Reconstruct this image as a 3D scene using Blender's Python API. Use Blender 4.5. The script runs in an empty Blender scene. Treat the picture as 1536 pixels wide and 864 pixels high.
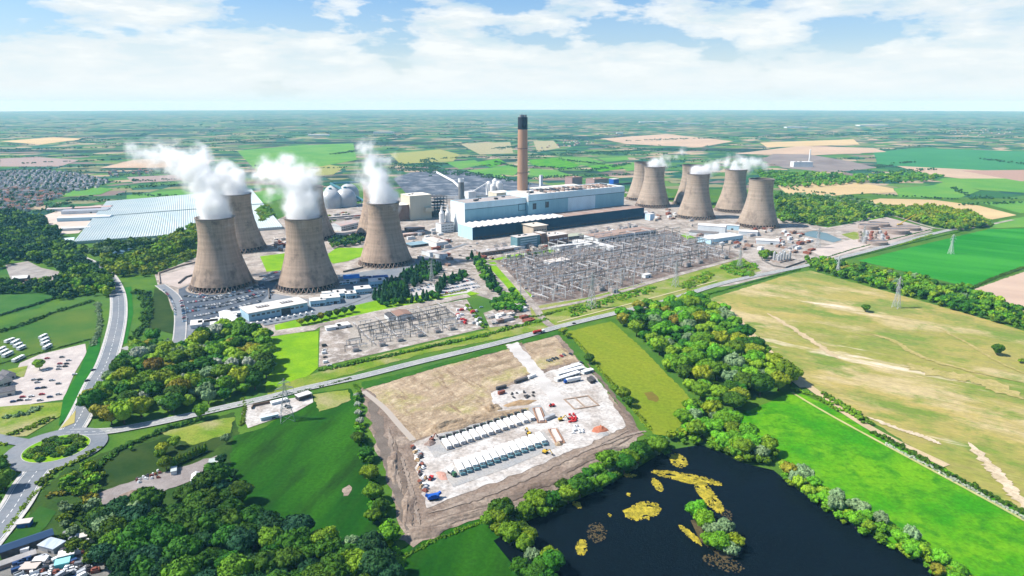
import bpy, math, random
import numpy as np
from mathutils import Vector, Matrix, noise as mnoise
sc = bpy.context.scene
C = sc.collection
R = math.radians
# ------------------------------------------------------------------ camera, sky, sun, exposure
CH = 290.0                       # height of the camera above the fields (m)
HAZE = 0.000042                   # density of the air
FPX = 1024.0                     # focal length in pixels of the 1536 x 864 frame
HORIZ = 154.0                    # row of the true eye level
PITCH = math.atan((432 - HORIZ) / FPX)
SP, CP = math.sin(PITCH), math.cos(PITCH)
cam_d = bpy.data.cameras.new("camera"); cam = bpy.data.objects.new("camera", cam_d); C.objects.link(cam)
cam_d.sensor_width = 36.0; cam_d.lens = 36.0 * FPX / 1536.0
cam_d.clip_start = 1.0; cam_d.clip_end = 200000.0
cam.location = (0, 0, CH); cam.rotation_euler = (math.pi / 2 - PITCH, 0, 0)
sc.camera = cam
SUN_AZ, SUN_EL = R(-93), R(50)   # from the left of the view, a high late-morning sun
SV = Vector((math.sin(SUN_AZ) * math.cos(SUN_EL), math.cos(SUN_AZ) * math.cos(SUN_EL), math.sin(SUN_EL)))
sun_d = bpy.data.lights.new("sun", 'SUN'); sun_d.energy = 5.0; sun_d.angle = R(0.5); sun_d.color = (1.0, 0.95, 0.87)
sun = bpy.data.objects.new("sun", sun_d); C.objects.link(sun)
sun.rotation_euler = (-SV).to_track_quat('-Z', 'Y').to_euler(); sun.location = (-3000, -1000, 4000)
sc.view_settings.view_transform = 'Standard'; sc.view_settings.look = 'None'
sc.view_settings.gamma = 1.0; sc.view_settings.use_curve_mapping = False
sc.view_settings.exposure = 0.72
cy = sc.cycles
cy.max_bounces = 10; cy.diffuse_bounces = 2; cy.glossy_bounces = 2; cy.transmission_bounces = 2
cy.volume_bounces = 8; cy.transparent_max_bounces = 4
cy.use_denoising = True
cy.sample_clamp_indirect = 4.0
try: cy.volume_max_steps = 256
except Exception: pass

def nd(nt, t, x=0, **kw):
    n = nt.nodes.new(t)
    for k, v in kw.items():
        if k.startswith('i_'): n.inputs[int(k[2:])].default_value = v
        else: setattr(n, k, v)
    return n
def ramp(nt, stops, interp='LINEAR'):
    n = nt.nodes.new('ShaderNodeValToRGB'); e = n.color_ramp.elements; n.color_ramp.interpolation = interp
    while len(e) < len(stops): e.new(0.5)
    for k, (p, c) in enumerate(stops):
        e[k].position = p; e[k].color = (c, c, c, 1) if not hasattr(c, '__len__') else (c[0], c[1], c[2], 1)
    return n
def mixc(nt, fac, a, b, mode='MIX'):
    n = nt.nodes.new('ShaderNodeMix'); n.data_type = 'RGBA'; n.blend_type = mode
    for sock, v in ((n.inputs[0], fac), (n.inputs[6], a), (n.inputs[7], b)):
        if isinstance(v, bpy.types.NodeSocket): nt.links.new(v, sock)
        elif hasattr(v, '__len__'): sock.default_value = (v[0], v[1], v[2], 1)
        else: sock.default_value = v
    return n.outputs[2]
def mth(nt, op, a, b=None, c=None):
    n = nt.nodes.new('ShaderNodeMath'); n.operation = op
    for k, v in enumerate((a, b, c)):
        if v is None: continue
        if isinstance(v, bpy.types.NodeSocket): nt.links.new(v, n.inputs[k])
        else: n.inputs[k].default_value = v
    return n.outputs[0]

def make_world():
    w = bpy.data.worlds.new("World"); sc.world = w; w.use_nodes = True
    nt = w.node_tree; nt.nodes.clear(); L = nt.links.new
    out = nd(nt, 'ShaderNodeOutputWorld'); bg = nd(nt, 'ShaderNodeBackground'); bg.inputs[1].default_value = 0.085
    sky = nd(nt, 'ShaderNodeTexSky'); sky.sky_type = 'NISHITA'; sky.sun_disc = False
    sky.sun_elevation = SUN_EL; sky.sun_rotation = SUN_AZ % (2 * math.pi)
    sky.altitude = 200; sky.air_density = 1.0; sky.dust_density = 1.2; sky.ozone_density = 2.0
    tc = nd(nt, 'ShaderNodeTexCoord'); sep = nd(nt, 'ShaderNodeSeparateXYZ'); L(tc.outputs['Generated'], sep.inputs[0])
    z = sep.outputs[2]
    # heaped clouds: noise over the direction of view, flattened towards the horizon
    mp = nd(nt, 'ShaderNodeMapping'); mp.inputs['Scale'].default_value = (4.6, 4.6, 13.5); mp.inputs['Location'].default_value = (3.1, 0.7, 0.35)
    L(tc.outputs['Generated'], mp.inputs[0])
    n1 = nd(nt, 'ShaderNodeTexNoise'); n1.inputs['Scale'].default_value = 1.55; n1.inputs['Detail'].default_value = 9; n1.inputs['Roughness'].default_value = 0.56
    L(mp.outputs[0], n1.inputs[0])
    mp2 = nd(nt, 'ShaderNodeMapping'); mp2.inputs['Scale'].default_value = (6.0, 6.0, 30.0); mp2.inputs['Location'].default_value = (7.3, 2.1, 0.1)
    L(tc.outputs['Generated'], mp2.inputs[0])
    n2 = nd(nt, 'ShaderNodeTexNoise'); n2.inputs['Scale'].default_value = 1.6; n2.inputs['Detail'].default_value = 6; n2.inputs['Roughness'].default_value = 0.6
    L(mp2.outputs[0], n2.inputs[0])
    # fewer gaps low down, more blue higher up
    bias = mth(nt, 'MULTIPLY_ADD', z, -1.05, 0.115)
    cov = ramp(nt, [(0.455, 0.0), (0.50, 0.70), (0.58, 1.0)]); L(mth(nt, 'ADD', n1.outputs[0], bias), cov.inputs[0])
    ccol = ramp(nt, [(0.36, (4.7, 5.9, 6.5)), (0.5, (6.1, 6.6, 6.8)), (0.6, (7.2, 7.4, 7.3))]); L(n2.outputs[0], ccol.inputs[0])
    ccol.color_ramp.interpolation = 'EASE'
    up = ramp(nt, [(0.0, 1.0), (0.35, 0.8), (0.6, 0.55)]); L(z, up.inputs[0])
    c1 = mixc(nt, mth(nt, 'MULTIPLY', cov.outputs[0], up.outputs[0]), mixc(nt, 1.0, sky.outputs[0], (0.70, 0.94, 1.18), 'MULTIPLY'), ccol.outputs[0])
    low = ramp(nt, [(0.0, 0.95), (0.035, 0.72), (0.08, 0.25), (0.13, 0.05)]); L(z, low.inputs[0])
    hor = ramp(nt, [(0.0, (5.0, 6.4, 6.9)), (0.006, (5.6, 6.7, 7.0)), (0.02, (6.3, 6.9, 7.1))]); L(z, hor.inputs[0])
    c2 = mixc(nt, low.outputs[0], c1, hor.outputs[0])
    L(c2, bg.inputs[0]); L(bg.outputs[0], out.inputs[0])
make_world()

# ------------------------------------------------------------------ from a row and column of the photograph to a point of the place
def G(u, v, z=0.0):
    x = (u - 768.0) / FPX; y = (432.0 - v) / FPX
    t = (CH - z) / (SP - y * CP)
    return Vector((t * x, t * (CP + y * SP), z))
def at(u, v, Y):                 # the point seen at (u, v) that is Y metres ahead
    x = (u - 768.0) / FPX; y = (432.0 - v) / FPX
    t = Y / (CP + y * SP)
    return Vector((t * x, Y, CH + t * (y * CP - SP)))
def mpp(u, v): return (CH / (SP - (432.0 - v) / FPX * CP)) / FPX
def inpoly(p, poly):
    x, y = p[0], p[1]; c = False; j = len(poly) - 1
    for i in range(len(poly)):
        a, b = poly[i], poly[j]
        if (a[1] > y) != (b[1] > y) and x < (b[0] - a[0]) * (y - a[1]) / (b[1] - a[1]) + a[0]: c = not c
        j = i
    return c
def gp(poly): return [G(*p) for p in poly]
def scatter(poly, sp, rnd, jitter=0.45, maxn=100000):
    q = gp(poly); out = []
    x0 = min(p.x for p in q); x1 = max(p.x for p in q); y0 = min(p.y for p in q); y1 = max(p.y for p in q)
    ny = int((y1 - y0) / (sp * 0.87)) + 1; nx = int((x1 - x0) / sp) + 2
    for j in range(ny):
        for i in range(nx):
            p = (x0 + (i + 0.5 * (j % 2) + rnd.uniform(-jitter, jitter)) * sp, y0 + (j + rnd.uniform(-jitter, jitter)) * sp * 0.87)
            if inpoly(p, q): out.append(p)
    rnd.shuffle(out)
    return out[:maxn]
def along(pts, step, rnd=None, jit=0.0):
    q = [G(*p) if len(p) == 2 else Vector(p) for p in pts]; out = []; rest = 0.0
    for a, b in zip(q, q[1:]):
        d = (b - a).length; s = rest
        if d < 1e-6: continue
        while s < d:
            p = a.lerp(b, s / d)
            if rnd: p = p + Vector((rnd.uniform(-jit, jit), rnd.uniform(-jit, jit), 0))
            out.append((p, math.atan2(b.y - a.y, b.x - a.x))); s += step
        rest = s - d
    return out

# ------------------------------------------------------------------ materials
MATS = {}
def new_mat(name):
    m = bpy.data.materials.new(name); m.use_nodes = True
    nt = m.node_tree; b = nt.nodes['Principled BSDF']
    MATS[name] = m
    return m, nt, b
def noise_fac(nt, scale, detail=4, rough=0.55, lo=0.4, hi=0.6, stretch=None, src='pos', rot=0, seed=0.0):
    L = nt.links.new
    if src == 'pos': o = nd(nt, 'ShaderNodeNewGeometry').outputs['Position']
    else: o = nd(nt, 'ShaderNodeTexCoord').outputs['Object']
    mp = nd(nt, 'ShaderNodeMapping'); mp.vector_type = 'POINT'
    mp.inputs['Rotation'].default_value = (0, 0, rot); mp.inputs['Location'].default_value = (seed * 37, seed * 17, 0)
    if stretch: 
        mp.vector_type = 'TEXTURE'; mp.inputs['Scale'].default_value = stretch
    L(o, mp.inputs[0])
    n = nd(nt, 'ShaderNodeTexNoise'); n.inputs['Scale'].default_value = scale; n.inputs['Detail'].default_value = detail; n.inputs['Roughness'].default_value = rough
    L(mp.outputs[0], n.inputs[0])
    r = ramp(nt, [(lo, 0.0), (hi, 1.0)]); L(n.outputs[0], r.inputs[0])
    return r.outputs[0]
def M(name, c, c2=None, scale=0.05, rough=0.85, c3=None, scale3=None, stretch=None, rot=0, metal=0.0, spec=0.08, lo=0.38, hi=0.62, fine=0.0, fscale=1.0, src='pos', seed=0.0, bump=0.0):
    """a material of two or three colours mottled by noise, with fine grain"""
    if name in MATS: return MATS[name]
    m, nt, b = new_mat(name)
    b.inputs['Roughness'].default_value = rough; b.inputs['Metallic'].default_value = metal
    b.inputs['Specular IOR Level'].default_value = spec
    b.inputs['Base Color'].default_value = (c[0], c[1], c[2], 1)
    col = c
    if c2: col = mixc(nt, noise_fac(nt, scale, 5, 0.6, lo, hi, stretch, src, rot, seed), col, c2)
    if c3: col = mixc(nt, noise_fac(nt, scale3 or scale * 4, 5, 0.6, 0.48, 0.66, stretch, src, rot, seed + 3), col, c3)
    if fine:
        f = noise_fac(nt, fscale, 3, 0.7, 0.25, 0.75, None, src, 0, seed + 7)
        col = mixc(nt, f, mixc(nt, 1.0, col, (1 - fine,) * 3, 'MULTIPLY'), mixc(nt, 1.0, col, (1 + fine,) * 3, 'MULTIPLY'))
    if isinstance(col, bpy.types.NodeSocket): nt.links.new(col, b.inputs['Base Color'])
    if bump:
        bp = nd(nt, 'ShaderNodeBump'); bp.inputs['Strength'].default_value = 1.0; bp.inputs['Distance'].default_value = bump
        nt.links.new(noise_fac(nt, fscale, 4, 0.7, 0.2, 0.8, None, src), bp.inputs['Height']); nt.links.new(bp.outputs[0], b.inputs['Normal'])
    return m
def leaf_mat(name, c, c2, var=0.5, hue=0.03):
    """foliage: every tree a little different, light and dark sprays in each crown"""
    m, nt, b = new_mat(name); L = nt.links.new
    b.inputs['Roughness'].default_value = 0.7; b.inputs['Specular IOR Level'].default_value = 0.1
    oi = nd(nt, 'ShaderNodeObjectInfo'); geo = nd(nt, 'ShaderNodeNewGeometry')
    vo = nd(nt, 'ShaderNodeTexVoronoi'); vo.inputs['Scale'].default_value = 0.075; L(geo.outputs['Position'], vo.inputs[0])
    n = nd(nt, 'ShaderNodeTexNoise'); n.inputs['Scale'].default_value = 0.28; n.inputs['Detail'].default_value = 4; L(geo.outputs['Position'], n.inputs[0])
    sx = nd(nt, 'ShaderNodeSeparateXYZ'); L(vo.outputs['Color'], sx.inputs[0])
    f = mth(nt, 'ADD', mth(nt, 'MULTIPLY', sx.outputs[0], 0.30), mth(nt, 'MULTIPLY', oi.outputs['Random'], 0.35))
    f = mth(nt, 'ADD', f, mth(nt, 'MULTIPLY_ADD', n.outputs[0], 0.9, -0.28))
    col = mixc(nt, f, c, c2)
    n5 = nd(nt, 'ShaderNodeTexNoise'); n5.inputs['Scale'].default_value = 1.1; n5.inputs['Detail'].default_value = 2; L(geo.outputs['Position'], n5.inputs[0])
    r5 = ramp(nt, [(0.32, 0.55), (0.68, 1.45)]); L(n5.outputs[0], r5.inputs[0]); col = mixc(nt, 1.0, col, r5.outputs[0], 'MULTIPLY')
    hs = nd(nt, 'ShaderNodeHueSaturation'); L(col, hs.inputs['Color'])
    L(mth(nt, 'MULTIPLY_ADD', oi.outputs['Random'], 2 * hue, 0.5 - hue), hs.inputs['Hue'])
    L(mth(nt, 'MULTIPLY_ADD', sx.outputs[1], var, 1 - var / 2), hs.inputs['Value'])
    L(hs.outputs[0], b.inputs['Base Color'])
    return m

# ------------------------------------------------------------------ mesh building
class MB:
    def __init__(s): s.v = []; s.f = []; s.m = []
    def quad(s, a, b, c, d, mi=0):
        n = len(s.v); s.v += [tuple(a), tuple(b), tuple(c), tuple(d)]; s.f.append((n, n + 1, n + 2, n + 3)); s.m.append(mi)
    def poly(s, pts, mi=0):
        n = len(s.v); s.v += [tuple(p) for p in pts]; s.f.append(tuple(range(n, n + len(pts)))); s.m.append(mi)
    def box(s, x0, x1, y0, y1, z0, z1, mi=0, top=None, tp=0.0, rot=0.0, at=(0, 0)):
        n = len(s.v); ca, sa = math.cos(rot), math.sin(rot)
        for z, i in ((z0, 0), (z1, tp)):
            for x, y in ((x0 + i, y0 + i), (x1 - i, y0 + i), (x1 - i, y1 - i), (x0 + i, y1 - i)):
                s.v.append((at[0] + x * ca - y * sa, at[1] + x * sa + y * ca, z))
        for k, q in enumerate(((3, 2, 1, 0), (4, 5, 6, 7), (0, 1, 5, 4), (1, 2, 6, 5), (2, 3, 7, 6), (3, 0, 4, 7))):
            s.f.append(tuple(n + i for i in q)); s.m.append(top if (k == 1 and top is not None) else mi)
        return s
    def prism(s, pts, z0, z1, mi=0, top=None):
        n = len(s.v); k = len(pts)
        s.v += [(p[0], p[1], z0) for p in pts] + [(p[0], p[1], z1) for p in pts]
        s.f.append(tuple(n + k + i for i in range(k))); s.m.append(mi if top is None else top)
        s.f.append(tuple(n + i for i in reversed(range(k)))); s.m.append(mi)
        for i in range(k):
            j = (i + 1) % k; s.f.append((n + i, n + j, n + k + j, n + k + i)); s.m.append(mi)
        return s
    def lathe(s, prof, seg=24, mi=0, c=(0, 0), cap=False, smooth=None):
        n = len(s.v); k = len(prof)
        for i in range(seg):
            a = 2 * math.pi * i / seg
            s.v += [(c[0] + r * math.cos(a), c[1] + r * math.sin(a), z) for r, z in prof]
        for i in range(seg):
            j = (i + 1) % seg
            for q in range(k - 1):
                s.f.append((n + i * k + q, n + j * k + q, n + j * k + q + 1, n + i * k + q + 1)); s.m.append(mi)
        if cap: s.f.append(tuple(n + i * k + k - 1 for i in range(seg))); s.m.append(mi)
        return s
    def bar(s, a, b, w, mi=0, w2=None):
        a = Vector(a); b = Vector(b); d = (b - a)
        if d.length < 1e-6: return s
        d.normalize(); u = d.cross(Vector((0, 0, 1)) if abs(d.z) < 0.9 else Vector((1, 0, 0))).normalized(); t = d.cross(u)
        n = len(s.v); w2 = w if w2 is None else w2
        for p, h in ((a, w / 2), (b, w2 / 2)):
            for i, j in ((-1, -1), (1, -1), (1, 1), (-1, 1)): s.v.append(tuple(p + u * (i * h) + t * (j * h)))
        for q in ((3, 2, 1, 0), (4, 5, 6, 7), (0, 1, 5, 4), (1, 2, 6, 5), (2, 3, 7, 6), (3, 0, 4, 7)):
            s.f.append(tuple(n + i for i in q)); s.m.append(mi)
        return s
    def gable(s, x0, x1, y0, y1, z0, h, mi=0, over=0.0, axis='x', gm=None, th=0.35):
        """two roof slopes (with thickness) and the gable walls under them"""
        gm = mi if gm is None else gm
        x0 -= over; x1 += over; y0 -= over; y1 += over
        if axis == 'x':
            ym = (y0 + y1) / 2
            sect = [(y0, z0), (ym, z0 + h), (y1, z0), (y1, z0 - th), (ym, z0 + h - th), (y0, z0 - th)]
            A = [(x0, y, z) for y, z in sect]; B = [(x1, y, z) for y, z in sect]
        else:
            xm = (x0 + x1) / 2
            sect = [(x0, z0), (xm, z0 + h), (x1, z0), (x1, z0 - th), (xm, z0 + h - th), (x0, z0 - th)]
            A = [(x, y1, z) for x, z in sect]; B = [(x, y0, z) for x, z in sect]
        n = len(s.v); s.v += A + B
        for i in range(6):
            j = (i + 1) % 6; s.f.append((n + j, n + i, n + 6 + i, n + 6 + j)); s.m.append(mi)
        for base, flip in ((n, False), (n + 6, True)):
            for q in ((0, 1, 4, 5), (1, 2, 3, 4)):
                s.f.append(tuple(base + i for i in (q if not flip else q[::-1]))); s.m.append(mi)
        for base, flip in ((n, False), (n + 6, True)):
            q = (3, 4, 5); s.f.append(tuple(base + i for i in (q if not flip else q[::-1]))); s.m.append(gm)
        return s
    def build(s, name, mats, parent=None, smooth=False, coll=True):
        me = bpy.data.meshes.new(name); me.from_pydata(s.v, [], s.f)
        mats = mats if isinstance(mats, (list, tuple)) else [mats]
        for m in mats: me.materials.append(m)
        if len(mats) > 1: me.polygons.foreach_set('material_index', s.m)
        if smooth: me.polygons.foreach_set('use_smooth', [True] * len(s.f))
        me.update()
        o = bpy.data.objects.new(name, me)
        if coll: C.objects.link(o)
        if parent is not None: o.parent = parent
        return o
def np_obj(name, V, F, mats, midx=None, parent=None, smooth=False):
    me = bpy.data.meshes.new(name); k = F.shape[1]
    me.vertices.add(len(V)); me.vertices.foreach_set('co', np.ascontiguousarray(V, dtype=np.float32).ravel())
    me.loops.add(F.size); me.loops.foreach_set('vertex_index', np.ascontiguousarray(F, dtype=np.int32).ravel())
    me.polygons.add(len(F)); me.polygons.foreach_set('loop_start', np.arange(0, F.size, k, dtype=np.int32))
    for m in (mats if isinstance(mats, (list, tuple)) else [mats]): me.materials.append(m)
    if midx is not None: me.polygons.foreach_set('material_index', np.ascontiguousarray(midx, dtype=np.int32))
    if smooth: me.polygons.foreach_set('use_smooth', np.ones(len(F), dtype=bool))
    me.update(calc_edges=True); me.validate()
    o = bpy.data.objects.new(name, me); C.objects.link(o)
    if parent is not None: o.parent = parent
    return o
def tag(o, label=None, cat=None, group=None, kind=None):
    if label: o['label'] = label
    if cat: o['category'] = cat
    if group: o['group'] = group
    if kind: o['kind'] = kind
    return o
def thing(name, label, cat, loc=(0, 0, 0), rot=0.0, group=None, scale=None):
    o = bpy.data.objects.new(name, None); C.objects.link(o); o.empty_display_size = 1.0
    o.location = loc; o.rotation_euler = (0, 0, rot)
    if scale: o.scale = (scale,) * 3 if not hasattr(scale, '__len__') else scale
    return tag(o, label, cat, group)
def dup(root, loc, rot=None, label=None, group=None, scale=None, mats=None):
    """copy a thing with copies of its parts and their sub-parts"""
    r = root.copy(); C.objects.link(r); r.location = loc
    if rot is not None: r.rotation_euler = (0, 0, rot)
    if label: r['label'] = label
    if group: r['group'] = group
    if scale is not None: r.scale = (scale,) * 3 if not hasattr(scale, '__len__') else scale
    def setm(o):
        if mats and o.type == 'MESH':
            for k, m in mats.items():
                if k < len(o.material_slots): o.material_slots[k].link = 'OBJECT'; o.material_slots[k].material = m
    setm(r)
    for ch in list(root.children):
        c = ch.copy(); C.objects.link(c); c.parent = r
        if mats and 'paint' in ch: setm(c)
        for g in ch.children:
            d = g.copy(); C.objects.link(d); d.parent = c
    return r
_lev = {}; FIELDS = []
def sheet(name, poly, z, mat, px=True, kind='structure', rough=0.0):
    """a flat piece of ground; the outline is given by rows and columns, the sheet lies at its place on the ground"""
    q = gp(poly) if px else [Vector((p[0], p[1], 0)) for p in poly]
    _lev[z] = _lev.get(z, 0) + 1; z += 0.0035 * _lev[z]
    if name in ('field', 'pasture', 'ash_ground', 'coal_ground'): FIELDS.append(q)
    if rough:
        r_ = random.Random(len(_lev) * 97 + len(poly)); w = []
        for p, n_ in zip(q, q[1:] + q[:1]):
            k = max(1, int((n_ - p).length / (rough * 3))); d = (n_ - p) / k; nr = Vector((-d.y, d.x, 0)).normalized()
            w += [p + d * i + nr * r_.uniform(-rough, rough) * (1 if i else 0.3) for i in range(k)]
        q = w
    from mathutils.geometry import tessellate_polygon
    tri = tessellate_polygon([q])
    me = bpy.data.meshes.new(name); 
    vs = [(p.x, p.y, z) for p in q]; fs = []
    for t in tri:
        a, b, c = (q[i] for i in t)
        fs.append(t if (b - a).cross(c - a).z > 0 else (t[0], t[2], t[1]))
    me.from_pydata(vs, [], fs); me.materials.append(mat); me.update()
    o = bpy.data.objects.new(name, me); C.objects.link(o)
    if kind: o['kind'] = kind
    return o
def smooth_line(pts, n=6):
    q = [Vector((p[0], p[1])) for p in pts]; out = []
    for i in range(len(q) - 1):
        p0 = q[max(i - 1, 0)]; p1 = q[i]; p2 = q[i + 1]; p3 = q[min(i + 2, len(q) - 1)]
        for k in range(n):
            t = k / n
            out.append(0.5 * ((2 * p1) + (p2 - p0) * t + (2 * p0 - 5 * p1 + 4 * p2 - p3) * t * t + (3 * p1 - p0 - 3 * p2 + p3) * t ** 3))
    out.append(q[-1]); return out
def ribbon(name, pts, width, z, mat, off=0.0, parent=None, dash=None, kind='structure', h=0.0, sm=True):
    q = [G(*p) for p in pts]
    if sm: q = [Vector((p.x, p.y, 0)) for p in smooth_line(q)]
    mb = MB(); Ls = []
    for i, p in enumerate(q):
        d = (q[min(i + 1, len(q) - 1)] - q[max(i - 1, 0)]); d.z = 0; d.normalize(); nrm = Vector((-d.y, d.x, 0))
        w = width[0] + (width[1] - width[0]) * i / (len(q) - 1) if hasattr(width, '__len__') else width
        Ls.append((p + nrm * (off + w / 2), p + nrm * (off - w / 2)))
    def zz(p, a): return (p.x, p.y, a)
    if dash:
        s = 0.0
        for i in range(len(q) - 1):
            d = (q[i + 1] - q[i]).length; k = 0.0
            while k < d:
                a = k / d; b = min(1.0, (k + dash[0]) / d)
                l0 = Ls[i][0].lerp(Ls[i + 1][0], a); l1 = Ls[i][0].lerp(Ls[i + 1][0], b); r0 = Ls[i][1].lerp(Ls[i + 1][1], a); r1 = Ls[i][1].lerp(Ls[i + 1][1], b)
                mb.quad(zz(r0, z), zz(r1, z), zz(l1, z), zz(l0, z)); k += dash[0] + dash[1]
    else:
        for i in range(len(q) - 1):
            (l0, r0), (l1, r1) = Ls[i], Ls[i + 1]
            mb.quad(zz(r0, z), zz(r1, z), zz(l1, z), zz(l0, z))
            if h:
                mb.quad(zz(l0, z), zz(l1, z), zz(l1, z - h), zz(l0, z - h)); mb.quad(zz(r1, z), zz(r0, z), zz(r0, z - h), zz(r1, z - h))
    o = mb.build(name, mat, parent)
    if kind and parent is None: o['kind'] = kind
    return o
# ------------------------------------------------------------------ the materials of the place
grass = M('grass', (0.040, 0.11, 0.010), (0.075, 0.15, 0.014), 0.02, fine=0.25, fscale=0.5, c3=(0.05, 0.12, 0.02), scale3=0.008)
grass_shade = M('grass with painted shade', (0.006, 0.052, 0.001), (0.022, 0.098, 0.002), 0.02, fine=0.30, fscale=0.35, stretch=(1, 6, 1), rot=-0.2, c3=(0.010, 0.042, 0.002), scale3=0.05)  # cloud shade over the lower-left fields is put into this green
grass_vivid = M('vivid grass', (0.030, 0.195, 0.002), (0.105, 0.27, 0.004), 0.018, fine=0.30, fscale=0.30, c3=(0.028, 0.155, 0.003), scale3=0.07, seed=2)
grass_emerald = M('emerald crop', (0.008, 0.150, 0.008), (0.034, 0.225, 0.020), 0.012, fine=0.2, fscale=0.3, stretch=(1, 6, 1), rot=0.9)
grass_lime = M('lime grass', (0.17, 0.31, 0.004), (0.11, 0.25, 0.005), 0.03, fine=0.18, fscale=0.4)
olive = M('olive crop', (0.135, 0.185, 0.010), (0.175, 0.205, 0.014), 0.012, fine=0.24, fscale=0.22, stretch=(1, 9, 1), rot=0.62, c3=(0.115, 0.175, 0.008), scale3=0.01)
rough_grass = M('rough grass', (0.10, 0.18, 0.012), (0.19, 0.22, 0.035), 0.035, fine=0.3, fscale=0.5, c3=(0.26, 0.24, 0.11), scale3=0.02)
meadow_shade = M('meadow with painted shade', (0.014, 0.040, 0.006), (0.030, 0.055, 0.009), 0.03, fine=0.2, fscale=0.5)  # grass colour carries the shade lying over the paddock
gravel = M('gravel', (0.28, 0.24, 0.205), (0.17, 0.145, 0.125), 0.03, fine=0.35, fscale=0.6, c3=(0.46, 0.43, 0.40), scale3=0.08)
hardcore = M('crushed stone', (0.42, 0.395, 0.37), (0.31, 0.275, 0.245), 0.028, fine=0.40, fscale=0.35, c3=(0.49, 0.475, 0.455), scale3=0.05, lo=0.42, hi=0.6)
hard_grey = M('grey crushed stone', (0.255, 0.26, 0.265), (0.33, 0.315, 0.295), 0.05, fine=0.25, fscale=0.7)
concrete = M('concrete', (0.315, 0.275, 0.24), (0.19, 0.165, 0.145), 0.022, fine=0.40, fscale=0.30, c3=(0.39, 0.36, 0.325), scale3=0.05)
asphalt = M('asphalt', (0.145, 0.165, 0.19), (0.195, 0.205, 0.22), 0.03, fine=0.12, fscale=0.4, rough=0.8)
asphalt_pale = M('worn asphalt', (0.235, 0.25, 0.25), (0.29, 0.295, 0.285), 0.03, fine=0.10, fscale=0.4, rough=0.85)
asphalt_dark = M('dark asphalt', (0.06, 0.075, 0.10), (0.09, 0.105, 0.13), 0.05, fine=0.2, fscale=0.5, rough=0.8)
paint_white = M('white paint', (0.78, 0.78, 0.76), (0.6, 0.6, 0.58), 0.4)
kerb_stone = M('kerb stone', (0.45, 0.44, 0.42), (0.36, 0.35, 0.33), 0.2)
mud = M('mud', (0.215, 0.165, 0.130), (0.150, 0.112, 0.088), 0.030, fine=0.40, fscale=0.30, c3=(0.31, 0.255, 0.205), scale3=0.018, bump=0.7)
mud_pale = M('pale bank', (0.30, 0.255, 0.205), (0.235, 0.195, 0.155), 0.04, fine=0.3, fscale=0.4, stretch=(4, 1, 1), rot=-0.6)
water_m, _nt, _b = new_mat('pond water'); _b.inputs['Base Color'].default_value = (0.003, 0.006, 0.009, 1); _b.inputs['Roughness'].default_value = 0.12; _b.inputs['IOR'].default_value = 1.33; _b.inputs['Specular IOR Level'].default_value = 0.06
_bp = nd(_nt, 'ShaderNodeBump'); _bp.inputs['Distance'].default_value = 0.12; _nt.links.new(noise_fac(_nt, 0.6, 3, 0.6, 0.2, 0.8), _bp.inputs['Height']); _nt.links.new(_bp.outputs[0], _b.inputs['Normal'])
algae = M('yellow algae', (0.35, 0.285, 0.025), (0.17, 0.15, 0.02), 0.30, fine=0.45, fscale=0.8, c3=(0.43, 0.35, 0.04), scale3=0.22)
weed = M('brown water weed', (0.10, 0.075, 0.035), (0.05, 0.04, 0.02), 0.4)

def soil_mat():
    """ploughed and trampled earth: straw colours, tracks along the field"""
    m, nt, b = new_mat('ploughed earth'); L = nt.links.new; b.inputs['Roughness'].default_value = 0.95
    a = mixc(nt, noise_fac(nt, 0.022, 5, 0.6, 0.36, 0.64, (3.5, 1, 1), rot=0.58), (0.40, 0.305, 0.20), (0.285, 0.205, 0.13))
    a = mixc(nt, noise_fac(nt, 0.05, 5, 0.65, 0.5, 0.68, (6, 1, 1), rot=0.58, seed=2), a, (0.21, 0.15, 0.085))
    a = mixc(nt, noise_fac(nt, 0.016, 4, 0.6, 0.52, 0.64, seed=5), a, (0.31, 0.27, 0.10))
    a = mixc(nt, noise_fac(nt, 0.11, 5, 0.7, 0.5, 0.7, (1.5, 1, 1), rot=1.0, seed=9), a, (0.50, 0.40, 0.27))
    a = mixc(nt, noise_fac(nt, 0.09, 4, 0.7, 0.54, 0.66, (1, 4, 1), rot=0.5, seed=12), a, (0.22, 0.15, 0.085))
    f = noise_fac(nt, 0.5, 3, 0.7, 0.25, 0.75)
    a = mixc(nt, f, mixc(nt, 1.0, a, (0.66,) * 3, 'MULTIPLY'), mixc(nt, 1.0, a, (1.2,) * 3, 'MULTIPLY'))
    bp = nd(nt, 'ShaderNodeBump'); bp.inputs['Distance'].default_value = 2.2
    L(noise_fac(nt, 0.16, 5, 0.7, 0.2, 0.8, (2.5, 1, 1), rot=0.58, seed=14), bp.inputs['Height']); L(bp.outputs[0], b.inputs['Normal'])
    L(a, b.inputs['Base Color']); return m
soil = soil_mat()
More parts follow.
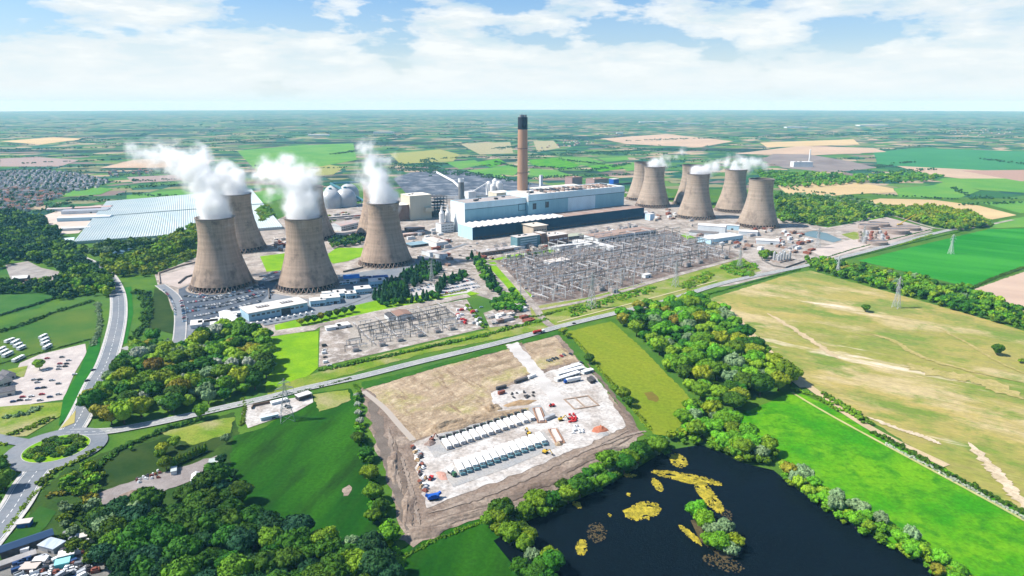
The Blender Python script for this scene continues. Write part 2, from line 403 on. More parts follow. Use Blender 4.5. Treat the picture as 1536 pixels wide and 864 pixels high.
def stubble_mat():
    """the big dry field: straw, green flushes and bare sandy streaks that run across it"""
    m, nt, b = new_mat('dry pasture'); L = nt.links.new; b.inputs['Roughness'].default_value = 0.95
    rt = -0.62
    a = mixc(nt, noise_fac(nt, 0.0075, 6, 0.6, 0.40, 0.60, (1.8, 1, 1), rot=rt), (0.33, 0.265, 0.070), (0.20, 0.215, 0.028))
    a = mixc(nt, noise_fac(nt, 0.010, 7, 0.7, 0.50, 0.60, (2.2, 1, 1), rot=rt, seed=3), a, (0.42, 0.335, 0.165))
    a = mixc(nt, noise_fac(nt, 0.011, 7, 0.72, 0.49, 0.58, (1.5, 1, 1), rot=rt, seed=6), a, (0.125, 0.19, 0.015))
    a = mixc(nt, noise_fac(nt, 0.012, 6, 0.7, 0.60, 0.66, (6.0, 1, 1), rot=rt, seed=8), a, (0.60, 0.50, 0.37))
    a = mixc(nt, noise_fac(nt, 0.07, 5, 0.75, 0.48, 0.70, (5.0, 1, 1), rot=rt, seed=11), a, (0.25, 0.215, 0.06))
    f = noise_fac(nt, 0.28, 5, 0.75, 0.25, 0.75, (2.5, 1, 1), rot=rt)
    a = mixc(nt, f, mixc(nt, 1.0, a, (0.62,) * 3, 'MULTIPLY'), mixc(nt, 1.0, a, (1.22,) * 3, 'MULTIPLY'))
    L(a, b.inputs['Base Color']); return m
stubble = stubble_mat()
def country_mat():
    """open country to the horizon: a patchwork of fields parted by hedges"""
    m, nt, b = new_mat('patchwork of fields'); L = nt.links.new; b.inputs['Roughness'].default_value = 0.95; b.inputs['Specular IOR Level'].default_value = 0.1
    mp = nd(nt, 'ShaderNodeMapping'); mp.vector_type = 'TEXTURE'; mp.inputs['Scale'].default_value = (560, 380, 1); mp.inputs['Rotation'].default_value = (0, 0, 0.35)
    L(nd(nt, 'ShaderNodeNewGeometry').outputs['Position'], mp.inputs[0])
    def vor(feature):
        v = nd(nt, 'ShaderNodeTexVoronoi'); v.voronoi_dimensions = '2D'; v.feature = feature; v.distance = 'MANHATTAN' if feature == 'F1' else 'EUCLIDEAN'; v.inputs['Scale'].default_value = 1.0; v.inputs['Randomness'].default_value = 0.85
        L(mp.outputs[0], v.inputs[0]); return v
    v = nd(nt, 'ShaderNodeTexVoronoi'); v.voronoi_dimensions = '2D'; v.inputs['Randomness'].default_value = 0.85; L(mp.outputs[0], v.inputs[0])
    e = nd(nt, 'ShaderNodeTexVoronoi'); e.voronoi_dimensions = '2D'; e.feature = 'DISTANCE_TO_EDGE'; e.inputs['Randomness'].default_value = 0.85; L(mp.outputs[0], e.inputs[0])
    s = nd(nt, 'ShaderNodeSeparateXYZ'); L(v.outputs['Color'], s.inputs[0])
    r = ramp(nt, [(0.0, (0.025, 0.10, 0.03)), (0.18, (0.06, 0.15, 0.03)), (0.34, (0.016, 0.065, 0.045)), (0.46, (0.09, 0.17, 0.04)), (0.58, (0.18, 0.18, 0.09)), (0.70, (0.32, 0.25, 0.17)), (0.82, (0.17, 0.125, 0.11)), (0.9, (0.02, 0.085, 0.05))], 'CONSTANT'); L(s.outputs[0], r.inputs[0])
    a = mixc(nt, noise_fac(nt, 0.0013, 6, 0.68, 0.535, 0.59, (3, 1, 1)), r.outputs[0], (0.012, 0.034, 0.022))
    a = mixc(nt, noise_fac(nt, 0.004, 6, 0.72, 0.56, 0.60, (2, 1, 1), seed=4), a, (0.016, 0.042, 0.022))
    he = ramp(nt, [(0.0, 1.0), (0.014, 1.0), (0.022, 0.0)]); L(e.outputs['Distance'], he.inputs[0])
    a = mixc(nt, mth(nt, 'MULTIPLY', he.outputs[0], noise_fac(nt, 0.004, 4, 0.6, 0.40, 0.50, seed=9)), a, (0.025, 0.06, 0.028))
    L(a, b.inputs['Base Color']); return m
country = country_mat()

# ------------------------------------------------------------------ the ground
mb = MB(); RING = [0, 600, 1500, 3000, 6000, 12000, 20000, 30000]; SEG = 96
vv = [(0, 0, 0)]
for r in RING[1:]: vv += [(r * math.sin(2 * math.pi * i / SEG), r * math.cos(2 * math.pi * i / SEG), 0) for i in range(SEG)]
ff = [(0, 1 + (i + 1) % SEG, 1 + i) for i in range(SEG)]
for k in range(len(RING) - 2):
    a = 1 + k * SEG; b_ = a + SEG
    ff += [(a + i, a + (i + 1) % SEG, b_ + (i + 1) % SEG, b_ + i) for i in range(SEG)]
me = bpy.data.meshes.new('ground'); me.from_pydata(vv, [], ff); me.materials.append(country); me.update()
ground = bpy.data.objects.new('ground', me); C.objects.link(ground); ground['kind'] = 'structure'

Z1, Z2, Z3, Z4, Z5, Z6 = 0.15, 0.3, 0.45, 0.6, 0.75, 0.9
sheet('meadow', [(-420, 380), (60, 330), (240, 300), (700, 280), (1150, 285), (1560, 300), (2000, 330), (2500, 1000), (-1200, 1000)], Z1, grass)
# power station ground
sheet('yard_ground', [(232, 412), (300, 384), (432, 322), (600, 296), (700, 292), (940, 296), (1010, 303), (1180, 330), (1250, 343), (1330, 330), (1400, 347), (1300, 376), (1200, 402), (1100, 428), (1000, 440), (800, 470), (660, 425), (560, 450), (480, 490), (400, 497), (280, 512), (262, 470), (240, 440)], Z2, concrete)
sheet('yard_ground', [(700, 345), (760, 385), (745, 395), (700, 420), (640, 400), (620, 380), (620, 345)], Z3, gravel)
# big switchyard and its neighbours
SWITCH = [(742, 392), (800, 372), (880, 360), (1000, 345), (1050, 362), (1112, 384), (1060, 398), (960, 425), (880, 446), (800, 458)]
yard_gravel = M('brown gravel', (0.15, 0.112, 0.094), (0.10, 0.075, 0.064), 0.03, fine=0.40, fscale=0.5, c3=(0.27, 0.235, 0.21), scale3=0.045)
sheet('gravel_ground', SWITCH, Z4, yard_gravel)
SUB2 = [(480, 490), (700, 449), (726, 493), (478, 551)]
sheet('gravel_ground', SUB2, Z3, gravel)
sheet('gravel_ground', [(525, 482), (672, 455), (690, 497), (527, 531)], Z4, M('grey brown gravel', (0.26, 0.235, 0.20), (0.33, 0.30, 0.27), 0.04, fine=0.3, fscale=0.6))
# car park by the first tower, and its access road
CARPARK = [(268, 434), (290, 425), (330, 436), (392, 420), (415, 402), (425, 410), (410, 432), (398, 455), (380, 466), (276, 500), (268, 470)]
sheet('car_park', CARPARK, Z3, asphalt_dark)
sheet('yard_ground', [(236, 416), (330, 386), (346, 380), (300, 418), (288, 424), (268, 432), (240, 424)], Z3, M('pinkish gravel', (0.40, 0.345, 0.315), (0.33, 0.285, 0.26), 0.03, fine=0.2, fscale=0.5))
sheet('asphalt_ground', [(405, 440), (480, 452), (560, 420), (610, 404), (625, 410), (560, 452), (480, 480), (388, 486), (276, 512), (274, 490), (380, 466)], Z3, asphalt)
sheet('asphalt_ground', [(505, 413), (545, 408), (600, 398), (640, 384), (650, 386), (618, 404), (555, 428), (520, 434)], Z4, asphalt)
# grass on the site
for q in ([(486, 385), (505, 372), (545, 372), (545, 384), (522, 392), (500, 396)], [(390, 385), (430, 380), (430, 405), (400, 408)], [(382, 322), (400, 316), (408, 326), (388, 338)],
          [(728, 395), (742, 393), (770, 422), (800, 445), (780, 455), (755, 425)], [(728, 392), (760, 384), (830, 374), (836, 378), (770, 388)], [(1020, 352), (1032, 350), (1045, 358), (1034, 361)]):
    sheet('lawn', q, Z4, grass_lime)
sheet('lawn', [(405, 503), (478, 497), (477, 552), (448, 577), (398, 588), (403, 540)], Z3, grass_lime)
sheet('lawn', [(412, 488), (560, 452), (700, 436), (720, 441), (560, 472), (470, 494), (414, 500)], Z4, grass_lime)
sheet('path', [(395, 499), (470, 488), (560, 468), (700, 441), (706, 446), (560, 477), (480, 491), (472, 496), (410, 505), (396, 506)], Z5, concrete)
sheet('verge', [(400, 585), (480, 558), (560, 535), (726, 496), (790, 500), (640, 530), (560, 552), (400, 596)], Z3, rough_grass, rough=1.2)
sheet('verge', [(726, 493), (800, 460), (880, 447), (1000, 417), (1110, 385), (1160, 400), (1090, 424), (1000, 450), (850, 486), (760, 505)], Z3, rough_grass, rough=1.2)
sheet('gravel_ground', [(725, 470), (770, 455), (795, 462), (800, 485), (735, 492)], Z4, gravel)
sheet('car_park', [(655, 432), (700, 417), (722, 430), (700, 440), (662, 445)], Z4, M('pale car park', (0.44, 0.42, 0.41), (0.36, 0.34, 0.33), 0.05, fine=0.15))
sheet('car_park', [(610, 434), (650, 425), (656, 438), (618, 446)], Z4, MATS['pale car park'])
# right part of the site
sheet('gravel_ground', [(1040, 352), (1080, 338), (1200, 345), (1260, 372), (1200, 400), (1150, 412), (1110, 384)], Z3, concrete)
sheet('water', [(1200, 352), (1218, 346), (1240, 350), (1263, 360), (1250, 364), (1226, 358)], Z4, M('settling pond', (0.10, 0.16, 0.18), None, rough=0.25))
sheet('gravel_ground', [(1214, 376), (1290, 356), (1318, 364), (1302, 372), (1240, 389)], Z4, M('pinkish hardstanding', (0.44, 0.38, 0.34), (0.37, 0.32, 0.29), 0.04, fine=0.2))
sheet('lawn', [(1262, 352), (1290, 346), (1310, 356), (1280, 360)], Z4, rough_grass)
sheet('gravel_ground', [(1240, 342), (1330, 326), (1400, 344), (1375, 352), (1330, 368), (1290, 362), (1300, 350), (1262, 346)], Z4, M('brown hardstanding', (0.30, 0.25, 0.22), (0.36, 0.31, 0.28), 0.03, fine=0.25))
sheet('gravel_ground', [(1152, 398), (1180, 385), (1208, 396), (1180, 406)], Z4, concrete)
sheet('gravel_ground', [(1140, 384), (1190, 378), (1200, 388), (1160, 394)], Z5, gravel)
# fields
sheet('field', [(345, 700), (350, 655), (400, 640), (470, 590), (525, 583), (540, 620), (560, 700), (600, 830), (640, 960), (200, 960), (330, 800)], Z2, grass_shade, rough=1.2)
sheet('field', [(470, 592), (522, 585), (527, 600), (500, 612), (478, 618)], Z3, rough_grass, rough=1.2)
sheet('field', [(590, 838), (612, 818), (700, 782), (760, 760), (800, 800), (900, 960), (600, 960)], Z2, grass_shade, rough=1.2)
sheet('field', [(850, 498), (917, 482), (960, 520), (1050, 612), (1034, 632), (990, 660), (965, 640), (905, 570)], Z2, olive, rough=1.2)
sheet('field', [(1085, 632), (1190, 588), (1215, 596), (1320, 652), (1600, 800), (1700, 960), (1500, 960), (1300, 800), (1170, 690)], Z2, grass_vivid, rough=1.2)
sheet('field', [(1065, 448), (1190, 410), (1215, 406), (1340, 440), (1440, 468), (1700, 545), (1900, 760), (1600, 800), (1480, 742), (1320, 640), (1210, 580)], Z2, stubble, rough=1.2)
sheet('field', [(1288, 391), (1400, 363), (1482, 344), (1700, 338), (1700, 372), (1536, 402), (1455, 431), (1400, 418)], Z2, grass_emerald, rough=1.2)
sheet('field', [(1452, 437), (1536, 408), (1700, 380), (1700, 505), (1536, 470)], Z2, M('bare pink earth', (0.43, 0.32, 0.245), (0.38, 0.28, 0.215), 0.02, fine=0.08, fscale=0.5, stretch=(5, 1, 1), rot=-0.5), rough=1.2)
sheet('earth_ground', [(966, 590), (978, 588), (988, 598), (984, 604), (972, 600)], Z3, M('brown scorched patch', (0.15, 0.115, 0.022), (0.12, 0.10, 0.018), 0.1), rough=1.5)
sheet('earth_ground', [(514, 734), (524, 728), (528, 732), (522, 744), (515, 745)], Z3, mud, rough=1.0)
# left-hand fields
sheet('field', [(-60, 510), (60, 470), (140, 462), (148, 485), (140, 508), (70, 528), (40, 545), (-60, 556)], Z2, M('mown meadow', (0.075, 0.125, 0.016), (0.030, 0.10, 0.012), 0.012, fine=0.15), rough=1.2)
sheet('field', [(-60, 440), (60, 432), (85, 445), (60, 462), (-60, 488)], Z2, M('far paddock', (0.022, 0.095, 0.014), (0.045, 0.12, 0.02), 0.02, fine=0.15), rough=1.2)
sheet('field', [(-60, 408), (30, 398), (42, 408), (-60, 420)], Z2, MATS['far paddock'], rough=1.2)
sheet('lawn', [(185, 432), (197, 430), (200, 470), (190, 515), (176, 520), (183, 480)], Z3, M('green verge', (0.010, 0.10, 0.008), (0.018, 0.13, 0.008), 0.05, fine=0.15))
sheet('lawn', [(232, 432), (250, 440), (262, 480), (262, 502), (222, 492), (228, 460)], Z3, meadow_shade)
sheet('yard_ground', [(8, 398), (42, 392), (62, 402), (90, 408), (80, 420), (50, 428), (20, 430)], Z3, M('farm yard', (0.22, 0.20, 0.19), (0.30, 0.28, 0.26), 0.05, fine=0.2))
# pub car park
sheet('car_park', [(30, 545), (60, 532), (128, 516), (130, 530), (112, 560), (95, 600), (50, 606), (-60, 640), (-60, 600), (10, 590)], Z3, M('dusty car park', (0.42, 0.375, 0.35), (0.34, 0.305, 0.29), 0.03, fine=0.15, c3=(0.46, 0.42, 0.39), scale3=0.08))
sheet('lawn', [(-60, 616), (60, 606), (98, 604), (90, 625), (40, 655), (-60, 660)], Z4, rough_grass)
sheet('lawn', [(12, 555), (42, 549), (36, 566), (12, 568)], Z4, rough_grass)
# paddock, scrap track and plot at the lower left
sheet('meadow', [(40, 760), (100, 700), (200, 662), (352, 618), (360, 660), (345, 715), (200, 800), (60, 830)], Z1 + 0.05, M('rough grass with painted shade', (0.020, 0.055, 0.008), (0.038, 0.075, 0.010), 0.04, fine=0.3, fscale=0.4), rough=1.2)  # underlay darkened in its colour to stand for shade over this corner
sheet('field', [(100, 715), (130, 695), (250, 655), (330, 630), (352, 626), (348, 655), (300, 690), (230, 720), (120, 738)], Z2, meadow_shade, rough=1.2)
sheet('field', [(240, 650), (335, 628), (352, 626), (346, 650), (290, 668)], Z3, rough_grass, rough=1.2)
sheet('track', [(140, 742), (200, 722), (250, 708), (325, 684), (335, 690), (290, 720), (225, 745), (160, 760)], Z3, M('grey track', (0.25, 0.225, 0.215), (0.19, 0.165, 0.155), 0.06, fine=0.25), rough=1.5)
sheet('lawn', [(20, 800), (60, 760), (85, 768), (70, 790), (30, 830), (-20, 850), (-20, 830)], Z3, M('back lawn', (0.018, 0.075, 0.008), (0.03, 0.09, 0.01), 0.06, fine=0.2))
sheet('yard_ground', [(-60, 850), (40, 812), (110, 820), (190, 850), (200, 960), (-200, 960)], Z2, M('scrap yard', (0.13, 0.13, 0.12), (0.20, 0.19, 0.18), 0.08, fine=0.3))
PLOT = [(362, 620), (372, 608), (440, 598), (468, 592), (470, 604), (445, 618), (372, 643)]
sheet('gravel_ground', PLOT, Z4, hardcore)
# battery storage site
sheet('earth_ground', [(540, 585), (560, 575), (660, 548), (757, 521), (838, 503), (872, 545), (930, 608), (968, 652), (900, 705), (790, 762), (700, 783), (620, 822), (600, 790), (575, 700)], Z3, mud, rough=3.0)
sheet('earth_ground', [(548, 584), (640, 556), (762, 524), (795, 548), (802, 558), (736, 588), (752, 622), (645, 652), (618, 664), (588, 625)], Z4, soil, rough=3.0)
sheet('earth_ground', [(783, 516), (832, 506), (868, 543), (806, 556)], Z4, soil, rough=3.0)
HARD = [(617, 668), (652, 650), (748, 623), (736, 591), (812, 563), (870, 542), (905, 580), (938, 640), (900, 660), (790, 706), (640, 764), (628, 715)]
sheet('gravel_ground', HARD, Z5, hardcore, rough=2.0)
sheet('gravel_ground', [(640, 670), (660, 652), (810, 608), (824, 626), (700, 670), (652, 688)], Z6, hard_grey)
sheet('gravel_ground', [(668, 716), (690, 694), (815, 648), (835, 672), (760, 704), (680, 732)], Z6, hard_grey)
sheet('track', [(758, 519), (776, 514), (808, 552), (840, 590), (870, 620), (845, 628), (820, 596), (790, 556)], 1.05, M('white stone track', (0.47, 0.45, 0.43), (0.38, 0.36, 0.34), 0.05, fine=0.15), rough=1.5)
sheet('verge', [(543, 574), (600, 562), (756, 518), (762, 524), (660, 551), (556, 582), (544, 585)], Z5, M('bank grass', (0.018, 0.085, 0.006), (0.035, 0.11, 0.008), 0.04, fine=0.3, fscale=0.4), rough=1.2)
sheet('verge', [(782, 512), (850, 492), (838, 503), (784, 517)], Z5, MATS['bank grass'], rough=1.2)
sheet('earth_ground', [(560, 590), (575, 640), (600, 730), (618, 800), (612, 815), (588, 735), (552, 612)], Z4, M('dark ditch mud', (0.115, 0.095, 0.08), (0.15, 0.125, 0.105), 0.05, fine=0.3), rough=3.0)
sheet('verge', [(840, 505), (850, 497), (968, 640), (985, 656), (968, 654)], Z4, grass, rough=1.2)
# pond
POND = [(740, 812), (785, 785), (840, 762), (900, 735), (960, 700), (1000, 676), (1050, 668), (1085, 680), (1110, 694), (1160, 706), (1200, 738), (1300, 800), (1400, 850), (1470, 960), (860, 960)]
sheet('water', POND, Z3, water_m)
rb = random.Random(5)
def algae_patch(cu, cv, ru, rv, ang, n=26, name='algae', m=None, z=Z4):
    """floating mats: many small flat rafts clustered together, a few cm thick"""
    mb = MB(); s = mpp(cu, cv)
    k = 30; ph = rb.uniform(0, 50); pts = []
    if n > 8 and name == 'algae':
        for j in range(k):
            t_ = 6.283 * j / k; rr = 0.80 + 0.75 * mnoise.noise((math.cos(t_) * 1.7 + ph, math.sin(t_) * 1.7, ph)) + rb.uniform(-.06, .06); a, b = rr * math.cos(t_), rr * math.sin(t_)
            p = G(cu + (a * ru * math.cos(ang) - b * rv * math.sin(ang)), cv + (a * ru * math.sin(ang) + b * rv * math.cos(ang))); pts.append((p.x, p.y))
        area = sum(p[0] * q[1] - q[0] * p[1] for p, q in zip(pts, pts[1:] + pts[:1]))
        mb.prism(pts if area > 0 else pts[::-1], z - 0.12, z + 0.012)
    for i in range(int(n * 3.4)):
        while True:
            a, b = rb.uniform(-1.1, 1.1), rb.uniform(-1.1, 1.1)
            if (0.45 if name == 'algae' and n > 8 else 0) < a * a + b * b < 1.15: break
        u = cu + (a * ru * math.cos(ang) - b * rv * math.sin(ang)); v = cv + (a * ru * math.sin(ang) + b * rv * math.cos(ang))
        p = G(u, v); r = rb.uniform(0.35, 1.25) * s * 1.7; k = rb.randint(7, 10); ph = rb.uniform(0, 6)
        pts = [(p.x + r * rb.uniform(0.55, 1.1) * math.cos(ph + 6.283 * j / k), p.y + r * rb.uniform(0.55, 1.1) * math.sin(ph + 6.283 * j / k)) for j in range(k)]
        mb.prism(pts, z - 0.1, z + 0.02 + i * 0.0015)
    o = mb.build(name, m or algae); o['kind'] = 'stuff'; return o
AL = MB
for c in ((1018, 692, 13, 9, 0.5, 34), (1030, 718, 50, 6, 0.18, 90), (1060, 742, 34, 9, 0.9, 80), (1075, 757, 14, 6, 0.9, 30), (986, 728, 11, 5, 0.9, 22), (965, 768, 25, 13, -0.2, 74), (943, 743, 3, 2.5, 0, 5), (914, 774, 3, 3, 0, 4), (872, 822, 8, 12, 0.1, 24), (945, 714, 9, 2.5, 0.1, 10), (866, 758, 7, 4, 0.5, 10), (1035, 803, 20, 4, 0.7, 26)):
    algae_patch(*c)
for c in ((895, 800, 14, 14, 0.3, 40), (1085, 846, 30, 10, 0.3, 50), (1090, 778, 8, 12, 0, 14), (975, 830, 40, 25, 0, 22), (1250, 790, 60, 50, 0.3, 20)):
    algae_patch(*c, name='water_weed', m=weed) if c[2] < 35 else None
# far fields that the photograph shows one by one
tan = M('tan stubble', (0.47, 0.36, 0.19), (0.40, 0.30, 0.155), 0.006, fine=0.06, fscale=0.1, stretch=(8, 1, 1), rot=-0.2)
pinkish = M('pale ploughland', (0.42, 0.31, 0.22), (0.36, 0.27, 0.19), 0.005)
fgreen = M('far pasture', (0.07, 0.21, 0.03), (0.11, 0.24, 0.035), 0.006)
fgreen2 = M('far crop', (0.03, 0.155, 0.055), (0.04, 0.18, 0.06), 0.004)
ash = M('ash mound', (0.165, 0.14, 0.135), (0.21, 0.18, 0.165), 0.008)
for nm, q, m in (
    ('field', [(1166, 279), (1212, 270), (1300, 276), (1340, 283), (1342, 289), (1285, 291), (1225, 296), (1180, 291)], tan),
    ('field', [(1290, 304), (1320, 298), (1400, 300), (1470, 309), (1525, 323), (1480, 331), (1410, 322), (1330, 312)], tan),
    ('field', [(1340, 283), (1400, 278), (1420, 272), (1470, 286), (1440, 297), (1350, 296)], fgreen),
    ('field', [(1390, 268), (1560, 266), (1640, 288), (1560, 291), (1470, 285)], fgreen),
    ('field', [(1310, 228), (1380, 222), (1560, 228), (1640, 252), (1480, 256), (1380, 253), (1316, 246)], fgreen2),
    ('field', [(1345, 249), (1480, 256), (1520, 268), (1440, 268), (1390, 262)], pinkish),
    ('field', [(1440, 256), (1640, 254), (1640, 274), (1530, 272)], M('brown ploughland', (0.31, 0.20, 0.155), None)),
    ('field', [(1500, 331), (1560, 322), (1640, 324), (1640, 338), (1484, 343)], fgreen),
    ('field', [(1170, 302), (1260, 297), (1300, 302), (1288, 310), (1200, 308)], fgreen),
    ('field', [(1470, 304), (1536, 302), (1640, 308), (1640, 318), (1530, 320)], fgreen),
    ('field', [(1170, 312), (1220, 312), (1330, 322), (1310, 330), (1200, 320)], grass_lime),
    ('field', [(1100, 231), (1200, 219), (1310, 222), (1330, 228), (1220, 233)], pinkish),
    ('field', [(1140, 214), (1280, 209), (1290, 217), (1150, 221)], tan),
    ('field', [(900, 208), (1000, 201), (1100, 212), (1050, 221), (940, 216)], pinkish),
    ('field', [(690, 216), (765, 213), (770, 230), (720, 232)], M('dull stubble', (0.27, 0.25, 0.14), None)),
    ('field', [(800, 212), (830, 211), (840, 222), (806, 228)], MATS['dull stubble']),
    ('field', [(380, 248), (470, 243), (516, 251), (500, 262), (390, 270)], M('olive pasture', (0.23, 0.24, 0.07), None)),
    ('field', [(355, 226), (450, 218), (530, 215), (535, 240), (480, 250), (380, 252)], fgreen),
    ('field', [(585, 231), (660, 224), (690, 232), (680, 242), (600, 246)], MATS['olive pasture']),
    ('field', [(150, 252), (200, 240), (262, 236), (320, 240), (310, 248), (230, 252)], pinkish),
    ('field', [(110, 286), (140, 280), (170, 284), (150, 292), (90, 296)], fgreen),
    ('field', [(190, 293), (270, 285), (300, 291), (250, 299), (190, 303)], fgreen),
    ('field', [(0, 212), (80, 206), (130, 208), (60, 217)], tan),
    ('field', [(0, 238), (60, 236), (120, 240), (90, 250), (0, 250)], M('lilac earth', (0.27, 0.21, 0.19), None)),
    ('field', [(190, 266), (270, 262), (285, 270), (200, 275)], MATS['lilac earth']),
    ('field', [(330, 300), (400, 285), (460, 276), (470, 284), (400, 305)], fgreen),
    ('ash_ground', [(1142, 240), (1160, 231), (1215, 232), (1280, 243), (1315, 252), (1250, 259), (1175, 252)], ash),
    ('coal_ground', [(590, 268), (615, 259), (675, 255), (725, 261), (780, 272), (900, 288), (800, 292), (690, 300), (610, 292)], M('coal yard', (0.05, 0.062, 0.085), (0.085, 0.10, 0.125), 0.012, c3=(0.20, 0.215, 0.24), scale3=0.02, fine=0.3, fscale=0.1, lo=0.42, hi=0.6))):
    sheet(nm, q, Z4, m)
for i, q in enumerate(([(668, 244), (712, 240), (724, 247), (690, 254)], [(716, 243), (748, 238), (760, 245), (736, 251), (722, 247)], [(735, 252), (768, 246), (782, 254), (770, 264), (742, 260)], [(700, 256), (735, 252), (760, 268), (720, 262)],
                       [(792, 240), (838, 237), (872, 248), (850, 254), (800, 248)], [(795, 253), (830, 255), (862, 264), (820, 267), (794, 263)], [(838, 236), (880, 236), (905, 243), (876, 249)], [(880, 249), (920, 246), (940, 252), (900, 258)], [(930, 246), (954, 243), (956, 255), (940, 257)], [(896, 237), (940, 235), (944, 240), (910, 243)])):
    sheet('pasture', q, Z4, (fgreen, grass_vivid, fgreen)[i % 3])

# ------------------------------------------------------------------ roads
def road(name, pts, w, z, m, line=True, foot=None, dash=(4, 7), sm=True):
    r = ribbon(name, pts, w, z, m, sm=sm)
    ww = w if not hasattr(w, '__len__') else min(w)
    if line:
        ribbon('lane_marking', pts, 0.45, z + 0.1, paint_white, parent=r, dash=dash, sm=sm)
        for s in (-1, 1): ribbon('edge_line', pts, 0.35, z + 0.1, paint_white, off=s * (ww / 2 - 0.9), parent=r, sm=sm)
    if foot:
        for s in (-1, 1):
            ribbon('pavement', pts, foot, z + 0.13, kerb_stone, off=s * (ww / 2 + foot / 2 + 0.02), h=0.3, sm=sm)
    return r
ROAD1 = [(-90, 900), (-20, 815), (22, 762), (48, 718), (85, 675), (112, 640), (128, 610), (143, 576), (160, 545), (172, 505), (178, 470), (176, 440), (163, 415), (140, 397), (112, 384), (90, 372)]
road('road', ROAD1, 17.5, 1.0, asphalt, foot=2.6)
ROAD2 = [(100, 650), (160, 648), (210, 640), (260, 630), (330, 614), (400, 598), (470, 581), (540, 566), (620, 546), (700, 527), (765, 511), (850, 488), (930, 469), (1000, 452), (1090, 424), (1200, 401), (1290, 380), (1400, 351), (1470, 336)]
road('road', ROAD2, 13.0, 1.15, asphalt_pale, dash=(3, 9))
road('road', [(-120, 636), (-20, 655), (30, 664), (70, 668), (120, 650)], 12.0, 1.08, asphalt, line=False)
road('road', [(240, 428), (262, 446), (270, 470), (270, 500), (266, 525)], 13, 1.0, asphalt, line=False, foot=1.4)
road('road', [(185, 522), (205, 524), (240, 512)], 10, 1.0, asphalt_pale, line=False)
road('road', [(395, 488), (480, 470), (560, 440), (618, 404), (660, 380), (700, 366)], 9, 1.0, asphalt, line=False)
road('road', [(748, 398), (775, 428), (800, 458), (815, 480), (830, 492)], 11, 1.0, concrete, line=False)
road('road', [(700, 372), (720, 388), (745, 398), (830, 380), (900, 362), (1000, 340), (1020, 335)], 9, 1.0, gravel, line=False)
road('road', [(810, 465), (900, 447), (1000, 418), (1115, 386)], 9, 0.95, concrete, line=False)
road('road', [(1000, 340), (1060, 362), (1120, 388), (1160, 412)], 10, 1.0, concrete, line=False)
road('road', [(1160, 352), (1260, 341), (1330, 323), (1420, 345), (1520, 330)], 9, 1.0, concrete, line=False)
ribbon('footpath', [(845, 488), (960, 458), (1085, 424)], 3.0, 1.0, M('cycle path', (0.42, 0.38, 0.22), None), off=13)
ribbon('footpath', [(1188, 590), (1260, 632), (1536, 782), (1700, 880)], 2.8, 1.0, M('sandy path', (0.40, 0.38, 0.17), (0.28, 0.31, 0.10), 0.05))
ribbon('track', [(1090, 462), (1140, 515), (1200, 570), (1300, 640), (1420, 700)], 9, 0.8, M('sandy track', (0.46, 0.36, 0.23), (0.36, 0.29, 0.17), 0.05, fine=0.2))
def streak(name, pts, w, z, mat, seed=1, kind='structure', jag=0.55):
    """an uneven worn strip that thins out at both ends"""
    r_ = random.Random(seed); q = [Vector((p.x, p.y, 0)) for p in smooth_line([G(*p) for p in pts], 14)]; mb = MB(); pr = None; n = len(q)
    for i, p in enumerate(q):
        d = q[min(i + 1, n - 1)] - q[max(i - 1, 0)]; d.normalize(); nr = Vector((-d.y, d.x, 0)); f = min(1.0, 6.0 * min(i, n - 1 - i) / n + 0.05)
        a = p + nr * w * f * r_.uniform(0.5 - jag / 2, 0.5 + jag / 2); c_ = p - nr * w * f * r_.uniform(0.5 - jag / 2, 0.5 + jag / 2)
        a.z = c_.z = z
        if pr: mb.quad(pr[1], c_, a, pr[0])
        pr = (a, c_)
    o = mb.build(name, mat); o['kind'] = kind; return o
sand = M('bare sand', (0.50, 0.41, 0.30), (0.38, 0.31, 0.20), 0.06, fine=0.3, fscale=0.4)
streak('track', [(1300, 626), (1350, 645), (1385, 656), (1412, 668)], 6, 0.85, sand, 1)
streak('track', [(1452, 664), (1480, 695), (1505, 722), (1530, 752), (1600, 800)], 9, 0.85, sand, 2)
dust = M('dusty track', (0.335, 0.275, 0.115), (0.27, 0.24, 0.075), 0.06, fine=0.25, fscale=0.3)
streak('track', [(1300, 500), (1340, 512), (1370, 530), (1420, 548), (1536, 575)], 7, 0.86, dust, 3)
streak('track', [(1405, 492), (1450, 515), (1500, 545), (1560, 570)], 4, 0.87, dust, 4)
streak('track', [(1150, 470), (1200, 500), (1230, 520), (1260, 540)], 8, 0.86, MATS['sandy track'], 5)
streak('track', [(1120, 500), (1160, 545), (1200, 566)], 6, 0.88, sand, 6)
streak('track', [(1360, 545), (1400, 560), (1470, 572), (1536, 600)], 22, 0.85, dust, 7)
mud_l = M('pale mud ruts', (0.27, 0.22, 0.18), (0.20, 0.16, 0.13), 0.08, fine=0.3, fscale=0.4); mud_d = M('wet mud ruts', (0.115, 0.088, 0.07), (0.15, 0.118, 0.095), 0.08, fine=0.3, fscale=0.4)
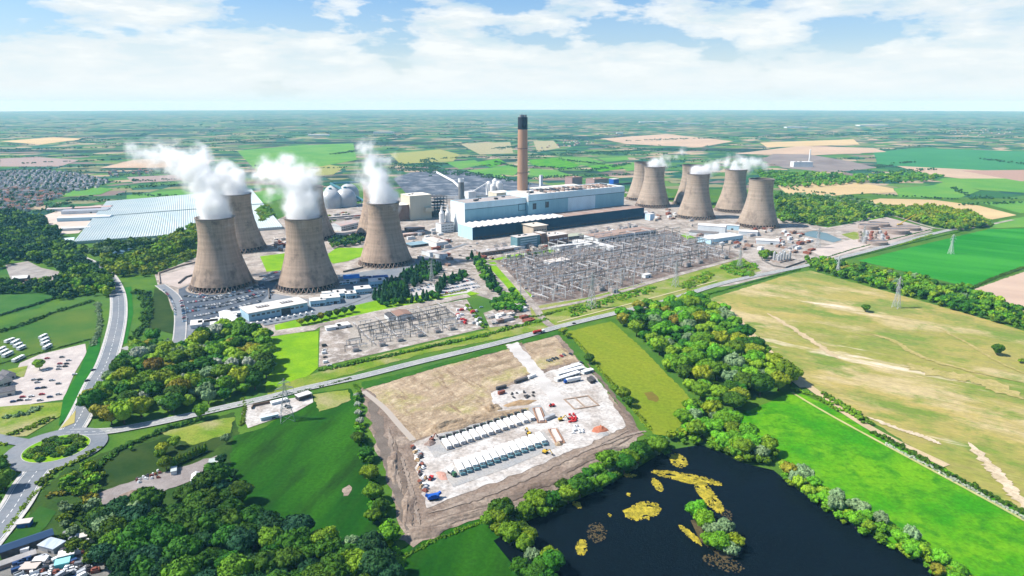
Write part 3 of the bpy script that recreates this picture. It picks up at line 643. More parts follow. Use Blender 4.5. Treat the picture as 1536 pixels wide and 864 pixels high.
for k_, (w_, m_, pts_) in enumerate(((3.5, mud_l, [(640, 772), (720, 748), (800, 714), (880, 676), (945, 646)]), (3, mud_d, [(650, 782), (730, 760), (810, 728), (890, 688), (950, 655)]), (4, mud_d, [(640, 796), (700, 772), (780, 745), (850, 715)]), (3, mud_l, [(625, 806), (690, 780), (770, 752)]), (3, mud_l, [(600, 680), (612, 720), (622, 760), (630, 790)]), (4, mud_d, [(592, 660), (602, 710), (612, 750), (618, 790)]), (3, mud_l, [(582, 640), (590, 690), (602, 740)]), (4, mud_d, [(880, 545), (920, 595), (955, 640)]), (3, mud_l, [(900, 670), (950, 652), (970, 648)]), (5, mud_l, [(700, 752), (760, 730), (830, 700)]))): streak('track', pts_, w_, 1.02 + k_ * 0.01, m_, 40 + k_, jag=0.7)
ribbon('track', [(545, 588), (575, 612), (600, 640), (620, 662)], 6, 1.0, M('pale rut', (0.33, 0.29, 0.25), None))
ribbon('track', [(1060, 452), (1100, 470), (1160, 540), (1210, 582)], 7, 0.9, MATS['sandy track'], off=-4)
# roundabout: ring of asphalt, kerb, planted island
cpt = G(85, 674)
mb = MB(); mb.lathe([(25.5, 1.18), (39, 1.18)], 64); o = mb.build('road', asphalt); o.location = (cpt.x, cpt.y, 0); o['kind'] = 'structure'
mb = MB(); mb.lathe([(25.5, 1.0), (25.5, 1.33), (25.0, 1.33), (25.0, 1.30)], 64); o = mb.build('kerb', kerb_stone); o.location = (cpt.x, cpt.y, 0); o['kind'] = 'structure'
mb = MB(); mb.lathe([(25.0, 1.30), (18, 1.6), (0.01, 1.9)], 64); o = mb.build('lawn', grass_lime); o.location = (cpt.x, cpt.y, 0); o['kind'] = 'structure'
mb = MB(); mb.poly([G(90, 645) + Vector((0, 0, 1.3)), G(112, 636) + Vector((0, 0, 1.3)), G(114, 617) + Vector((0, 0, 1.3))], 0); o = mb.build('traffic_island', M('worn verge', (0.33, 0.29, 0.10), None)); o['kind'] = 'structure'
for q in ([(95, 598), (120, 555), (133, 520), (140, 512), (150, 500), (150, 525), (140, 560), (120, 600), (100, 628), (88, 640)],): sheet('verge', q, Z4, MATS['green verge'])
# ------------------------------------------------------------------ cooling towers
def shell_mat(name, c, c2, dark):
    """board-marked concrete: lift rings, vertical weather streaks, a stained foot"""
    m, nt, b = new_mat(name); L = nt.links.new; b.inputs['Roughness'].default_value = 0.9; b.inputs['Specular IOR Level'].default_value = 0.15
    tc = nd(nt, 'ShaderNodeTexCoord'); s = nd(nt, 'ShaderNodeSeparateXYZ'); L(tc.outputs['Object'], s.inputs[0])
    ang = mth(nt, 'ARCTAN2', s.outputs[1], s.outputs[0])
    cv = nd(nt, 'ShaderNodeCombineXYZ'); L(mth(nt, 'MULTIPLY', ang, 9.0), cv.inputs[0]); L(mth(nt, 'MULTIPLY', s.outputs[2], 0.018), cv.inputs[1])
    oi = nd(nt, 'ShaderNodeObjectInfo'); L(mth(nt, 'MULTIPLY', oi.outputs['Random'], 50.0), cv.inputs[2])
    n = nd(nt, 'ShaderNodeTexNoise'); n.inputs['Scale'].default_value = 1.3; n.inputs['Detail'].default_value = 6; n.inputs['Roughness'].default_value = 0.65; L(cv.outputs[0], n.inputs[0])
    r = ramp(nt, [(0.36, 0.0), (0.66, 1.0)]); L(n.outputs[0], r.inputs[0])
    a = mixc(nt, r.outputs[0], c, c2)
    # rings of concrete lifts
    fr = mth(nt, 'FRACT', mth(nt, 'MULTIPLY', s.outputs[2], 1 / 5.2)); rr = ramp(nt, [(0.0, 0.91), (0.09, 1.0), (0.93, 1.0), (1.0, 0.91)]); L(fr, rr.inputs[0])
    n3 = nd(nt, 'ShaderNodeTexNoise'); n3.inputs['Scale'].default_value = 0.19; n3.inputs['Detail'].default_value = 1; n3.noise_dimensions = '1D'; L(s.outputs[2], n3.inputs['W'])
    r3 = ramp(nt, [(0.35, 0.90), (0.65, 1.06)]); L(n3.outputs[0], r3.inputs[0])
    a = mixc(nt, 1.0, a, mixc(nt, 1.0, rr.outputs[0], r3.outputs[0], 'MULTIPLY'), 'MULTIPLY')
    # ribs
    fa = mth(nt, 'FRACT', mth(nt, 'MULTIPLY', ang, 80 / 6.28318)); ra = ramp(nt, [(0.0, 0.93), (0.12, 1.0)]); L(fa, ra.inputs[0])
    a = mixc(nt, 1.0, a, ra.outputs[0], 'MULTIPLY')
    # blotches of damp
    n2 = nd(nt, 'ShaderNodeTexNoise'); n2.inputs['Scale'].default_value = 0.05; n2.inputs['Detail'].default_value = 5; n2.inputs['Roughness'].default_value = 0.7
    mp = nd(nt, 'ShaderNodeVectorMath'); mp.operation = 'ADD'; L(tc.outputs['Object'], mp.inputs[0]); cv2 = nd(nt, 'ShaderNodeCombineXYZ'); L(mth(nt, 'MULTIPLY', oi.outputs['Random'], 500.0), cv2.inputs[0]); L(cv2.outputs[0], mp.inputs[1]); L(mp.outputs[0], n2.inputs[0])
    low = ramp(nt, [(0.10, 0.10), (0.32, -0.05), (1.0, -0.08)]); L(mth(nt, 'MULTIPLY', s.outputs[2], 1 / 114.0), low.inputs[0])
    r2 = ramp(nt, [(0.53, 0.0), (0.70, 0.8)]); L(mth(nt, 'ADD', n2.outputs[0], low.outputs[0]), r2.inputs[0])
    a = mixc(nt, r2.outputs[0], a, dark)
    L(a, b.inputs['Base Color']); return m
shell_dark = shell_mat('brown weathered concrete', (0.37, 0.282, 0.215), (0.285, 0.215, 0.165), (0.13, 0.10, 0.082))
shell_pale = shell_mat('pale weathered concrete', (0.335, 0.272, 0.215), (0.285, 0.228, 0.178), (0.16, 0.125, 0.10))
inner_dark = M('dark inside concrete', (0.09, 0.08, 0.075), (0.13, 0.115, 0.10), 0.05)  # inner face of the shells, darker than the outside
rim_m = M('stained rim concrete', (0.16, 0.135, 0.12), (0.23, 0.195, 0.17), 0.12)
leg_m = M('shaded leg concrete', (0.24, 0.18, 0.15), (0.18, 0.14, 0.12), 0.2)  # legs in a darker brown than the shells
basin_m = M('basin concrete', (0.36, 0.31, 0.26), (0.28, 0.24, 0.20), 0.1)
fill_m = M('dark timber packing', (0.02, 0.018, 0.017), None)
def hyper(z): return 28.0 * math.sqrt(1 + ((z - 94.0) / 62.0) ** 2)
_zs = [9 + 105 * i / 40 for i in range(41)]
_sh = MB(); _sh.lathe([(hyper(z), z) for z in _zs], 96, 0)
n_out = len(_sh.f)
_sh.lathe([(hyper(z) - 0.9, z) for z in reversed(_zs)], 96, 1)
_sh.lathe([(hyper(9) - 0.9, 9), (hyper(9), 9)], 96, 0)
_rim = MB(); _rim.lathe([(hyper(112.6) + 0.05, 112.4), (hyper(113) + 0.7, 112.8), (hyper(114) + 0.7, 114.4), (hyper(114) - 1.3, 114.4), (hyper(114) - 1.3, 112.8), (hyper(112) - 0.95, 112.4)], 96, 0)
_leg = MB(); _rb, _rt = hyper(9) + 3.2, hyper(9) - 0.45
for s in (-1, 1): _leg.bar((_rb, s * 0.3, 0.8), (_rt * math.cos(0.0785), s * _rt * math.sin(0.0785), 9.1), 1.25, 0, 1.0)
_leg.box(_rb - 1.2, _rb + 1.2, -1.3, 1.3, 0.2, 0.95, 0)
_bas = MB(); _bas.lathe([(_rb + 4.5, 0.2), (_rb + 4.5, 1.2), (_rb + 3.9, 1.2), (_rb + 3.9, 0.7), (_rb - 8, 0.7)], 72, 0)
_fil = MB(); _fil.lathe([(hyper(9) - 6.5, 0.5), (hyper(9) - 6.5, 9.4), (0.1, 9.5)], 72, 0)
TOWERS = []
def cooling_tower(u, v, label, pale, first=[None]):
    p = G(u, v)
    if first[0] is None:
        t = thing('cooling_tower', label, 'cooling tower', p)
        sh = _sh.build('shell', [shell_dark, inner_dark], t, smooth=True); _rim.build('rim', rim_m, sh, smooth=False)
        _fil.build('packing', fill_m, t, smooth=True); _bas.build('basin', basin_m, t)
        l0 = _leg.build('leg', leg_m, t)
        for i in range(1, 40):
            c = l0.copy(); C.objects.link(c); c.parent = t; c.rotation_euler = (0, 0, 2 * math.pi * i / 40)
        first[0] = t
    else:
        t = dup(first[0], p, label=label)
    for ch in t.children:
        if ch.name.startswith('shell') and pale:
            ch.material_slots[0].link = 'OBJECT'; ch.material_slots[0].material = shell_pale
    t['group'] = 'cooling towers of the power station'; t.rotation_euler = (0, 0, 0.37 * len(TOWERS)); TOWERS.append(t); return t
cooling_tower(334, 429, 'brown steaming cooling tower beside the parked cars, nearest the road bend', False)
cooling_tower(463, 429, 'brown steaming cooling tower behind the long white-roofed office', False)
cooling_tower(579, 394, 'brown steaming cooling tower nearest the beige cube building and the main hall', False)
cooling_tower(362, 374, 'brown cooling tower half hidden behind the one above the car park', False)
cooling_tower(470, 357, 'brown cooling tower almost wholly hidden behind a steaming one, its foot near grey domes', False)
cooling_tower(567, 350, 'brown cooling tower in shade just behind the one by the cube building', False)
cooling_tower(963, 299, 'pale cooling tower without steam, closest to the blue main hall', True)
cooling_tower(979, 309, 'pale cooling tower with a small white wisp, in front of a plain one', True)
cooling_tower(1035, 306, 'pale cooling tower without steam, tucked behind the tower with a long plume', True)
cooling_tower(1043, 326, 'pale cooling tower with steam trailing over its lip, middle of the front row', True)
cooling_tower(1099, 316, 'pale cooling tower with a dark stain under its steaming lip, rear row', True)
cooling_tower(1136, 339, 'pale cooling tower without steam, nearest the settling pond and scrubland', True)

# ------------------------------------------------------------------ the main buildings
SITE = math.atan2(0.572, 0.82)
UX, UY = math.cos(SITE), math.sin(SITE)
def site(base, s, n, z=0.0): return Vector((base[0] + s * UX - n * UY, base[1] + s * UY + n * UX, z))
def clad(name, c, c2=None, step=6.0, dark=0.86, rough=0.6, rib=True):
    """profiled sheet: faint vertical joints and a little dirt"""
    if name in MATS: return MATS[name]
    m, nt, b = new_mat(name); L = nt.links.new; b.inputs['Roughness'].default_value = rough; b.inputs['Specular IOR Level'].default_value = 0.12
    tc = nd(nt, 'ShaderNodeTexCoord'); s = nd(nt, 'ShaderNodeSeparateXYZ'); L(tc.outputs['Object'], s.inputs[0])
    a = mixc(nt, noise_fac(nt, 0.05, 5, 0.65, 0.35, 0.7, (1, 1, 5), 'obj'), c, c2 or tuple(k * 0.84 for k in c))
    if rib:
        f = mth(nt, 'FRACT', mth(nt, 'MULTIPLY', mth(nt, 'ADD', s.outputs[0], s.outputs[1]), 1 / step)); r = ramp(nt, [(0.0, dark), (0.10, 1.0)]); L(f, r.inputs[0])
        a = mixc(nt, 1.0, a, r.outputs[0], 'MULTIPLY')
    L(a, b.inputs['Base Color']); return m
blue_pale = clad('pale blue cladding', (0.255, 0.455, 0.535), (0.20, 0.385, 0.465), 8, 0.90)
blue_white = clad('whitish blue cladding', (0.56, 0.73, 0.82), None, 8, 0.95)
blue_dark = clad('dark blue cladding', (0.006, 0.030, 0.070), (0.009, 0.042, 0.088), 9, 0.7)
blue_mid = clad('light blue end cladding', (0.42, 0.62, 0.72), None, 8)
blue_band = clad('band cladding', (0.50, 0.70, 0.79), None, 8, 0.95)
felt_grey = M('grey roof felt', (0.37, 0.335, 0.32), (0.29, 0.265, 0.255), 0.05, fine=0.15, fscale=0.3)
felt_pale = M('pale roof felt', (0.54, 0.50, 0.46), (0.44, 0.41, 0.38), 0.05, fine=0.15, fscale=0.3)
felt_brown = M('brown roof felt', (0.25, 0.18, 0.15), (0.31, 0.225, 0.185), 0.03, fine=0.15, fscale=0.3)
roof_white = clad('white roof sheet', (0.58, 0.575, 0.56), (0.47, 0.465, 0.455), 5, 0.86)
wall_white = clad('white wall sheet', (0.62, 0.66, 0.68), None, 4, 0.9)
wall_beige = clad('beige wall sheet', (0.56, 0.52, 0.41), (0.48, 0.45, 0.36), 6, 0.92)
wall_brick = M('brown brick', (0.20, 0.125, 0.095), (0.26, 0.165, 0.125), 0.3, fine=0.2, fscale=1.0)
wall_conc = M('grey concrete wall', (0.40, 0.37, 0.33), (0.31, 0.285, 0.255), 0.1, fine=0.1)
glass_dark = M('dark glass', (0.02, 0.03, 0.04), None, rough=0.15, spec=0.6)
dark_metal = M('dark metal', (0.05, 0.05, 0.055), (0.09, 0.085, 0.085), 0.2, rough=0.6)
grey_metal = M('galvanised steel', (0.42, 0.43, 0.44), (0.33, 0.34, 0.35), 0.2, rough=0.5, metal=0.2)
white_metal = M('white steel', (0.70, 0.71, 0.71), (0.6, 0.61, 0.61), 0.3, rough=0.5)
rust = M('rusty steel', (0.26, 0.09, 0.06), (0.17, 0.065, 0.05), 0.4)
red_paint = M('red paint', (0.45, 0.035, 0.035), (0.36, 0.03, 0.03), 0.5, rough=0.5)
blue_paint = M('blue paint', (0.02, 0.10, 0.42), (0.015, 0.075, 0.32), 0.5, rough=0.5)
yellow_paint = M('yellow paint', (0.55, 0.36, 0.03), (0.42, 0.27, 0.03), 0.5, rough=0.5)
black_rubber = M('black rubber', (0.018, 0.018, 0.018), None)
slate = M('slate roof', (0.105, 0.105, 0.12), (0.15, 0.145, 0.15), 0.3, fine=0.2)
tiles_red = M('red tile roof', (0.30, 0.125, 0.085), (0.24, 0.105, 0.075), 0.3, fine=0.2)
render_w = M('rendered wall', (0.55, 0.52, 0.47), (0.46, 0.43, 0.39), 0.3)

B0 = (-107.0, 1540.0)                 # front left corner of the tall hall
t = thing('boiler_house', 'long tall pale blue main hall under the tall chimney', 'building', (B0[0], B0[1], 0), SITE)
LB, LE, HA, HB, DP, FW = 172.0, 487.0, 69.0, 76.0, 64.0, 9.0
o = MB().box(0, LB, 0, DP, 0.3, HA - 0.4).build('wall', blue_pale, t); 
mb = MB(); mb.box(LB + 0.02, LE, -FW, DP + 22, 0.3, HB - 0.4); o2 = mb.build('wall', blue_pale, t)
MB().box(-0.3, LB - 0.3, -0.35, -0.005, HA - 13, HA - 0.2).build('facade_band', blue_band, t)
MB().box(LB + 0.1, LE + 0.3, -FW - 0.35, -FW - 0.005, HB - 13.5, HB - 0.2).build('facade_band', blue_band, t)
MB().box(295, 385, -FW - 0.30, -FW - 0.004, 24, HB - 13.8).build('facade_panel', blue_white, t)
MB().box(LB - 0.25, LB + 0.01, -FW - 0.2, DP + 20, HA - 9, HB - 0.2).build('end_parapet', roof_white, t)
MB().box(-0.35, -0.005, -0.2, DP, 0.4, HA - 0.2).build('end_wall', clad('white end cladding', (0.66, 0.70, 0.71), None, 8, 0.95), t)
mb = MB()
for s0, s1, n0, n1, z in ((0, LB, 0, DP, HA), (LB + 0.4, LE, -FW, DP + 22, HB)):
    mb.box(s0, s1, n0, n0 + 1.2, z - 0.39, z + 1.3); mb.box(s0, s1, n1 - 1.2, n1, z - 0.39, z + 1.3); mb.box(s0, s0 + 1.2, n0 + 1.2, n1 - 1.2, z - 0.39, z + 1.3); mb.box(s1 - 1.2, s1, n0 + 1.2, n1 - 1.2, z - 0.39, z + 1.3)
mb.build('parapet', blue_band, t)
MB().box(1.25, LB - 1.25, 1.25, DP - 1.25, HA - 0.38, HA + 0.2).build('roof', felt_grey, t)
rf = MB().box(LB + 1.7, LE - 1.25, -FW + 1.25, DP + 20.7, HB - 0.38, HB + 0.2).build('roof', felt_pale, t)
rv = random.Random(3)
for i in range(34):                     # ridges, plant and fans on the roof of the right half
    s = 235 + (i // 2) * 14.5; n = 6 + (i % 2) * 34 + rv.uniform(-2, 2)
    MB().box(s, s + 3.6, n, n + 26, HB + 0.25, HB + rv.uniform(1.6, 3.4)).build('roof_vent', felt_brown if i % 3 else dark_metal, rf)
for s, n, a, b, h in ((40, 22, 9, 6, 4), (52, 30, 5, 4, 3), (95, 18, 8, 6, 4), (102, 26, 5, 7, 3), (130, 40, 8, 4, 2.5), (70, 46, 4, 10, 2)):
    MB().box(s, s + a, n, n + b, HA + 0.2, HA + 0.2 + h).build('roof_plant', dark_metal, t)
for s, n, a, b, h in ((195, 20, 14, 10, 4), (212, 34, 8, 8, 5), (182, 6, 6, 6, 3)):
    MB().box(s, s + a, n, n + b, HB + 0.2, HB + 0.2 + h).build('roof_plant', (dark_metal, felt_brown, white_metal)[int(s) % 3], t)
for s0, z0 in ((186, 42), (224, 43)):
    w = MB().box(s0, s0 + 9, -FW - 0.4, -FW - 0.006, z0, z0 + 13).build('window', glass_dark, t)
    MB().box(s0 - 0.8, s0 + 9.8, -FW - 0.30, -FW - 0.005, z0 - 0.8, z0 + 13.8).build('window_frame', blue_dark, w)
fr = MB()
for a, b, c_, d in ((149, 171, 40, 40.8), (149, 171, 56, 56.8), (149, 149.8, 40.8, 56), (170.2, 171, 40.8, 56)): fr.box(a, b, -0.6, -0.006, c_, d)
fr.build('doorway_frame', blue_dark, t)
MB().box(0.2, LB, -0.5, -0.36, HA - 14.2, HA - 13.2).build('gutter', blue_dark, t)
MB().box(LB + 0.2, LE, -FW - 0.5, -FW - 0.36, HB - 14.8, HB - 13.7).build('gutter', blue_dark, t)

T0 = G(709, 360.5)
t = thing('turbine_hall', 'long low dark blue hall in front of the pale blue main hall', 'building', T0, SITE)
LT, HT, DT = 523.0, 27.0, 65.0
MB().box(0, LT, 0, DT - 3, 0.3, HT).build('wall', blue_dark, t)
MB().box(-0.35, -0.005, 0, DT - 3, 0.4, HT + 1.2).build('end_wall', blue_mid, t)
MB().box(-0.3, LT, -0.5, -0.006, HT - 2.2, HT + 0.9).build('eaves_band', blue_dark, t)
MB().box(0.2, 262, 0.05, DT - 3.2, HT + 0.003, HT + 0.5).build('roof', felt_pale, t)
rb2 = MB().box(262.1, LT - 0.2, 0.05, DT - 3.2, HT + 0.003, HT + 0.6).build('roof', felt_brown, t)
for i in range(16):                       # north-light strips of the left half, lying across the roof
    s = 3 + i * 16.2; mb = MB(); 
    a = [(s, HT + 0.5), (s + 9.5, HT + 0.5), (s + 9.5, HT + 3.4)]
    A = [(x, 2.0, z) for x, z in a]; B = [(x, DT - 5, z) for x, z in a]
    n = len(mb.v); mb.v += A + B
    for q in ((2, 1, 0), (3, 4, 5), (0, 1, 4, 3), (1, 2, 5, 4), (2, 0, 3, 5)): mb.f.append(tuple(n + k for k in q)); mb.m.append(0)
    mb.build('roof_light', roof_white, t)
for i in range(7): MB().box(285 + i * 33, 287.5 + i * 33, 4, DT - 8, HT + 0.62, HT + 1.3).build('roof_ridge', felt_grey, t)
MB().box(LT + 0.02, LT + 30, 6, 36, 0.3, 9).build('annexe', blue_dark, t)
mb = MB()
for i in range(46): mb.box(6 + i * 11.2, 14 + i * 11.2, -0.35, -0.008, 2.2, 6.4)
mb.build('window', glass_dark, t)

# chimney
cpx = site(B0, 222, 85)
t = thing('chimney', 'tall brown concrete chimney with a black top and three flues', 'chimney', cpx)
MB().lathe([(14.2, 0.3), (13.4, 60), (12.7, 150), (12.0, 226)], 40).build('shaft', M('brown chimney concrete', (0.40, 0.245, 0.165), (0.34, 0.205, 0.135), 0.04, fine=0.06, stretch=(1, 1, 6)), t, smooth=True)
bt = MB().lathe([(12.05, 226.0), (11.9, 255.5), (11.0, 255.5), (10.9, 254.5), (0.1, 254.5)], 40).build('top_band', M('black band', (0.022, 0.027, 0.038), (0.03, 0.034, 0.045), 0.05), t, smooth=False)
for k in range(3):
    a = R(90 + 120 * k + 20); c_ = (5.6 * math.cos(a), 5.6 * math.sin(a))
    MB().lathe([(4.3, 254.6), (4.3, 261.5), (3.6, 261.5), (3.6, 255)], 20, 0, c_).build('flue', M('flue steel', (0.35, 0.37, 0.40), (0.12, 0.12, 0.13), 0.2, rough=0.4), bt, smooth=False)
for z in (60, 120, 180): MB().lathe([(13.75 - z * 0.007, z), (14.9 - z * 0.007, z), (14.9 - z * 0.007, z + 0.8), (13.7 - z * 0.007, z + 0.8)], 40).build('gallery', dark_metal, t)
# the shorter grey stack
p = G(692.5, 318)
t = thing('grey_stack', 'short dark grey cylindrical stack left of the chimney', 'chimney', p)
MB().lathe([(8.2, 0.3), (8.0, 82)], 32).build('shaft', M('grey stack sheet', (0.15, 0.155, 0.16), (0.19, 0.195, 0.20), 0.05, rough=0.5), t, smooth=True)
MB().lathe([(8.05, 82), (8.0, 92), (7.0, 92), (7.0, 84)], 32).build('top_band', white_metal, t)

# ------------------------------------------------------------------ a general building
def bld(name, label, u, v, w, d, h, wall, roof, cat='building', rot=SITE, kind='flat', rise=2.5, windows=None, door=True, group=None, plant=0, seed=0, wmat=None, over=0.5, px2=None):
    """front left foot at (u, v); w metres along, d deep, h high"""
    p = G(u, v)
    if px2:
        q = G(*px2); w = (q - p).length; rot = math.atan2(q.y - p.y, q.x - p.x)
    t = thing(name, label, cat, p, rot, group)
    MB().box(0, w, 0, d, 0.2, h).build('wall', wall, t)
    if kind == 'flat':
        mb = MB(); mb.box(-over, w + over, -over, d + over, h + 0.003, h + 0.6); r = mb.build('roof', roof, t)
    else:
        mb = MB(); mb.gable(0, w, 0, d, h + 0.40, rise, 0, over, 'x' if w >= d else 'y', 1)
        r = mb.build('roof', [roof, wall], t)
    rr = random.Random(seed + int(u))
    for i in range(plant):
        a = rr.uniform(0.1, 0.75) * w; b = rr.uniform(0.15, 0.7) * d
        MB().box(a, a + min(w * 0.2, rr.uniform(2, 7)), b, b + min(d * 0.25, rr.uniform(2, 6)), h + 0.6, h + rr.uniform(1.6, 3.4)).build('roof_plant', (dark_metal, white_metal, felt_grey)[i % 3], r)
    if windows:
        rows, z0, wh, n = windows; g = (w - 2) / n
        for k in range(rows):
            for i in range(n):
                z = z0 + k * (h - 0.8 - z0) / rows
                MB().box(1 + i * g + g * 0.12, 1 + (i + 1) * g - g * 0.12, -0.12, -0.004, z, z + wh).build('window', wmat or glass_dark, t)
    if door and w > 6: MB().box(w * 0.62, w * 0.62 + min(5, w * 0.2), -0.14, -0.005, 0.25, min(4.5, h * 0.6)).build('door', dark_metal, t)
    return t
# beige cube block with a lower brown wing
t = bld('fuel_building', 'big beige cube building with pale roof left of the main hall', 616, 331, 61, 52, 62, wall_beige, M('cream roof sheet', (0.72, 0.68, 0.56), (0.66, 0.62, 0.52), 0.05), windows=None, door=False, plant=3)
MB().box(-32, -0.02, 6, 46, 0.3, 40).build('wing', wall_brick, t); MB().box(-32.3, -0.03, 5.6, 46.3, 40.01, 41).build('wing_roof', MATS['cream roof sheet'], t)
MB().box(40, 61.3, -10, -0.02, 20, 30).build('annexe', wall_beige, t)
t = bld('steel_frame_plant', 'dark open steel plant frame between the cube building and main hall', 652, 326, 40, 40, 12, dark_metal, dark_metal, door=False)
for i in range(5):
    for j in range(3): MB().box(i * 9.4, i * 9.4 + 1.2, j * 18, j * 18 + 1.2, 12.7, 52).build('column', dark_metal, t)
for k in range(5): MB().box(-0.5, 40.5, -0.5, 38, 20 + k * 8, 20.9 + k * 8).build('deck', (dark_metal, grey_metal)[k % 2], t)
# white absorber block with two vessels
t = bld('absorber_block', 'white plant block with two upright vessels beside the blue hall end', 662, 350, 34, 26, 22, wall_white, felt_grey, windows=(3, 3, 1.4, 4), door=False)
for a in (9, 25): MB().lathe([(6.2, 22.7), (6.2, 44), (3.0, 50), (1.6, 58), (1.6, 62)], 24, 0, (a, 12), True).build('vessel', white_metal, t, smooth=False)
bld('workshop', 'flat grey-roofed pale shed below the white absorber block', 655, 373, 26, 62, 12, wall_white, felt_pale, windows=(1, 3, 2, 4), plant=2)
bld('conveyor_house', 'long narrow grey building with white edge beside the works road', 664, 389, 13, 62, 9, wall_white, felt_grey, rot=SITE + 0.22)
bld('small_workshop', 'pale blue shed roof behind the long narrow grey building', 664, 371, 14, 26, 8, wall_white, M('pale blue roof', (0.45, 0.58, 0.64), None), kind='gable')
bld('store_shed', 'white square shed on the corner by the works road and lawn', 645, 386, 18, 16, 9, wall_white, roof_white, kind='gable')
bld('pump_house', 'low brown building in front of the beige cube building', 612, 349, 44, 18, 9, wall_brick, M('pinkish roof', (0.42, 0.33, 0.29), None), windows=(1, 3, 2, 8))
bld('pump_house', 'second low brown range nearer the cooling tower beside the cube building', 606, 356, 52, 14, 6, wall_brick, MATS['pinkish roof'])
bld('tank_house', 'low dark tank shed with glassy roof left of the narrow grey building', 617, 372, 42, 30, 5, dark_metal, M('glassy blue roof', (0.13, 0.21, 0.26), (0.20, 0.30, 0.35), 0.05), door=False)
# offices and workshops in front of the turbine hall
bld('office_block', 'teal-glazed four-storey office block in front of the dark hall', 776, 374, 58, 24, 24, M('teal wall', (0.10, 0.20, 0.23), (0.13, 0.24, 0.27), 0.1), felt_pale, windows=(4, 2.5, 2.8, 1), wmat=M('pale blue glazing', (0.33, 0.45, 0.52), None, rough=0.2, spec=0.6), door=False, plant=4)
bld('stair_tower', 'brown stair tower joined to the teal office block', 812, 369, 14, 24, 26, wall_brick, felt_pale, door=False)
bld('control_building', 'beige control building with overhanging roof behind the teal office', 800, 356, 38, 40, 24, M('beige concrete', (0.47, 0.40, 0.32), (0.40, 0.34, 0.27), 0.1), M('beige roof', (0.52, 0.47, 0.40), None), over=2.5, windows=(2, 4, 2, 5), door=False, plant=1)
bld('brick_office', 'brown brick office with row of white windows beside the teal block', 823, 369, 52, 34, 20, wall_brick, felt_pale, windows=(1, 10, 3, 4), wmat=white_metal, plant=3)
bld('low_store', 'low store with greenish flat roof right of the brick office', 853, 361, 48, 26, 8, M('dark wall', (0.13, 0.13, 0.13), None), M('greenish felt', (0.33, 0.35, 0.27), (0.28, 0.30, 0.24), 0.1))
bld('relay_hall', 'long white hall under a brown roof beside the big switchyard', 897, 366, 175, 46, 13, wall_white, felt_brown, windows=(1, 4, 5, 22), plant=0)
bld('canteen', 'long flat white-roofed range at the foot of the main hall', 722, 385, 78, 20, 8, wall_brick, felt_grey, windows=(1, 3, 2, 12), plant=3)
bld('gate_office', 'flat pale-roofed range beside the switchyard lawn', 762, 377, 42, 16, 6, wall_white, felt_pale, plant=2)
bld('switch_house', 'small white block at the head of the big switchyard', 839, 377, 24, 16, 9, wall_white, roof_white)
bld('switch_house', 'long low white roof behind the small white block', 852, 373, 62, 12, 6, wall_white, roof_white)
bld('switch_house', 'bright white flat-roofed building lying inside the switchyard', 885, 372, 18, 60, 7, wall_white, roof_white)
bld('switch_house', 'second white flat building inside the switchyard, further right', 914, 377, 20, 66, 7, wall_white, roof_white)
bld('switch_house', 'low pale building amid the near busbars of the switchyard', 826, 399, 46, 22, 6, wall_white, felt_pale)
bld('cabin', 'white cabin at the front edge of the big switchyard', 968, 418, 14, 9, 6, wall_white, roof_white)
# right end
bld('blue_silo_shed', 'bright white and blue silo shed at the end of the dark hall', 975, 331, 16, 18, 16, M('blue white sheet', (0.30, 0.50, 0.72), (0.6, 0.7, 0.8), 0.3, stretch=(1, 1, 9)), roof_white, door=False)
bld('chlorine_house', 'pale cone-roofed shed next to the silo shed', 962, 325, 30, 22, 6, wall_white, roof_white, kind='gable', rise=6)
bld('white_hall', 'tall white stepped hall below the middle pale cooling tower', 1046, 348, 62, 24, 16, wall_white, roof_white, kind='gable', rise=3, rot=SITE - 1.05)
bld('grey_store', 'long dark-roofed shed left of the white stepped hall', 1033, 353, 62, 26, 8, wall_white, M('dark grey roof', (0.16, 0.15, 0.145), None), rot=SITE - 1.05, windows=None)
bld('long_white_shed', 'white pitched shed with pale blue front in the right yard', 1066, 368, 112, 38, 12, blue_mid, roof_white, px2=(1114, 361), windows=(1, 3, 2, 9))
bld('white_range', 'narrow white range at the foot of the nearest pale cooling tower', 1078, 344, 90, 14, 11, blue_mid, roof_white, px2=(1108, 346))
bld('white_store', 'white barrel store with a dark end right of the narrow range', 1108, 353, 40, 22, 9, wall_white, roof_white, kind='gable', rot=SITE - 0.9)
bld('white_store', 'white barrel store near the round clipped trees', 1134, 366, 46, 20, 8, wall_white, roof_white, kind='gable', rot=SITE - 0.9)
# behind the main hall
bld('precipitator_hall', 'very long cream-roofed hall behind the chimney', 808, 305, 170, 46, 42, wall_beige, M('cream long roof', (0.66, 0.62, 0.53), None), door=False)
bld('gypsum_store', 'cream block between the grey stack and chimney', 745, 312, 52, 44, 42, wall_beige, MATS['cream long roof'], door=False)
bld('transfer_house', 'white block beside the chimney foot behind the hall', 703, 303, 26, 24, 30, wall_white, roof_white, door=False)
bld('mill_house', 'brown block with dark end behind the long cream hall', 858, 283, 46, 40, 38, M('mauve brick', (0.30, 0.215, 0.20), None), wall_brick, door=False, plant=2)
bld('mill_house', 'larger brown block with dark end near the rear pale tower', 891, 287, 64, 44, 40, MATS['mauve brick'], wall_brick, door=False, plant=3)
bld('hoist_tower', 'slender white tower behind the cream hall', 811, 283, 9, 9, 46, wall_white, roof_white, door=False)
bld('blue_bunker', 'small blue bunker behind the pale cooling towers', 920, 280, 26, 24, 26, blue_paint, roof_white, door=False)
p = G(733, 297)
t = thing('silo_cluster', 'cluster of white silos on the edge of the coal yard', 'silo', p)
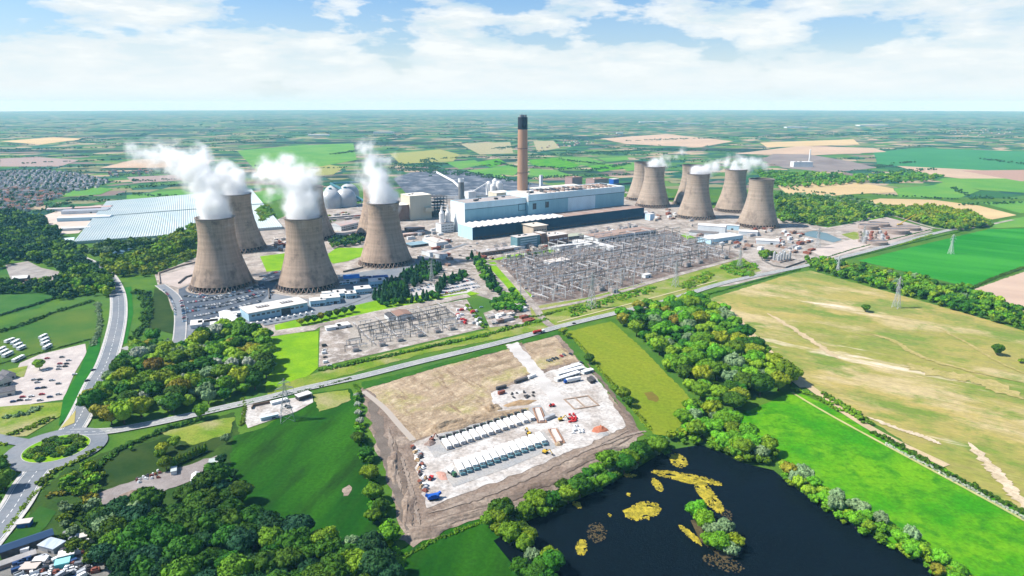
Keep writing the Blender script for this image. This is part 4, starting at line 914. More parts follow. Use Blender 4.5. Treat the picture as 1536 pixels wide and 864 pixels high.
for i, (a, b, h) in enumerate(((0, 0, 46), (20, 6, 54), (14, -14, 40), (32, -8, 48), (36, 12, 44))):
    MB().lathe([(8.5, 0.4), (8.5, h), (4, h + 6), (0.1, h + 7)], 20, 0, (a, b)).build('silo', white_metal, t, smooth=False)
MB().bar((-78, -30, 6), (0, -2, 50), 3.2).build('conveyor', white_metal, t)
# fuel domes
dome_m = M('dome sheet', (0.44, 0.46, 0.47), (0.37, 0.39, 0.40), 0.05, rough=0.45, metal=0.2)
for i, (u, v, lab) in enumerate(((497, 311, 'grey fuel dome, front left of the group beside the towers'), (519, 309, 'grey fuel dome, front right of the group, in shade'), (502, 303, 'grey fuel dome at the back left of the group'), (524, 301, 'grey fuel dome at the back right of the group'))):
    p = G(u, v); t = thing('fuel_dome', lab, 'dome', p, 0, 'grey fuel storage domes')
    MB().lathe([(31, 0.3), (31, 22)] + [(31 * math.cos(a), 22 + 30 * math.sin(a)) for a in [math.pi / 2 * k / 10 for k in range(1, 10)]] + [(0.4, 52.2)], 36).build('dome', dome_m, t, smooth=True)
    MB().lathe([(5, 50.5), (5, 56), (0.2, 57)], 12).build('head_house', M('teal head', (0.08, 0.20, 0.24), None), t)
mbp = G(505, 305)
t = thing('conveyor_bridge', 'teal inclined conveyor bridge climbing over the fuel domes', 'conveyor', mbp)
MB().bar((-20, 20, 57), (110, -60, 8), 5).build('gallery', M('teal cladding', (0.10, 0.25, 0.30), None), t); MB().bar((-20, 20, 57), (60, 50, 58), 5).build('cross_gallery', MATS['teal cladding'], t)
for a in (0.3, 0.6, 0.8): 
    q = Vector((-20, 20, 57)).lerp(Vector((110, -60, 8)), a); MB().bar((q.x, q.y, 0), (q.x, q.y, q.z), 1.6).build('trestle', grey_metal, t)
bld('rail_unloading_shed', 'long low grey shed at the foot of the fuel domes', 486, 331, 220, 12, 7, M('grey sheet', (0.30, 0.29, 0.28), None), felt_grey, px2=(620, 319))
bld('pink_roof_depot', 'white depot with pink and grey pitched roof between brown towers', 512, 347, 60, 36, 12, wall_white, M('pink grey roof', (0.46, 0.30, 0.28), (0.42, 0.38, 0.36), 0.02), kind='gable', rise=6, px2=(538, 341), windows=(2, 2, 2, 8))
bld('pink_depot_annexe', 'low white range in front of the pink roofed depot', 506, 354, 60, 14, 5, wall_white, felt_grey, px2=(541, 349))
# the pair of offices and cabins by the lower road
AO = SITE - 0.32
WR = clad('white seam roof', (0.56, 0.535, 0.50), (0.48, 0.46, 0.435), 7, 0.93)
p = G(374, 483); q = G(462, 466)
t = thing('front_office', 'long pale-roofed office with two roof wells and blue glazed front by the car park', 'building', p, math.atan2(q.y - p.y, q.x - p.x))
w = (q - p).length
MB().box(0, w, 0, 36, 0.3, 12).build('wall', M('blue grey glazing wall', (0.30, 0.46, 0.55), (0.36, 0.52, 0.60), 0.1, rough=0.4), t)
MB().box(-1, w + 1, -1.5, 37, 12.01, 12.9).build('roof', WR, t)
for a in (w * 0.21, w * 0.62):
    x = MB().box(a, a + 17, 14, 24, 12.92, 13.4).build('roof_well', M('dark well', (0.11, 0.09, 0.085), None), t)
    for k in range(4): MB().box(a + 1.5 + k * 4, a + 3.5 + k * 4, 15.5, 22.5, 13.42, 13.9).build('louvre', grey_metal, x)
for i in range(11): MB().box(4 + i * (w - 8) / 11, 4 + (i + 0.66) * (w - 8) / 11, -0.13, -0.004, 6.5, 9).build('window', glass_dark, t)
MB().box(w * 0.54, w * 0.70, -0.3, -0.006, 0.3, 10).build('entrance', dark_metal, t)
bld('visitor_shed', 'long white-roofed shed standing end-on left of the long office', 344, 491, 20, 56, 7, wall_white, roof_white, px2=(361, 488), kind='gable', rise=1.5)
OFF = [(466, 461, 22, 18, 9, 'white flat-roofed block adjoining the right end of the long office'), (484, 458, 26, 24, 10, 'taller white block beside the flat-roofed one next to the office row'), (503, 449, 18, 24, 8, 'white block with a bright roof, centre of the office row'), (484, 446, 28, 10, 6, 'narrow white cabin row behind the office row'),
       (519, 449, 16, 16, 8, 'small white block near the blue marquee'), (534, 443, 24, 20, 9, 'white square office by the trees at the road end'), (556, 431, 26, 22, 9, 'white square office furthest up the road, roof with dark hatch'), (546, 442, 14, 10, 5, 'tiny white kiosk beside the square offices'), (508, 428, 30, 8, 4, 'white roadside shelter behind the office row')]
for u, v, w, d, h, lab in OFF: bld('portable_office', lab, u, v, w, d, h, blue_mid, roof_white, rot=AO + 0.08, windows=(1, 2.2, 1.8, 5), plant=1)
bld('blue_marquee', 'blue-roofed marquee beside the second steaming tower', 516, 424, 26, 24, 6, wall_white, M('blue canvas', (0.03, 0.15, 0.45), None), kind='gable', rise=4, rot=AO, door=False)
bld('blue_solar_shed', 'dark blue roofed shed with white panels near the blue marquee', 541, 423, 46, 16, 5, dark_metal, M('navy roof', (0.02, 0.05, 0.17), None), rot=AO, door=False, plant=3)
for k, (u, v, w, d) in enumerate(((286, 494, 14, 24), (298, 490, 24, 10), (316, 494, 14, 34), (330, 481, 22, 12), (338, 477, 24, 10), (307, 489, 14, 8))):
    bld('site_hut', ('row of white-roofed huts at the lower corner of the car park', 'white hut lying crosswise by the car park corner', 'pale T-shaped hut roof beside the end-on shed', 'white hut tucked beside the end-on white shed', 'small white hut next to the parked rows', 'tiny white hut in the shaded yard')[k], u, v, w, d, 5, wall_white, roof_white, rot=AO + 0.1)
MBW = ribbon('low_wall', [(240, 426), (238, 411), (270, 400), (320, 388), (334, 383)], 1.6, 3.0, M('wall stone', (0.30, 0.24, 0.20), None), h=2.6, kind=None, sm=False); tag(MBW, 'low brown boundary wall curving round the gravel by the first tower', 'wall')
for pts, lab in (([(268, 426), (279, 417), (300, 411)], 'low dark kerb wall left of the nearest cooling tower'), ([(404, 424), (430, 418), (470, 408)], 'grey boundary wall behind the car park towards the lawns'), ([(515, 409), (545, 402)], 'dark wall between the marquee and grass mound'), ([(403, 435), (404, 449)], 'dark screen wall ending the rows of parked cars')):
    tag(ribbon('low_wall', pts, 1.6, 3.2, M('dark wall stone', (0.14, 0.13, 0.125), None), h=2.8, kind=None, sm=False), lab, 'wall')
# ------------------------------------------------------------------ glasshouse and works to the left
def glass_roof():
    m, nt, b = new_mat('ribbed glass roof'); L = nt.links.new; b.inputs['Roughness'].default_value = 0.45
    s = nd(nt, 'ShaderNodeSeparateXYZ'); L(nd(nt, 'ShaderNodeTexCoord').outputs['Object'], s.inputs[0])
    a = mixc(nt, noise_fac(nt, 0.012, 4, 0.6, 0.35, 0.65, None, 'obj'), (0.37, 0.45, 0.46), (0.47, 0.52, 0.505)); L(a, b.inputs['Base Color']); return m
gm = glass_roof(); gw = M('glasshouse wall', (0.36, 0.42, 0.43), None)
g0, g1, g2, g3 = G(111, 367), G(300, 352), G(296, 297), G(160, 305)
ex = (g1 - g0); ex.z = 0; ex.normalize(); ey = Vector((-ex.y, ex.x, 0))
t = thing('glasshouse', 'huge white glasshouse with ribbed roof beyond the left towers', 'glasshouse', g0, math.atan2(ex.y, ex.x))
def loc(p): d = p - g0; return (d.dot(ex), d.dot(ey))
q = [loc(g0), loc(G(425, 344)), loc(G(378, 287)), loc(g3)]
q = [(0, 0), q[1], q[2], q[3]]
def edge_x(p0, p1, y): return p0[0] + (p1[0] - p0[0]) * (y - p0[1]) / (p1[1] - p0[1])
for half, (f0, f1) in enumerate(((0.0, 0.515), (0.535, 1.0))):
    mb = MB(); NB = 84
    def pt(a, f):
        x0, y0 = q[0][0] + (q[3][0] - q[0][0]) * f, q[0][1] + (q[3][1] - q[0][1]) * f; x1, y1 = q[1][0] + (q[2][0] - q[1][0]) * f, q[1][1] + (q[2][1] - q[1][1]) * f
        return (x0 + (x1 - x0) * a, y0 + (y1 - y0) * a)
    for i in range(NB):
        a0, am, a1 = i / NB, (i + 0.5) / NB, (i + 1) / NB
        A = [pt(a, f0) for a in (a0, am, a1)]; B = [pt(a, f1) for a in (a0, am, a1)]; zz = (6.0, 7.7, 6.0)
        for k in (0, 1): mb.quad((*A[k], zz[k]), (*A[k + 1], zz[k + 1]), (*B[k + 1], zz[k + 1]), (*B[k], zz[k]), 0)
        for E in (A, B): mb.poly([(*E[0], 6.0), (*E[2], 6.0), (*E[1], 7.7)], 1)
    c4 = [pt(0, f0), pt(1, f0), pt(1, f1), pt(0, f1)]
    mb.prism(c4, 0.3, 5.98, 1); mb.build('glass_bay_range', [gm, gw], t)
for k, (u, v, w, d, h, rot, wm_, rm_, lab) in enumerate(((86, 333, 120, 30, 9, 0.25, blue_mid, M('pale grey roof', (0.50, 0.52, 0.54), None), 'long grey factory roof left of the glasshouse'), (92, 322, 110, 40, 8, 0.3, wall_white, M('grey factory roof', (0.28, 0.30, 0.34), None), 'dark grey factory roof behind the long grey one'),
      (118, 331, 60, 22, 8, 0.5, blue_mid, roof_white, 'white shed against the glasshouse edge'), (70, 318, 60, 22, 7, 0.3, wall_white, MATS['pink grey roof'], 'low pinkish shed at the far side of the works yard'), (112, 316, 90, 26, 7, 0.3, wall_brick, MATS['pink grey roof'], 'brown roofed shed in the works yard'), (92, 347, 60, 16, 6, 0.3, wall_white, roof_white, 'narrow white shed near the pale pond'))):
    bld('factory_shed', lab, u, v, w, d, h, wm_, rm_, rot=rot, kind='gable', rise=2)
sheet('yard_ground', [(62, 325), (100, 312), (152, 308), (140, 330), (118, 350), (90, 352), (60, 345)], Z3, M('sandy yard', (0.50, 0.42, 0.36), (0.42, 0.36, 0.31), 0.02, fine=0.15))
sheet('water', [(90, 358), (112, 356), (110, 366), (96, 369)], Z3, M('pale pool', (0.55, 0.66, 0.68), None, rough=0.15))
sheet('yard_ground', [(142, 381), (180, 372), (200, 373), (180, 384), (158, 390)], Z3, M('blue tarp ground', (0.08, 0.16, 0.22), None))
# ------------------------------------------------------------------ pylons
def pylon(u, v, h, label, rot=0.0, m=None, base=None):
    p = G(u, v); m = m or grey_metal; w = base or h * 0.20
    t = thing('pylon', label, 'pylon', p, rot, 'electricity pylons')
    mb = MB(); lev = [0, 0.18, 0.34, 0.48, 0.60, 0.70, 0.80, 0.90, 1.0]
    def half(f): return (w / 2) * (1 - f / 0.62 * 0.72) if f < 0.62 else (w / 2) * 0.28 * (1 - (f - 0.62) / 0.38 * 0.85)
    th = h * 0.0085
    for a, b in zip(lev, lev[1:]):
        ra, rb_ = half(a), half(b)
        ca = [(-ra, -ra), (ra, -ra), (ra, ra), (-ra, ra)]; cb = [(-rb_, -rb_), (rb_, -rb_), (rb_, rb_), (-rb_, rb_)]
        for i in range(4):
            j = (i + 1) % 4
            mb.bar((*ca[i], a * h), (*cb[i], b * h), th)
            mb.bar((*ca[i], a * h), (*cb[j], b * h), th * 0.6); mb.bar((*ca[j], a * h), (*cb[i], b * h), th * 0.6); mb.bar((*cb[i], b * h), (*cb[j], b * h), th * 0.6)
    mb.build('lattice_mast', m, t)
    for f, L_ in ((0.64, 0.15), (0.77, 0.19), (0.90, 0.13)):
        c = MB(); r = half(f)
        for s in (-1, 1):
            tip = (s * h * L_, 0, f * h)
            for y in (-r, r): c.bar((s * r, y, f * h), tip, th * 0.8); c.bar((s * r * 0.9, y, (f + 0.055) * h), tip, th * 0.7)
            c.bar((tip[0], 0, f * h), (tip[0], 0, (f - 0.07) * h), th * 0.9)
        c.build('crossarm', m, t)
    return t
pale_steel = M('pale steel', (0.60, 0.62, 0.62), (0.5, 0.52, 0.52), 0.3, rough=0.6)
pylon(431, 630, 42, 'grey lattice pylon standing over the walled plot by the dark green field', 0.4, grey_metal, 13)
pylon(887, 462, 54, 'tall pylon at the front left edge of the big switchyard', SITE, grey_metal)
pylon(1013, 430, 44, 'pylon in the rough grass right of the front switchyard fence', SITE, grey_metal)
pylon(1109, 402, 40, 'pylon rising from green scrub at the switchyard corner', SITE, grey_metal)
pylon(1426, 381, 40, 'whitish pylon alone in the emerald crop', 0.3, pale_steel)
pylon(1344, 462, 48, 'pylon standing in the tree belt beside the dry field', 0.6, grey_metal, 9)
pylon(1256, 413, 36, 'small pylon among trees where the road forks', 0.5, pale_steel)
pylon(1226, 372, 44, 'pylon between the settling pond and hardstanding', 0.6, grey_metal)
pylon(1294, 366, 40, 'pylon beside the round brown tanks', 0.6, grey_metal)
pylon(648, 425, 40, 'thin pylon over the tree belt by the small substation', SITE, grey_metal)

# ------------------------------------------------------------------ the switchyards: gantries, busbars, breakers, masts
rs = random.Random(11)
por = M('porcelain', (0.34, 0.29, 0.27), (0.45, 0.42, 0.40), 0.4, rough=0.4)
steel_dk = M('weathered steel', (0.13, 0.12, 0.115), (0.20, 0.19, 0.18), 0.2, rough=0.7)
alu = M('aluminium tube', (0.58, 0.585, 0.59), (0.46, 0.465, 0.47), 0.2, rough=0.45, metal=0.2)
def make_gantry(w, h, m):
    t = thing('switchyard_gantry', 'x', 'gantry')
    for s in (-1, 1):
        c = MB(); c.bar((s * w / 2 - 0.9, 0, 0), (s * w / 2, 0, h), 0.55); c.bar((s * w / 2 + 0.9, 0, 0), (s * w / 2, 0, h), 0.55); c.bar((s * w / 2 - 0.6, 0, h * .35), (s * w / 2 + 0.6, 0, h * .35), 0.4)
        c.build('post', m, t)
    b = MB(); b.bar((-w / 2 - 1, 0, h), (w / 2 + 1, 0, h), 0.6); b.bar((-w / 2 - 1, 0, h + 1.3), (w / 2 + 1, 0, h + 1.3), 0.5)
    k = int(w / 2.4)
    for i in range(k): b.bar((-w / 2 + i * w / k, 0, h + (i % 2) * 1.3), (-w / 2 + (i + 1) * w / k, 0, h + ((i + 1) % 2) * 1.3), 0.3)
    b.build('beam', m, t)
    for x in (-w / 3.2, 0, w / 3.2): 
        i_ = MB(); i_.bar((x, 0, h), (x, 0, h - 2.6), 0.5); i_.build('insulator', por, t)
    return t
def make_busbar():
    t = thing('busbar', 'x', 'busbar')
    for x in (-9, 0, 9):
        c = MB(); c.bar((x, 0, 0), (x, 0, 2.8), 0.5); c.build('post', grey_metal, t)
        i_ = MB(); i_.lathe([(0.35, 2.8), (0.75, 3.1), (0.4, 3.7), (0.75, 4.1), (0.4, 4.7), (0.6, 5.2)], 8, 0, (x, 0)); i_.build('insulator', por, t)
    for y in (-0.0,): MB().bar((-12, y, 5.4), (12, y, 5.4), 0.75).build('tube', alu, t)
    return t
def make_breaker():
    t = thing('circuit_breaker', 'x', 'circuit breaker')
    b = MB(); b.box(-2.4, 2.4, -0.9, 0.9, 0.4, 1.9); b.build('cabinet', white_metal, t)
    for x in (-1.9, 0, 1.9): 
        c = MB(); c.lathe([(0.35, 1.9), (0.6, 2.4), (0.35, 3.0), (0.6, 3.6), (0.35, 4.2), (0.6, 4.8), (0.25, 5.4)], 8, 0, (x, 0)); c.build('bushing', por, t)
    return t
def make_mast(h=30):
    t = thing('lightning_mast', 'x', 'mast')
    MB().bar((0, 0, 0), (0, 0, h), 1.15, 0, 0.5).build('pole', pale_steel, t); MB().box(-1, 1, -1, 1, 0, 0.9).build('foot', concrete, t)
    return t
def make_transformer():
    t = thing('transformer', 'x', 'transformer')
    MB().box(-4, 4, -2.6, 2.6, 0.5, 5.2).build('tank', M('transformer paint', (0.34, 0.30, 0.28), (0.26, 0.22, 0.20), 0.3), t)
    for s in (-1, 1):
        r = MB()
        for i in range(7): r.box(-3.6 + i * 1.05, -3.1 + i * 1.05, s * 3.3 - 0.6, s * 3.3 + 0.6, 1.0, 4.6)
        r.build('radiator', grey_metal, t)
    for x in (-2.4, 0, 2.4): MB().lathe([(0.3, 5.2), (0.55, 5.8), (0.3, 6.6), (0.5, 7.2), (0.2, 8)], 8, 0, (x, 0)).build('bushing', por, t)
    MB().bar((-3, 1.6, 6.4), (3, 1.6, 6.4), 1.1).build('conservator', grey_metal, t)
    return t
def make_posts():
    t = thing('insulator_stand', 'x', 'insulators')
    for y in (-3.5, 0, 3.5):
        MB().bar((0, y, 0), (0, y, 3.2), 0.45).build('post', grey_metal, t); MB().lathe([(0.3, 3.2), (0.65, 3.6), (0.35, 4.4), (0.65, 5.2), (0.35, 6), (0.55, 6.8)], 8, 0, (0, y)).build('insulator', por, t)
    MB().bar((0, -4.5, 7.0), (0, 4.5, 7.0), 0.45).build('busbar', alu, t)
    return t
PRO = {'ps': make_posts(), 'gd': make_gantry(24, 13, steel_dk), 'gl': make_gantry(26, 17, alu), 'bb': make_busbar(), 'cb': make_breaker(), 'ma': make_mast(), 'tr': make_transformer()}
USED = set()
def put(key, p, rot, label, group, scale=None):
    if key not in USED:
        USED.add(key); t = PRO[key]; t.location = p; t.rotation_euler = (0, 0, rot); t['label'] = label; t['group'] = group
        if scale: t.scale = (scale,) * 3
        return t
    return dup(PRO[key], p, rot, label, group, scale)
def grid(poly, du, dv, inset=0.0, rot=SITE):
    q = gp(poly); c, s = math.cos(rot), math.sin(rot); o = q[0]
    a = [((p.x - o.x) * c + (p.y - o.y) * s, -(p.x - o.x) * s + (p.y - o.y) * c) for p in q]
    x0, x1 = min(p[0] for p in a), max(p[0] for p in a); y0, y1 = min(p[1] for p in a), max(p[1] for p in a); out = []
    for j in range(int((y1 - y0) / dv) + 1):
        for i in range(int((x1 - x0) / du) + 1):
            x, y = x0 + (i + 0.5) * du, y0 + (j + 0.5) * dv
            p = (o.x + x * c - y * s, o.y + x * s + y * c)
            if inpoly(p, q): out.append((Vector((p[0], p[1], 0.7)), i, j))
    return out
SWI = [(752, 394), (802, 376), (880, 365), (992, 349), (1045, 364), (1096, 383), (1040, 398), (955, 421), (880, 440), (806, 452)]
lg = 'switchgear of the big switchyard'
n = 0
for p, i, j in grid(SWI, 25, 17.5):
    if rs.random() < 0.10: continue
    put('bb', p + Vector((rs.uniform(-1, 1), rs.uniform(-1, 1), 0)), SITE + (math.pi / 2 if (i + j // 4) % 3 == 0 else 0), 'pale busbar tube on posts in the big brown switchyard', 'busbars of the big switchyard'); n += 1
for p, i, j in grid(SWI, 24, 22):
    if rs.random() < 0.30: continue
    put('gd' if (i // 3 + j) % 3 else 'gl', p + Vector((8, 3, 0)), SITE + (math.pi / 2 if j % 4 == 0 else 0), 'dark lattice gantry among the big switchyard busbars' if (i // 3 + j) % 3 else 'pale tall gantry among the big switchyard busbars', 'dark gantries of the big switchyard' if (i // 3 + j) % 3 else 'pale gantries of the big switchyard')
for p, i, j in grid(SWI, 19, 15):
    if rs.random() < 0.35: continue
    put('cb', p + Vector((-6, 6, 0)), SITE, 'circuit breaker with brown bushings in the big switchyard', 'circuit breakers of the big switchyard')
for p, i, j in grid(SWI, 17, 17):
    if rs.random() < 0.25: continue
    put('ps', p + Vector((3, -4, 0)), SITE + (math.pi / 2 if (i // 4 + j // 3) % 2 else 0), 'three-post insulator stand in the big brown switchyard', 'insulator stands of the big switchyard')
for u, v in ((776, 428), (781, 448), (800, 398), (822, 414), (838, 431), (846, 418), (858, 436), (873, 446), (888, 436), (892, 414), (910, 428), (925, 442), (937, 408), (950, 432), (966, 412), (870, 396), (858, 402), (905, 392), (842, 404), (815, 440), (936, 384), (975, 388), (995, 372), (931, 430), (913, 438), (962, 425)):
    put('ma', G(u, v), 0, 'slender pale mast standing over the big switchyard gear', 'masts of the big switchyard', rs.uniform(0.75, 1.1))
for u, v in ((792, 405), (806, 402), (900, 436), (920, 439), (1030, 400), (1048, 395), (1086, 388), (795, 372), (802, 369), (870, 358), (886, 352), (893, 350), (912, 347), (930, 344), (944, 341), (744, 375), (756, 372)):
    put('tr', G(u, v), SITE, 'brown transformer along the dark hall or the switchyard edge', 'power transformers', 1.5)
# the smaller substation by the road
for u0, v0, u1, v1 in ((540, 499, 668, 470), (541, 504, 670, 475), (543, 509, 672, 480)):
    a, b = G(u0, v0), G(u1, v1); k = 9
    for i in range(k):
        p = a.lerp(b, (i + 0.5) / k); put('gd', p, math.atan2(b.y - a.y, b.x - a.x), 'dark gantry in the long row of the small substation', 'gantry rows of the small substation', 0.75)
for p, i, j in grid([(530, 488), (672, 457), (688, 492), (532, 526)], 17, 9, rot=0.5):
    if rs.random() < 0.3: continue
    put('bb', p, 0.5 + (math.pi / 2 if i % 2 else 0), 'busbar tube on posts in the small roadside substation', 'busbars of the small substation', 0.8)
for u, v in ((529, 527), (569, 519), (596, 512), (626, 505), (652, 499), (674, 495)):
    for k in range(3): put('gd' if k != 1 else 'gl', G(u + k * 3 - 2, v - k * 5), 0.5, 'isolated dark gantry bay along the front of the small substation' if k != 1 else 'isolated pale gantry bay along the front of the small substation', 'front gantry bays of the small substation' if k != 1 else 'pale front bays of the small substation', 0.62)
    put('tr', G(u + 4, v), 0.5, 'transformer in a front bay of the small substation', 'transformers of the small substation', 1.0)
bld('substation_house', 'brown-roofed house in the middle of the small substation', 596, 483, 22, 24, 8, wall_white, M('brown pitched roof', (0.22, 0.14, 0.11), None), rot=0.5, kind='gable', rise=2)
bld('substation_house', 'dark low house left of the brown-roofed one in the small substation', 584, 483, 11, 20, 6, wall_white, dark_metal, rot=0.5, kind='gable', rise=2)
for u, v, w, d in ((490, 497, 20, 9), (508, 494, 16, 14)): bld('substation_cabin', 'white flat cabin at the left end of the small substation' if u < 500 else 'second white cabin nearer the gantries of the small substation', u, v, w, d, 4, wall_white, roof_white, rot=0.5)
for k, (u, v) in enumerate(((776, 345), (782, 346))): pass
# round tanks and works at the far right
tank_m = M('brown tank', (0.25, 0.20, 0.17), (0.31, 0.25, 0.22), 0.1)
for k, (u, v, r, h, lab) in enumerate(((1318, 339, 24, 8, 'broad round brown tank furthest back by the scrub'), (1302, 343, 22, 9, 'broad round brown tank left of the furthest one'), (1342, 349, 30, 9, 'largest round brown tank with a dark rim'), (1362, 344, 26, 7, 'low round brown tank nearest the yellow crane'), (1314, 366, 22, 7, 'round brown tank beside the road hedge'))):
    p = G(u, v); t = thing('settling_tank', lab, 'tank', p, 0, 'round clarifier tanks')
    MB().lathe([(r, 0.3), (r, h), (r - 1, h), (r - 1, h - 1.5), (3, h - 2), (0.1, h - 2)], 40).build('wall', tank_m, t)
    MB().bar((-r, 0, h + 0.8), (r, 0, h + 0.8), 1.6).build('walkway', grey_metal, t)
for k in range(22):
    u, v = 1290 + (k % 6) * 8 + rs.uniform(-2, 2), 350 + (k // 6) * 4.5 + rs.uniform(-1, 1)
    p = G(u, v); t = tag(MB().lathe([(4, 0.3), (4, 6), (0.1, 8)], 14).build('sludge_vessel', (tank_m, grey_metal, rust)[k % 3]), 'small round-topped vessel between the brown tanks, ' + ('brown', 'grey', 'rusty')[k % 3], 'vessel', ('brown', 'grey', 'rusty')[k % 3] + ' vessels among the tanks'); t.location = p
p = G(1350, 338); t = thing('mobile_crane', 'yellow mobile crane with a raised jib by the round tanks', 'crane', p)
MB().box(-6, 6, -2, 2, 1, 4).build('carrier', yellow_paint, t); MB().bar((0, 0, 4), (40, 10, 26), 1.6, 0, 0.8).build('jib', yellow_paint, t)
for x in (-4, 4): MB().box(x - 1, x + 1, -2.3, 2.3, 0.3, 1.9).build('wheel', black_rubber, t)
p = G(1172, 391); t = thing('pump_plant', 'dark clustered pump plant beside the clipped round trees', 'plant', p, SITE)
MB().box(-22, 22, -12, 12, 0.3, 3).build('plinth', tank_m, t)
for i in range(9): MB().lathe([(2.4, 3), (2.4, 12 + 3 * (i % 3)), (0.1, 14 + 3 * (i % 3))], 12, 0, (-18 + (i % 5) * 9, -5 + (i // 5) * 9)).build('vessel', grey_metal, t)
tag(ribbon('low_wall', [(1143, 391), (1160, 400), (1178, 403), (1207, 393)], 1.2, 3.4, M('dark wall stone', (0.14, 0.13, 0.125), None), h=2.8, kind=None, sm=False), 'dark low wall round the pale forecourt beside the junction', 'wall')

# ------------------------------------------------------------------ vehicles
CARCOL = [('white', (0.72, 0.73, 0.73)), ('silver', (0.40, 0.42, 0.44)), ('black', (0.02, 0.022, 0.025)), ('dark blue', (0.02, 0.05, 0.14)), ('grey', (0.16, 0.17, 0.18)), ('red', (0.42, 0.03, 0.03)), ('pale blue', (0.22, 0.36, 0.50))]
carm = [M('car paint ' + n_, c_, None, rough=0.3, spec=0.5) for n_, c_ in CARCOL]
def car_mesh(L_=5.4, W_=2.3, H_=1.75, van=False):
    mb = MB(); a, b, w = -L_ / 2, L_ / 2, W_ / 2
    prof = [(a, .45), (a, 1.0), (a + .25, 1.1), (b - 1.3, 1.12), (b - .15, .92), (b, .45)]
    n = len(mb.v); k = len(prof); mb.v += [(x, -w, z) for x, z in prof] + [(x, w, z) for x, z in prof]
    for i in range(k): j = (i + 1) % k; mb.f.append((n + i, n + j, n + k + j, n + k + i)); mb.m.append(0)
    mb.f.append(tuple(n + i for i in reversed(range(k)))); mb.m.append(0); mb.f.append(tuple(n + k + i for i in range(k))); mb.m.append(0)
    if van: mb.box(a + .05, b - 1.5, -w + .05, w - .05, 1.1, H_ + .75, 0, tp=0.1); mb.box(b - 1.5, b - .9, -w + .12, w - .12, 1.1, H_ + .3, 1, tp=0.15)
    else:
        mb.box(a + .55, b - 1.45, -w + .12, w - .12, 1.1, H_ - .06, 1, tp=0.32); mb.box(a + .9, b - 1.8, -w + .46, w - .46, H_ - .055, H_, 0)
    for x in (a + 1.05, b - 1.05):
        for s in (-1, 1): mb.box(x - .4, x + .4, s * w - .16, s * w + .1, 0.02, .82, 2)
    return mb
_car = car_mesh().build('parked_car', [carm[0], glass_dark, black_rubber], coll=False); _van = car_mesh(6.6, 2.6, 2.3, True).build('parked_van', [carm[0], glass_dark, black_rubber], coll=False)
rc = random.Random(21)
CARS = []
def put_car(p, rot, where, group, col=None, van=False, z=0.8):
    k = col if col is not None else rc.choices(range(7), (24, 20, 22, 14, 16, 6, 7))[0]
    if not van: CARS.append((math.hypot(p[0], p[1]), tuple(p), rot, where, group, k, z))
    else: set_car(p, rot, where, group, k, True, z)
def set_car(p, rot, where, group, k, van, z):
    o = (_van if van else _car).copy(); C.objects.link(o); o.location = (p[0], p[1], z); o.rotation_euler = (0, 0, rot)
    o.material_slots[0].link = 'OBJECT'; o.material_slots[0].material = carm[k]
    nm = CARCOL[k][0]
    tag(o, f"{nm} {'van' if van else 'car'} {where}", 'van' if van else 'car', f"{nm} {'vans' if van else 'cars'} {group}"); return o
# rows of the big car park
def rows(lines, step, where, group, turn=math.pi / 2, fill=0.92, z=0.8):
    for ln in lines:
        for p, a in along(ln, step):
            if rc.random() < fill: put_car(p, a + turn + rc.choice((0, math.pi)) + rc.uniform(-.04, .04), where, group, z=z)
rows([[(278, 445), (320, 448), (345, 441), (372, 433), (396, 427)], [(282, 455), (330, 449), (398, 432)], [(281, 464), (330, 457), (396, 439)], [(281, 469), (330, 461), (396, 443)], [(280, 478), (330, 469), (392, 452)], [(284, 486), (330, 476), (384, 462)], [(290, 438), (300, 442), (312, 446)], [(272, 452), (276, 470), (277, 484)]], 3.7, 'parked in the rows below the nearest brown cooling tower', 'in the rows below the nearest cooling tower', fill=0.85)
rows([[(391, 416), (420, 408)], [(396, 420), (414, 415)], [(405, 444), (412, 436)]], 4.0, 'parked between the two nearest brown towers', 'between the two nearest cooling towers')
rows([[(246, 436), (256, 448), (262, 462), (263, 474)]], 4.2, 'parked on the grass edge beside the works access road', 'beside the works access road', 0.3, 0.9)
rows([[(668, 430), (712, 420)], [(668, 435), (716, 426)], [(670, 440), (718, 431)]], 4.6, 'in the pale car park among dark conifers', 'in the pale car park among the conifers', z=1.0)
rows([[(612, 440), (650, 430)], [(614, 436), (648, 427)]], 5.2, 'in the small car park at the conifer belt', 'in the small car park at the conifer belt', z=1.0)
# white vans along the foot of the long office
for p, a in along([(367, 490), (470, 470)], 8.6): put_car(p, a + 1.3, 'in the line of vehicles before the long blue-fronted office', 'before the long office', 0, True, 1.0)
# pub car park
for u, v in ((71, 539), (93, 537), (103, 542), (100, 547), (98, 551), (90, 547), (89, 551), (88, 555), (51, 571), (60, 571), (56, 575), (78, 572), (88, 577), (66, 583), (57, 584), (34, 597), (30, 602), (20, 604), (42, 601), (47, 596), (63, 593), (75, 597), (60, 602), (112, 563), (88, 593)):
    put_car(G(u, v), 0.35 + rc.uniform(-.1, .1), 'in the dusty car park beside the main road', 'in the dusty roadside car park')
put_car(G(68, 557), 0.3, 'in the shade of the round tree in the dusty car park', 'under the round tree', 0)
for k, (u, v, a) in enumerate(((140, 557, 1.05), (131, 573, 1.0))): put_car(G(u, v), a, ('driving up the main road, the farther of two', 'driving on the main road, the nearer of two')[k], 'on the main road', 2, z=1.2)
for u, v, lab, c_ in ((156, 411, 'at the top of the main road bend', 0), (154, 405, 'further up the main road bend', 2), (861, 487, 'dark and alone on the pale diagonal road', 2), (252, 511, 'alone near the end of the access road', 2)): put_car(G(u, v), 0.5 if u > 800 else 1.9, lab, lab, c_, z=1.35)
